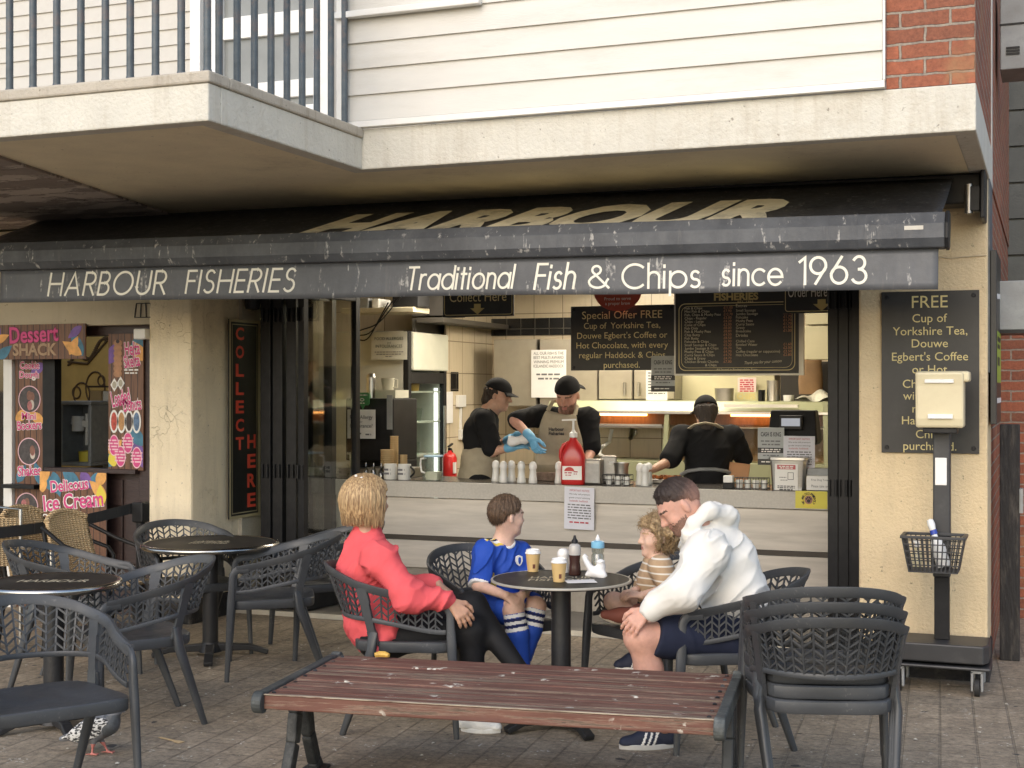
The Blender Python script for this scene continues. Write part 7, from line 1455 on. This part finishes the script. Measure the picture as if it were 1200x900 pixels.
KITB = cloth('royal_blue_shirt', (.022, .072, .38), .10, .6); KITY = cloth('kit_yellow', (.70, .52, .09)); KITW = cloth('kit_white', (.72, .72, .70)); KITN = cloth('kit_navy', (.015, .022, .09))
sd = Sd(); sd.cap(J(588.5, 643, 7.365), J(588, 665, 7.37), .060, .098, .04); sd.cap(sR, sL, .058, .058, .05); sd.cap(J(588, 665, 7.37), J(587, 710, 7.40), .108, .118, .05); slR, slL = sR.lerp(eR, .82), sL.lerp(eL, .8); sd.cap(sR, slR, .056, .060, .04); sd.cap(sL, slL, .056, .060, .04)
ax1, nA = np.array(sR), np.array((slR-sR).normalized()); LA = (slR-sR).length; frn = np.array(D(.5, -.87)); lat = np.array(D(.87, .5)); cc = np.array(J(588, 660, 7.37))
def kitpaint(c):
    m = np.zeros(len(c)); u = (c-ax1)@nA; q = c-cc; la = q@lat; fr_ = q@frn; z = q[:, 2]
    onR = (np.linalg.norm(c-ax1-np.outer(np.clip(u, 0, LA), nA), axis=1) < .075) & (la < -.075)
    m[(onR) & (u > LA+.030)] = 2
    sh_ = (z > .03) & (la < -.03) & (la > -.135) ; w_ = fr_-.050
    for k, mm in ((-.032, 2), (-.019, 1), (-.006, 3), (.007, 2), (.020, 1)): m[sh_ & (np.abs(w_-k) < .0066)] = mm
    m[(z < .0) & (la < -.072) & (fr_ > -.03) & (fr_ < .075) & ~onR & (z > -.19)] = 1
    return m
sh_o = sd_obj('football_shirt', sd.mesh(.005, creases(.012, 66, (.5, .6, -.8), 1.), lambda X, Y, Z: (lambda u, r: np.where(r < .12, u-(LA+.045), -1))((X-ax1[0])*nA[0]+(Y-ax1[1])*nA[1]+(Z-ax1[2])*nA[2], np.sqrt((X-ax1[0]-LA*nA[0])**2+(Y-ax1[1]-LA*nA[1])**2+(Z-ax1[2]-LA*nA[2])**2))), [KITB, KITY, KITW, KITN], pb_, kitpaint)
q = MB(); q.tube([V(neck)+V((0, 0, .002))+(D(.5, -.87)*cos(a)*.066+D(.87, .5)*sin(a)*.060)+V((0, 0, -.030*max(0, cos(a))**2+.012)) for a in [2*pi*i/28 for i in range(28)]], .008, 8, closed=True); q.build('collar', KITW, sh_o, smooth=True)
cr = J(608.5, 657, 7.262); q = MB(); fB = D(.5, -.87); rB = D(.87, .5); sh_ = [(-.017, .022), (0, .028), (.017, .022), (.019, -.002), (.012, -.018), (0, -.028), (-.012, -.018), (-.019, -.002)]
q.prism(sh_, lambda a, b, d: cr+rB*a+V((0, 0, b))+fB*d, -.01, .004); cs_ = q.build('crest', KITW, sh_o); q = MB(); q.prism([(a*.45, b*.7) for a, b in sh_], lambda a, b, d: cr+rB*a+V((0, 0, b))+fB*d, .004, .0055); q.build('crest_mark', KITB, cs_)
sd = Sd(); sd.cap(hR, hR.lerp(kR, .78), .086, .078, .03); sd.cap(hL, hL.lerp(kL, .80), .086, .076, .03); sd.cap(hR, hL, .10, .10, .05); sd_obj('shorts', sd.mesh(.005, creases(.004, 60, (.8, .5, .4), 2.)), KITB, pb_)
def sock(p0, p1, r0, r1):
    sd = Sd(); sd.cap(p0, p0.lerp(p1, .35), r0, r0*1.02, .02); sd.cap(p0.lerp(p1, .35), p1, r0*1.02, r1, .02); a = np.array(p0); d = np.array((p1-p0).normalized())
    def pt(c):
        u = (c-a)@d; m = np.zeros(len(c))
        for k, mm in ((.0, 1), (.020, 3), (.036, 2), (.052, 3), (.068, 1)): m[np.abs(u-k) < .009] = mm
        m[(np.abs(u-.26) < .006)] = 2; return m
    return sd_obj('sock', sd.mesh(.0048, None, lambda X, Y, Z: -((X-a[0])*d[0]+(Y-a[1])*d[1]+(Z-a[2])*d[2])-.022), [KITB, KITW, KITW, KITN], pb_, pt)
sock(kR.lerp(aR, .08)+V((0, 0, .0)), aR, .056, .037); sock(kL.lerp(aL, .06), aL, .056, .037)
BSH = mat('dark_trainer', (.03, .035, .06), .5); shoe('shoe', pb_, J(609, 802, 7.0), J(625, 812, 6.82), BSH, WHP, .82); shoe('shoe', pb_, J(607, 797, 7.06), J(628, 803, 6.9), BSH, WHP, .82)
def shortcut(x, y, z): return np.maximum(np.maximum((x*.80-z*1.0+.0)*.75, -.078-z), (x-.088)*np.where(z < .085, 1, 0)-np.where(z < .085, 0, 1))
hr = hair_on(hb, pb_, m_hair('brown_boy_hair', (.050, .029, .015), (.150, .090, .050), (30, 30, 14)), .012, shortcut, .0060, .0040, None, 34, taper=.020, ear=.04)
strands(hr, hb, 3200, .018, .0012, shortcut, 2, .16, (.15, .25, -.9), mess=.12)
# ---- small child
pk = person('small child with curly sandy hair in a beige striped shirt, sitting cross-legged beside the man', 768, 790, 7.12); J = Jr(pk); sd = Sd()
hk = Head(J(770, 629, 7.10), D(-.97, -.20, -.02), (0, 0, 1), .88); neck = J(771, 655, 7.12); hk.add(sd, neck, .046, True, .8)
sN, sF = J(775, 664, 6.99), J(767, 663, 7.25); sd.cap(neck, J(770, 678, 7.12), .045, .07, .05); sd.cap(sN, sF, .04, .04, .05); sd.cap(J(770, 678, 7.12), J(771, 712, 7.14), .08, .085, .05)
eN, wN, eF, wF = J(784, 690, 6.95), J(752, 698, 6.90), J(752, 691, 7.24), J(744, 692, 7.04); sd.chain([sN, eN, wN], [.034, .029, .021]); sd.chain([sF, eF, wF], [.034, .029, .021])
hN, kN, aN = J(772, 716, 7.05), J(797, 712, 6.84), J(744, 722, 6.84); hF, kF, aF = J(766, 714, 7.2), J(719, 705, 7.10), J(752, 726, 6.98); sd.chain([hN, kN, aN], [.062, .045, .030]); sd.chain([hF, kF, aF], [.062, .045, .032])
hand(sd, wN, D(-.9, .1, .1), D(0, .4, -.8), .68, .6, -1); hand(sd, wF, D(-.7, -.4, -.1), D(.1, .2, -.9), .68, .6, 1)
sd_obj('body', sd.mesh(.005), [SKB, LIP, EYE_, mat('fair_brow', (.38, .24, .13), .7)], pk, hk.paint(None))
def m_stripe():
    m, N, L, b, oc = newmat('beige_striped_shirt', .85); sp = N.new('ShaderNodeSeparateXYZ'); L.new(oc, sp.inputs[0]); z = math_(N, L, 'MODULO', math_(N, L, 'ADD', sp.outputs[2], 1.003), .036); n = noise(N, L, oc, 30, 3); c = ramp_col(N, L, n, [(.3, (.40, .27, .16)), (.7, (.47, .33, .20))])
    c = mixc(N, L, math_(N, L, 'LESS_THAN', z, .008), c, (.72, .68, .60)); L.new(c, b.inputs['Base Color']); return m
sd = Sd(); sd.cap(J(770.5, 660, 7.12), J(770, 678, 7.12), .056, .085, .04); sd.cap(sN, sF, .052, .052, .05); sd.cap(J(770, 678, 7.12), J(770, 714, 7.14), .098, .106, .05); sd.cap(sN, sN.lerp(eN, .85), .054, .056, .04); sd.cap(sF, sF.lerp(eF, .85), .052, .056, .04)
sd_obj('striped_shirt', sd.mesh(.005, creases(.006, 60, (.6, .7, .5), 3.)), m_stripe(), pk)
sd = Sd(); sd.cap(hN, hN.lerp(kN, .6), .078, .068, .03); sd.cap(hF, hF.lerp(kF, .30), .078, .072, .03); sd.cap(hN, hF, .09, .09, .05); sd_obj('shorts', sd.mesh(.006), cloth('child_dark_shorts', (.04, .04, .045)), pk)
sd = Sd(); sd.cap(aN, aN.lerp(kN, .22), .040, .037, .02); sd.cap(aF, aF.lerp(kF, .2), .040, .037, .02); sd_obj('socks', sd.mesh(.005), cloth('charcoal_sock', (.05, .05, .052)), pk)
RUST = mat('rust_suede_shoe', (.19, .055, .035), .75, var=.15); CRS = mat('cream_rubber_sole', (.62, .55, .44), .6)
shoe('shoe', pk, J(748, 727, 6.84), J(703, 722, 6.80), RUST, CRS, .80, None, D(.15, -.75, .55)); shoe('shoe', pk, J(752, 733, 6.99), J(720, 731, 6.95), RUST, CRS, .8)
def curlcut(x, y, z): return np.maximum(-.098-z, np.where(z < .060, x-.030-.5*np.maximum(z+.01, 0), -1))
def curlx(sd):
    r2 = random.Random(3); k = hk.k
    for i in range(120):
        a, b_ = r2.uniform(-pi, pi), r2.uniform(-1.1, 1.5); p = hk.P(-.014+.114*cos(a)*cos(b_), .094*sin(a)*cos(b_), .020+.108*sin(b_)); sd.ell(p, [.017*k*r2.uniform(.6, 1.4)]*3, .010)
hr = hair_on(hk, pk, SANDY, .016, curlcut, .008, .0045, curlx, 9, taper=.010)
strands(hr, hk, 900, .034, .0021, curlcut, 3, .45, (-.2, 0, -1), .0055)
# ---- man in white hoodie
pm = person('bearded man in a white hoodie and navy shorts leaning over the small child', 868, 790, 6.55); J = Jr(pm); sd = Sd()
hm = Head(J(796, 593, 6.43), D(-.80, -.10, -.60), tuple(D(-.60, 0, .80)), 1.03); neck = J(822, 624, 6.47); hm.add(sd, neck, .060)
sN, sF = J(829, 648, 6.28), J(822, 642, 6.69); eN, wN, eF, wF = J(798, 694, 6.20), J(760, 715, 6.24), J(802, 698, 6.70), J(772, 712, 6.62)
sd.cap(neck, J(845, 655, 6.5), .065, .12, .06); sd.cap(J(845, 655, 6.5), J(868, 735, 6.55), .12, .13, .06); sd.cap(sN, sF, .055, .055, .05); sd.chain([sN, eN, wN], [.055, .042, .030]); sd.chain([sF, eF, wF], [.055, .042, .030])
hN, kN, aN = J(868, 745, 6.43), J(750, 747, 6.29), J(779, 850, 6.36); hF, kF, aF = J(868, 742, 6.68), J(768, 742, 6.64), J(750, 772, 6.95); sd.chain([hN, kN], [.09, .066]); sd.cap(kN, kN.lerp(aN, .35), .062, .062, .03); sd.cap(kN.lerp(aN, .35), aN, .062, .038, .03); sd.chain([hF, kF, aF], [.09, .064, .04]); sd.ell(kN+D(-.9, 0, .2)*.02, [.05, .05, .055], .03)
hand(sd, wN, D(-.72, -.1, -.62), D(.15, .75, -.55), 1.05, .40, -1, .05); hand(sd, wF, D(-.8, -.1, -.5), D(.3, 0, -.9), 1.0, .4, 1)
STUB = mat('dark_beard_stubble', (.23, .128, .092), .75, var=.5, vs_=220, bump=.0015, bs=260)
sd_obj('body', sd.mesh(.005), [SKD, LIP, EYE_, mat('dark_brow', (.07, .04, .025), .7), STUB], pm, hm.paint(None, (.004, -.046)))
HOOD = cloth('off_white_hoodie', (.74, .715, .655), .035); sd = Sd()
sd.cap(J(826, 632, 6.47), J(845, 655, 6.5), .098, .150, .05); sd.cap(sN, sF, .092, .088, .07); sd.cap(J(843, 655, 6.5), J(864, 706, 6.54), .152, .158, .06); sd.cap(J(862, 700, 6.46), J(868, 716, 6.46), .135, .125, .05); sd.cap(J(862, 700, 6.64), J(868, 716, 6.62), .13, .12, .05)
sd.chain([sN, eN, J(767, 711, 6.235)], [.094, .076, .056], .05); sd.cap(J(767, 711, 6.235), J(761.5, 714.5, 6.24), .046, .042, .012); sd.chain([sF, eF, J(778, 709, 6.63)], [.088, .074, .054], .05)
sd.chain([J(812, 612, 6.36), J(832, 598, 6.37), J(853, 604, 6.46), J(855, 606, 6.55), J(836, 600, 6.64), J(814, 612, 6.62)], [.027, .036, .039, .039, .034, .027], .03); sd.cap(J(838, 608, 6.46), J(848, 614, 6.55), .048, .048, .04); sd.chain([J(812, 612, 6.36), J(806, 628, 6.38), J(806, 632, 6.47)], [.028, .026, .026], .02)
sd_obj('hoodie', sd.mesh(.0058, creases(.0125, 54, (.8, .4, -.9), 5.)), HOOD, pm)
NAVY = cloth('navy_shorts', (.018, .022, .042)); sd = Sd(); sd.cap(hN, hN.lerp(kN, .84), .112, .094, .04); sd.cap(hF, hF.lerp(kF, .84), .112, .094, .04); sd.cap(hN, hF, .13, .13, .05); a_ = np.array(hN.lerp(kN, .84)); d_ = np.array((kN-hN).normalized()+V((0, 0, .25)))
sd_obj('shorts', sd.mesh(.006, creases(.006, 48, (.9, .5, .6), 4.), lambda X, Y, Z: (X-a_[0])*d_[0]+(Y-a_[1])*d_[1]+(Z-a_[2])*d_[2]-.015), NAVY, pm)
NAVS = mat('navy_suede_trainer', (.018, .024, .05), .7, var=.2); p = at_t(791, 0, 6.40)-pm.location; q_ = at_t(727, 0, 6.36)-pm.location; shoe('shoe', pm, (p.x, p.y, .0), (q_.x, q_.y, .0), NAVS, mat('pale_grey_sole', (.55, .54, .52), .6), 1.05, True); shoe('shoe', pm, J(757, 786, 6.97), J(722, 786, 6.9), NAVS, WHP, 1., True)
def fadecut(x, y, z): return np.maximum(np.maximum((x*.86-(z-.004)*1.0)*.75, -.062-z), np.where(z < .095, x-.074-.3*np.maximum(z-.06, 0), -1))
def m_fade():
    m, N, L, b, oc = newmat('cropped_hair_fade', .6); d = N.new('ShaderNodeVectorMath'); d.operation = 'DOT_PRODUCT'; L.new(oc, d.inputs[0]); d.inputs[1].default_value = tuple(hm.u-hm.f*-.35); o = hm.c.dot(hm.u-hm.f*-.35)
    z = math_(N, L, 'SUBTRACT', d.outputs['Value'], o); n = noise(N, L, oc, 190, 3, .6); z = math_(N, L, 'ADD', z, math_(N, L, 'MULTIPLY', math_(N, L, 'SUBTRACT', n, .5), .045))
    L.new(ramp_col(N, L, math_(N, L, 'MULTIPLY', math_(N, L, 'ADD', z, .06), 5.), [(.0, (.36, .20, .145)), (.28, (.24, .135, .10)), (.55, (.050, .030, .022)), (.9, (.026, .016, .012))]), b.inputs['Base Color']); bump(N, L, b, n, .003); return m
hr = hair_on(hm, pm, m_fade(), .006, fadecut, .0035, .0042, lambda sd: (sd.ell(hm.P(-.004, 0, .060), [.084*hm.k, .064*hm.k, .065*hm.k], .03, hm.B)), 34, taper=.034, ear=.05)
strands(hr, hm, 2600, .010, .0012, lambda x, y, z: fadecut(x, y, z)+.012, 4, .30, (.5, .2, -.3))
q = MB(); q.tube([wN+(wN-eN).normalized()*-.012+(V((0, 0, 1))*cos(a)+D(0, 1)*sin(a))*.036 for a in [2*pi*i/16 for i in range(16)]], .007, 8, closed=True); q.build('watch', STEEL, pm, smooth=True)
bag = MB(); pts = [J(893, 752, 6.30), J(888, 780, 6.28), J(889, 800, 6.27), J(897, 811, 6.27), J(905, 800, 6.27), J(903, 775, 6.28), J(898, 752, 6.30)]; bag.tube(pts, .014, 8, sx=.25, up=tuple(D(0, 1))); st_ = bag.build('strap', mat('cream_strap', (.62, .50, .38), .8), None, smooth=True); st_.location = pm.location; tag(st_, 'cream bag strap hanging from the seat of the chair under the man', 'strap')
# ---- the three workers
def worker(label, root, head, hd_, neck_, chest, pelvis, sh, el, wr, hd_dirs, skin_m, back_cap, apron=True, glove=True, beard=None, h=.0065, hs=1.0, up=(0, 0, 1), cr=.125):
    w = person(label, *root, 'workers behind the counter'); J = Jr(w); P3 = lambda q: J(*q); sd = Sd(); hd = Head(P3(head), hd_, up, hs); nk = P3(neck_); hd.add(sd, nk, .056); ch, pe = P3(chest), P3(pelvis); S2, E2, W2 = [P3(q) for q in sh], [P3(q) for q in el], [P3(q) for q in wr]
    sd.cap(nk, ch, .06, .11, .06); sd.cap(ch, pe, .11, .12, .06); sd.cap(S2[0], S2[1], .05, .05, .05)
    for i in (0, 1):
        sd.chain([S2[i], E2[i], W2[i]], [.05, .04, .028])
        if not glove: hand(sd, W2[i], hd_dirs[i][0], hd_dirs[i][1], 1., .5, hd_dirs[i][2])
    acr = (S2[1]-S2[0]); acr.z = 0; acr.normalize()
    feet = [V((pe.x, pe.y, 0))+acr*s_*.10 for s_ in (-1, 1)]
    for s_, f_ in zip((-1, 1), feet): sd.chain([pe+acr*s_*.09, f_+V((0, 0, .5)), f_+V((0, 0, .1))], [.09, .06, .045])
    sd_obj('body', sd.mesh(h), [skin_m, LIP, EYE_, BROW, STUB], w, hd.paint(None, beard))
    sd = Sd(); sd.cap(nk.lerp(ch, .35), ch, .085, cr, .05); sd.cap(S2[0], S2[1], .075, .075, .06); sd.cap(ch, pe, cr, cr+.012, .06)
    for i in (0, 1): sd.cap(S2[i], S2[i].lerp(E2[i], .88), .075, .074, .05)
    sd_obj('black_shirt', sd.mesh(h, creases(.010, 48, (.7, .5, -.8), px_seed(label))), BLACKC, w)
    sd = Sd()
    for s_, f_ in zip((-1, 1), feet): sd.chain([pe+acr*s_*.09, f_+V((0, 0, .5)), f_+V((0, 0, .09))], [.115, .085, .075], .04)
    sd_obj('trousers', sd.mesh(.01), BLACKC, w)
    for f_ in feet: fd = D(0, -1); shoe('shoe', w, f_-fd*.06+V((0, 0, .03)), f_+fd*.18+V((0, 0, .03)), BLACKC, BLACKC)
    if glove:
        for i in (0, 1):
            sd = Sd(); hand(sd, W2[i], hd_dirs[i][0], hd_dirs[i][1], 1.08, .55, hd_dirs[i][2]); sd.cap(W2[i], W2[i].lerp(E2[i], .22), .034, .036, .02); sd_obj('glove', sd.mesh(.005), GLOVE, w)
    return w, hd, J, ch, pe, acr
def px_seed(s): return len(s) % 7*.9
w1, h1, J, ch, pe, acr = worker('worker in black shirt and peaked cap seen in profile on the left behind the counter', (562, 700, 10.9), (584, 463, 10.88), D(.93, -.25, -.22), (574, 482, 10.9), (563, 506, 10.9), (561, 566, 10.92), ((568, 492, 10.74), (564, 491, 11.06)), ((577, 529, 10.70), (580, 525, 11.02)), ((600, 524, 10.60), (598, 514, 10.86)),
    ((D(.8, -.1, .25), D(0, .6, -.5), 1), (D(.85, -.1, .1), D(0, -.6, -.4), -1)), SKA, False)
cap_hat(h1, w1, BLACKC, False, .040); hair_on(h1, w1, BLACKH, .014, lambda x, y, z: np.maximum((x-.012-(z)*.3)*.8, z-.05), .007, .006, lambda sd: (sd.ell(h1.P(-.075, 0, -.055), [.05, .06, .055], .03, h1.B)), 14)
def bib(w, J, pts, d0=.012, m=APRON, name='apron'):
    """bent apron panel through rows of (px, py, t) points"""
    rows = [[J(*p) for p in r] for r in pts]; q = MB(); n = len(rows[0]); q.add([p for r in rows for p in r], [(i*n+k, i*n+k+1, (i+1)*n+k+1, (i+1)*n+k) for i in range(len(rows)-1) for k in range(n-1)])
    o = q.build(name, m, w, smooth=True, ang=80); s_ = o.modifiers.new('sub', 'SUBSURF'); s_.levels = s_.render_levels = 2; o.modifiers.new('t', 'SOLIDIFY').thickness = .008; return o
sd = Sd(); sd.cap(J(563, 538, 10.9), pe, .155, .16, .05); sd.cap(pe, pe-V((0, 0, .45)), .16, .17, .05); sd_obj('apron', sd.mesh(.008, creases(.006, 30, (1, .4, .2), 2), None), APRON, w1)
q = MB(); q.tube([J(572, 479, 10.80), J(577, 487, 10.73), J(579, 500, 10.72), J(580, 520, 10.74)], .008, 6); q.build('apron_strap', APRON, w1, smooth=True)
w2, h2_, J, ch, pe, acr = worker('worker in a backwards black cap and stone apron reaching down, facing the street', (657, 700, 10.75), (665, 463, 10.62), D(-.30, -.80, -.42), (664, 488, 10.70), (660, 515, 10.75), (657, 576, 10.78), ((632, 487, 10.72), (690, 490, 10.72)), ((603, 493, 10.52), (693, 528, 10.66)), ((622, 512, 10.34), (683, 551, 10.42)),
    ((D(.35, -.25, -.85), D(.6, .3, -.2), 1), (D(-.5, -.4, -.5), D(-.5, .3, -.4), -1)), SKD, True, beard=(-.0, -.040), up=tuple(D(-.1, -.4, .9)), hs=1.08, cr=.15)
cap_hat(h2_, w2, BLACKC, True, .034)
bib(w2, J, [[(640, 479, 10.60), (645, 482, 10.60), (662, 486, 10.60), (672, 486, 10.59), (676, 484, 10.60)], [(634, 492, 10.59), (643, 496, 10.575), (655, 498, 10.57), (666, 498, 10.57), (676, 497, 10.585)], [(629, 512, 10.60), (640, 514, 10.575), (655, 515, 10.565), (670, 515, 10.575), (683, 513, 10.60)], [(627, 540, 10.62), (640, 541, 10.59), (655, 541, 10.58), (670, 541, 10.59), (685, 540, 10.63)], [(624, 580, 10.63), (640, 580, 10.58), (655, 580, 10.57), (672, 580, 10.58), (690, 580, 10.64)], [(622, 640, 10.62), (640, 640, 10.57), (655, 640, 10.56), (672, 640, 10.57), (692, 640, 10.62)]])
for a_, b_, c_ in (((642, 481, 10.605), (648, 470, 10.62), (656, 470, 10.66)), ((674, 486, 10.60), (676, 476, 10.63), (672, 472, 10.66))): q = MB(); q.tube([J(*a_), J(*b_), J(*c_)], .016, 8, sx=.3, up=tuple(D(0, -1, .3))); q.build('apron_strap', APRON, w2, smooth=True)
lr = thing_p = None
for i, (tx, y_) in enumerate((('Harbour', 505), ('Fisheries', 510))):
    me = text_mesh(tx, 1, 0, .03, 1, 0); n = len(me.vertices); a = np.empty(n*3); me.vertices.foreach_get('co', a); a = a.reshape(-1, 3); lo, hi = a.min(0), a.max(0)
    for k in range(n): u = (a[k][0]-lo[0])/(hi[0]-lo[0]); v = (a[k][1]-lo[1])/(hi[1]-lo[1]); a[k] = J(643+18*u, y_-4.2*v, 10.548)
    me.vertices.foreach_set('co', a.ravel()); me.materials.append(INK); o = bpy.data.objects.new('apron_lettering', me); COL.objects.link(o); o.parent = w2
w3, h3, J, ch, pe, acr = worker('worker in black shirt and cap with back turned at the till end of the counter', (829, 700, 10.45), (827, 484, 10.46), D(.03, .97, -.22), (828, 502, 10.42), (830, 525, 10.42), (828, 578, 10.42), ((799, 511, 10.42), (858, 511, 10.42)), ((783, 541, 10.26), (872, 538, 10.50)), ((766, 550, 10.12), (868, 556, 10.78)),
    ((D(-.8, -.3, -.2), D(.2, -.2, -.9), -1), (D(-.3, .8, -.2), D(-.3, 0, -.9), 1)), SKC, False, glove=False, cr=.165)
cap_hat(h3, w3, BLACKC, False, .045); hair_on(h3, w3, BLACKH, .018, lambda x, y, z: np.maximum((x-.02)*.8, z-.06), .006, .006, lambda sd: (sd.cap(h3.P(-.065, 0, -.03), h3.P(-.075, 0, -.13), .065, .05, .03)), 16)
q = MB(); q.tube([J(808, 502, 10.36), J(815, 497.5, 10.29), J(827, 495.5, 10.27), J(838, 497.5, 10.29), J(846, 502, 10.36)], .018, 8, sx=.45, up=(0, 0, 1)); q.build('apron_strap', APRON, w3, smooth=True)
q = MB(); q.tube([J(798, 556, 10.35), J(806, 552, 10.28), J(820, 550, 10.245), J(838, 550, 10.245), J(851, 552, 10.28), J(858, 556, 10.36)], .014, 8, sx=1, up=(0, 0, 1)); q.build('apron_tie', GREYM, w3, smooth=True)
fp = thing('paper_wrap', 'crumpled white paper wrap held between the gloved hands of the two workers', 'paper', tuple(at_t(607, 518, 10.5))); sd = Sd(); sd.cap((-.05, 0, 0), (.06, 0, .02), .035, .03, .02); sd.cap((.0, 0, .01), (.05, .02, .05), .02, .012, .02); sd.cap((-.02, 0, 0), (-.07, .01, .04), .02, .01, .02); sd_obj('wrap', sd.mesh(.005, creases(.008, 90, (1, .5, .7), 1)), PAPER, fp, None, 0)
# ------------------------------------------------------------------ what stands on the seated family's table
tc = lt2w(*T1, T1H+.0015)
def on_tab(px, py): p = on_z(px, py, T1H); return (p.x, p.y, T1H+.0018)
KCUP = mat('kraft_coffee_cup', (.58, .40, .17), .65, var=.06); LOGO = mat('brown_cup_logo', (.14, .05, .03), .6)
for px, py, lab in ((624.5, 670, 'kraft coffee cup with white lid standing alone at the left of the table'), (655, 682, 'kraft coffee cup with white lid nearest the front of the table')):
    cu = thing('coffee_cup', lab, 'cup', on_tab(px, py), YAW, 'kraft coffee cups on the table'); q = MB(); q.lathe([(0, 0), (.027, 0), (.0375, .092), (0, .092)], 28); q.build('cup_body', KCUP, cu, smooth=True)
    q = MB(); q.lathe([(.039, .0905), (.0405, .093), (.0395, .098), (.036, .100), (.035, .110), (.031, .1125), (.030, .107), (0, .107)], 28); q.build('lid', WHP, cu, smooth=True)
    q = MB(); q.grid(lambda u, v: V(((.0280+.114*(.018+.022*v))*sin(-.05+.42*u), -(.0280+.114*(.018+.022*v))*cos(-.05+.42*u), .018+.022*v)), 5, 2); q.build('logo', LOGO, cu, smooth=True)
sb = thing('sauce_bottle', 'squeezy bottle of brown sauce with a black cap on the table', 'bottle', on_tab(673.5, 674)); q = MB(); q.lathe([(0, 0), (.029, 0), (.031, .01), (.029, .04), (.026, .065), (.030, .10), (.031, .128), (.027, .148), (.014, .157), (0, .158)], 24); ob = q.build('bottle_body', [mat('clear_pet', (.45, .43, .40), .2, var=.05)], sb, smooth=True)
ob.data.materials.append(mat('brown_sauce', (.045, .018, .014), .25, var=.1)); ob.data.polygons.foreach_set('material_index', [1 if .004 < p.center.z < .105 else 0 for p in ob.data.polygons])
q = MB(); q.lathe([(.016, .1575), (.016, .170), (.009, .180), (.005, .197), (0, .198)], 16); q.build('cap', FRAME, sb, smooth=True)
ss_ = thing('salt_shaker', 'white domed shaker behind the front coffee cup on the table', 'shaker', on_tab(660, 671)); q = MB(); q.lathe([(0, 0), (.027, 0), (.026, .07), (.030, .085), (.030, .10), (.020, .118), (0, .122)], 24); q.build('shaker_body', WHP, ss_, smooth=True)
bb_ = thing('baby_bottle', 'clear baby bottle with pale blue collar behind crumpled tissue on the table', 'bottle', on_tab(700.5, 672)); q = MB(); q.lathe([(0, 0), (.030, 0), (.032, .01), (.032, .09), (.026, .10), (.031, .11), (.031, .127), (0, .127)], 24); q.build('bottle_body', m_glass('bottle_plastic', (.72, .76, .74), .12, .1), bb_, smooth=True); q = MB(); q.lathe([(.033, .1275), (.034, .130), (.033, .158), (.020, .163), (0, .164)], 24); q.build('collar', mat('sky_blue_plastic', (.22, .50, .70), .35), bb_, smooth=True); q = MB(); q.lathe([(.010, .1645), (.012, .172), (.007, .182), (.005, .192), (0, .194)], 14); q.build('teat', WHP, bb_, smooth=True)
ti = thing('tissue', 'crumpled white tissue standing against the baby bottle on the table', 'tissue', on_tab(698, 676)); sd = Sd(); sd.cap((-.035, -.01, .012), (.04, -.005, .015), .016, .016, .02); sd.cap((.02, -.005, .02), (.025, 0, .07), .022, .016, .02); sd.cap((-.01, -.01, .02), (-.055, -.01, .095), .020, .012, .02); sd.cap((.0, 0, .02), (.03, .01, .05), .025, .02, .02)
sd_obj('tissue_paper', sd.mesh(.004, creases(.007, 110, (1, .5, .9), 2)), PAPER, ti, None, 0)
q = MB(); q.prism([(-.075, -.05), (.07, -.055), (.078, .045), (-.068, .055)], lambda a, b, d: V((a, b, d)), 0, .0015); tag(q.build('napkin', PAPER, None, loc=tuple(V(on_tab(680, 682))+V((0, 0, .001))), rz=YAW+.2), 'flat white napkin under the sauce bottle on the table', 'napkin')
# ------------------------------------------------------------------ pigeon
pg = on_z(112, 884, 0); pr = thing('pigeon', 'grey pigeon with black-flecked white wings walking under the front left chair', 'pigeon', (pg.x, pg.y, 0), YAW); sd = Sd()
sd.ell((.0, 0, .115), (.105, .052, .055), .03, [[.93, 0, .36], [0, 1, 0], [-.36, 0, .93]]); sd.cap((-.06, 0, .095), (-.155, 0, .070), .030, .012, .03); sd.cap((.065, 0, .14), (.088, 0, .192), .038, .026, .04); sd.ell((.094, 0, .203), (.027, .023, .024), .015); sd.cap((.116, 0, .199), (.138, 0, .191), .006, .0025, .006)
for y, fx_ in ((.020, .05), (-.020, -.01)):
    sd.cap((.005, y, .08), (fx_*.6, y, .045), .016, .009, .012); sd.cap((fx_*.6, y, .045), (fx_, y, .008), .0055, .005, .006)
    for a in (-.5, 0, .5, 3.14): sd.cap((fx_, y, .007), (fx_+.030*cos(a), y+.030*sin(a), .005), .0045, .0035, .004)
PGG = mat('pigeon_grey', (.16, .165, .175), .6, var=.2, vs_=60); PGH = mat('pigeon_neck', (.085, .09, .095), .4, var=.3, vs_=40); PGF = mat('pigeon_foot', (.50, .17, .14), .6, var=.1)
sd_obj('body', sd.mesh(.0045), [PGG, PGH, PGF], pr, lambda c: np.where(c[:, 2] < .052, 2, np.where((c[:, 0] > .045) & (c[:, 2] < .185), 1, 0)))
def m_wing():
    m, N, L, b, oc = newmat('pigeon_wing_flecks', .7); n = noise(N, L, oc, 85, 2, .5, (.7, 1, 1.3)); L.new(ramp_col(N, L, n, [(.46, (.62, .61, .58)), (.53, (.03, .03, .032))]), b.inputs['Base Color']); return m
WNG = m_wing()
for y in (-1, 1):
    sd = Sd(); sd.ell((-.02, y*.040, .120), (.100, .016, .045), .02, [[.92, 0, .38], [0, 1, 0], [-.38, 0, .92]]); sd.cap((-.06, y*.034, .105), (-.145, y*.012, .078), .018, .007, .02); sd_obj('wing', sd.mesh(.0045), WNG, pr)
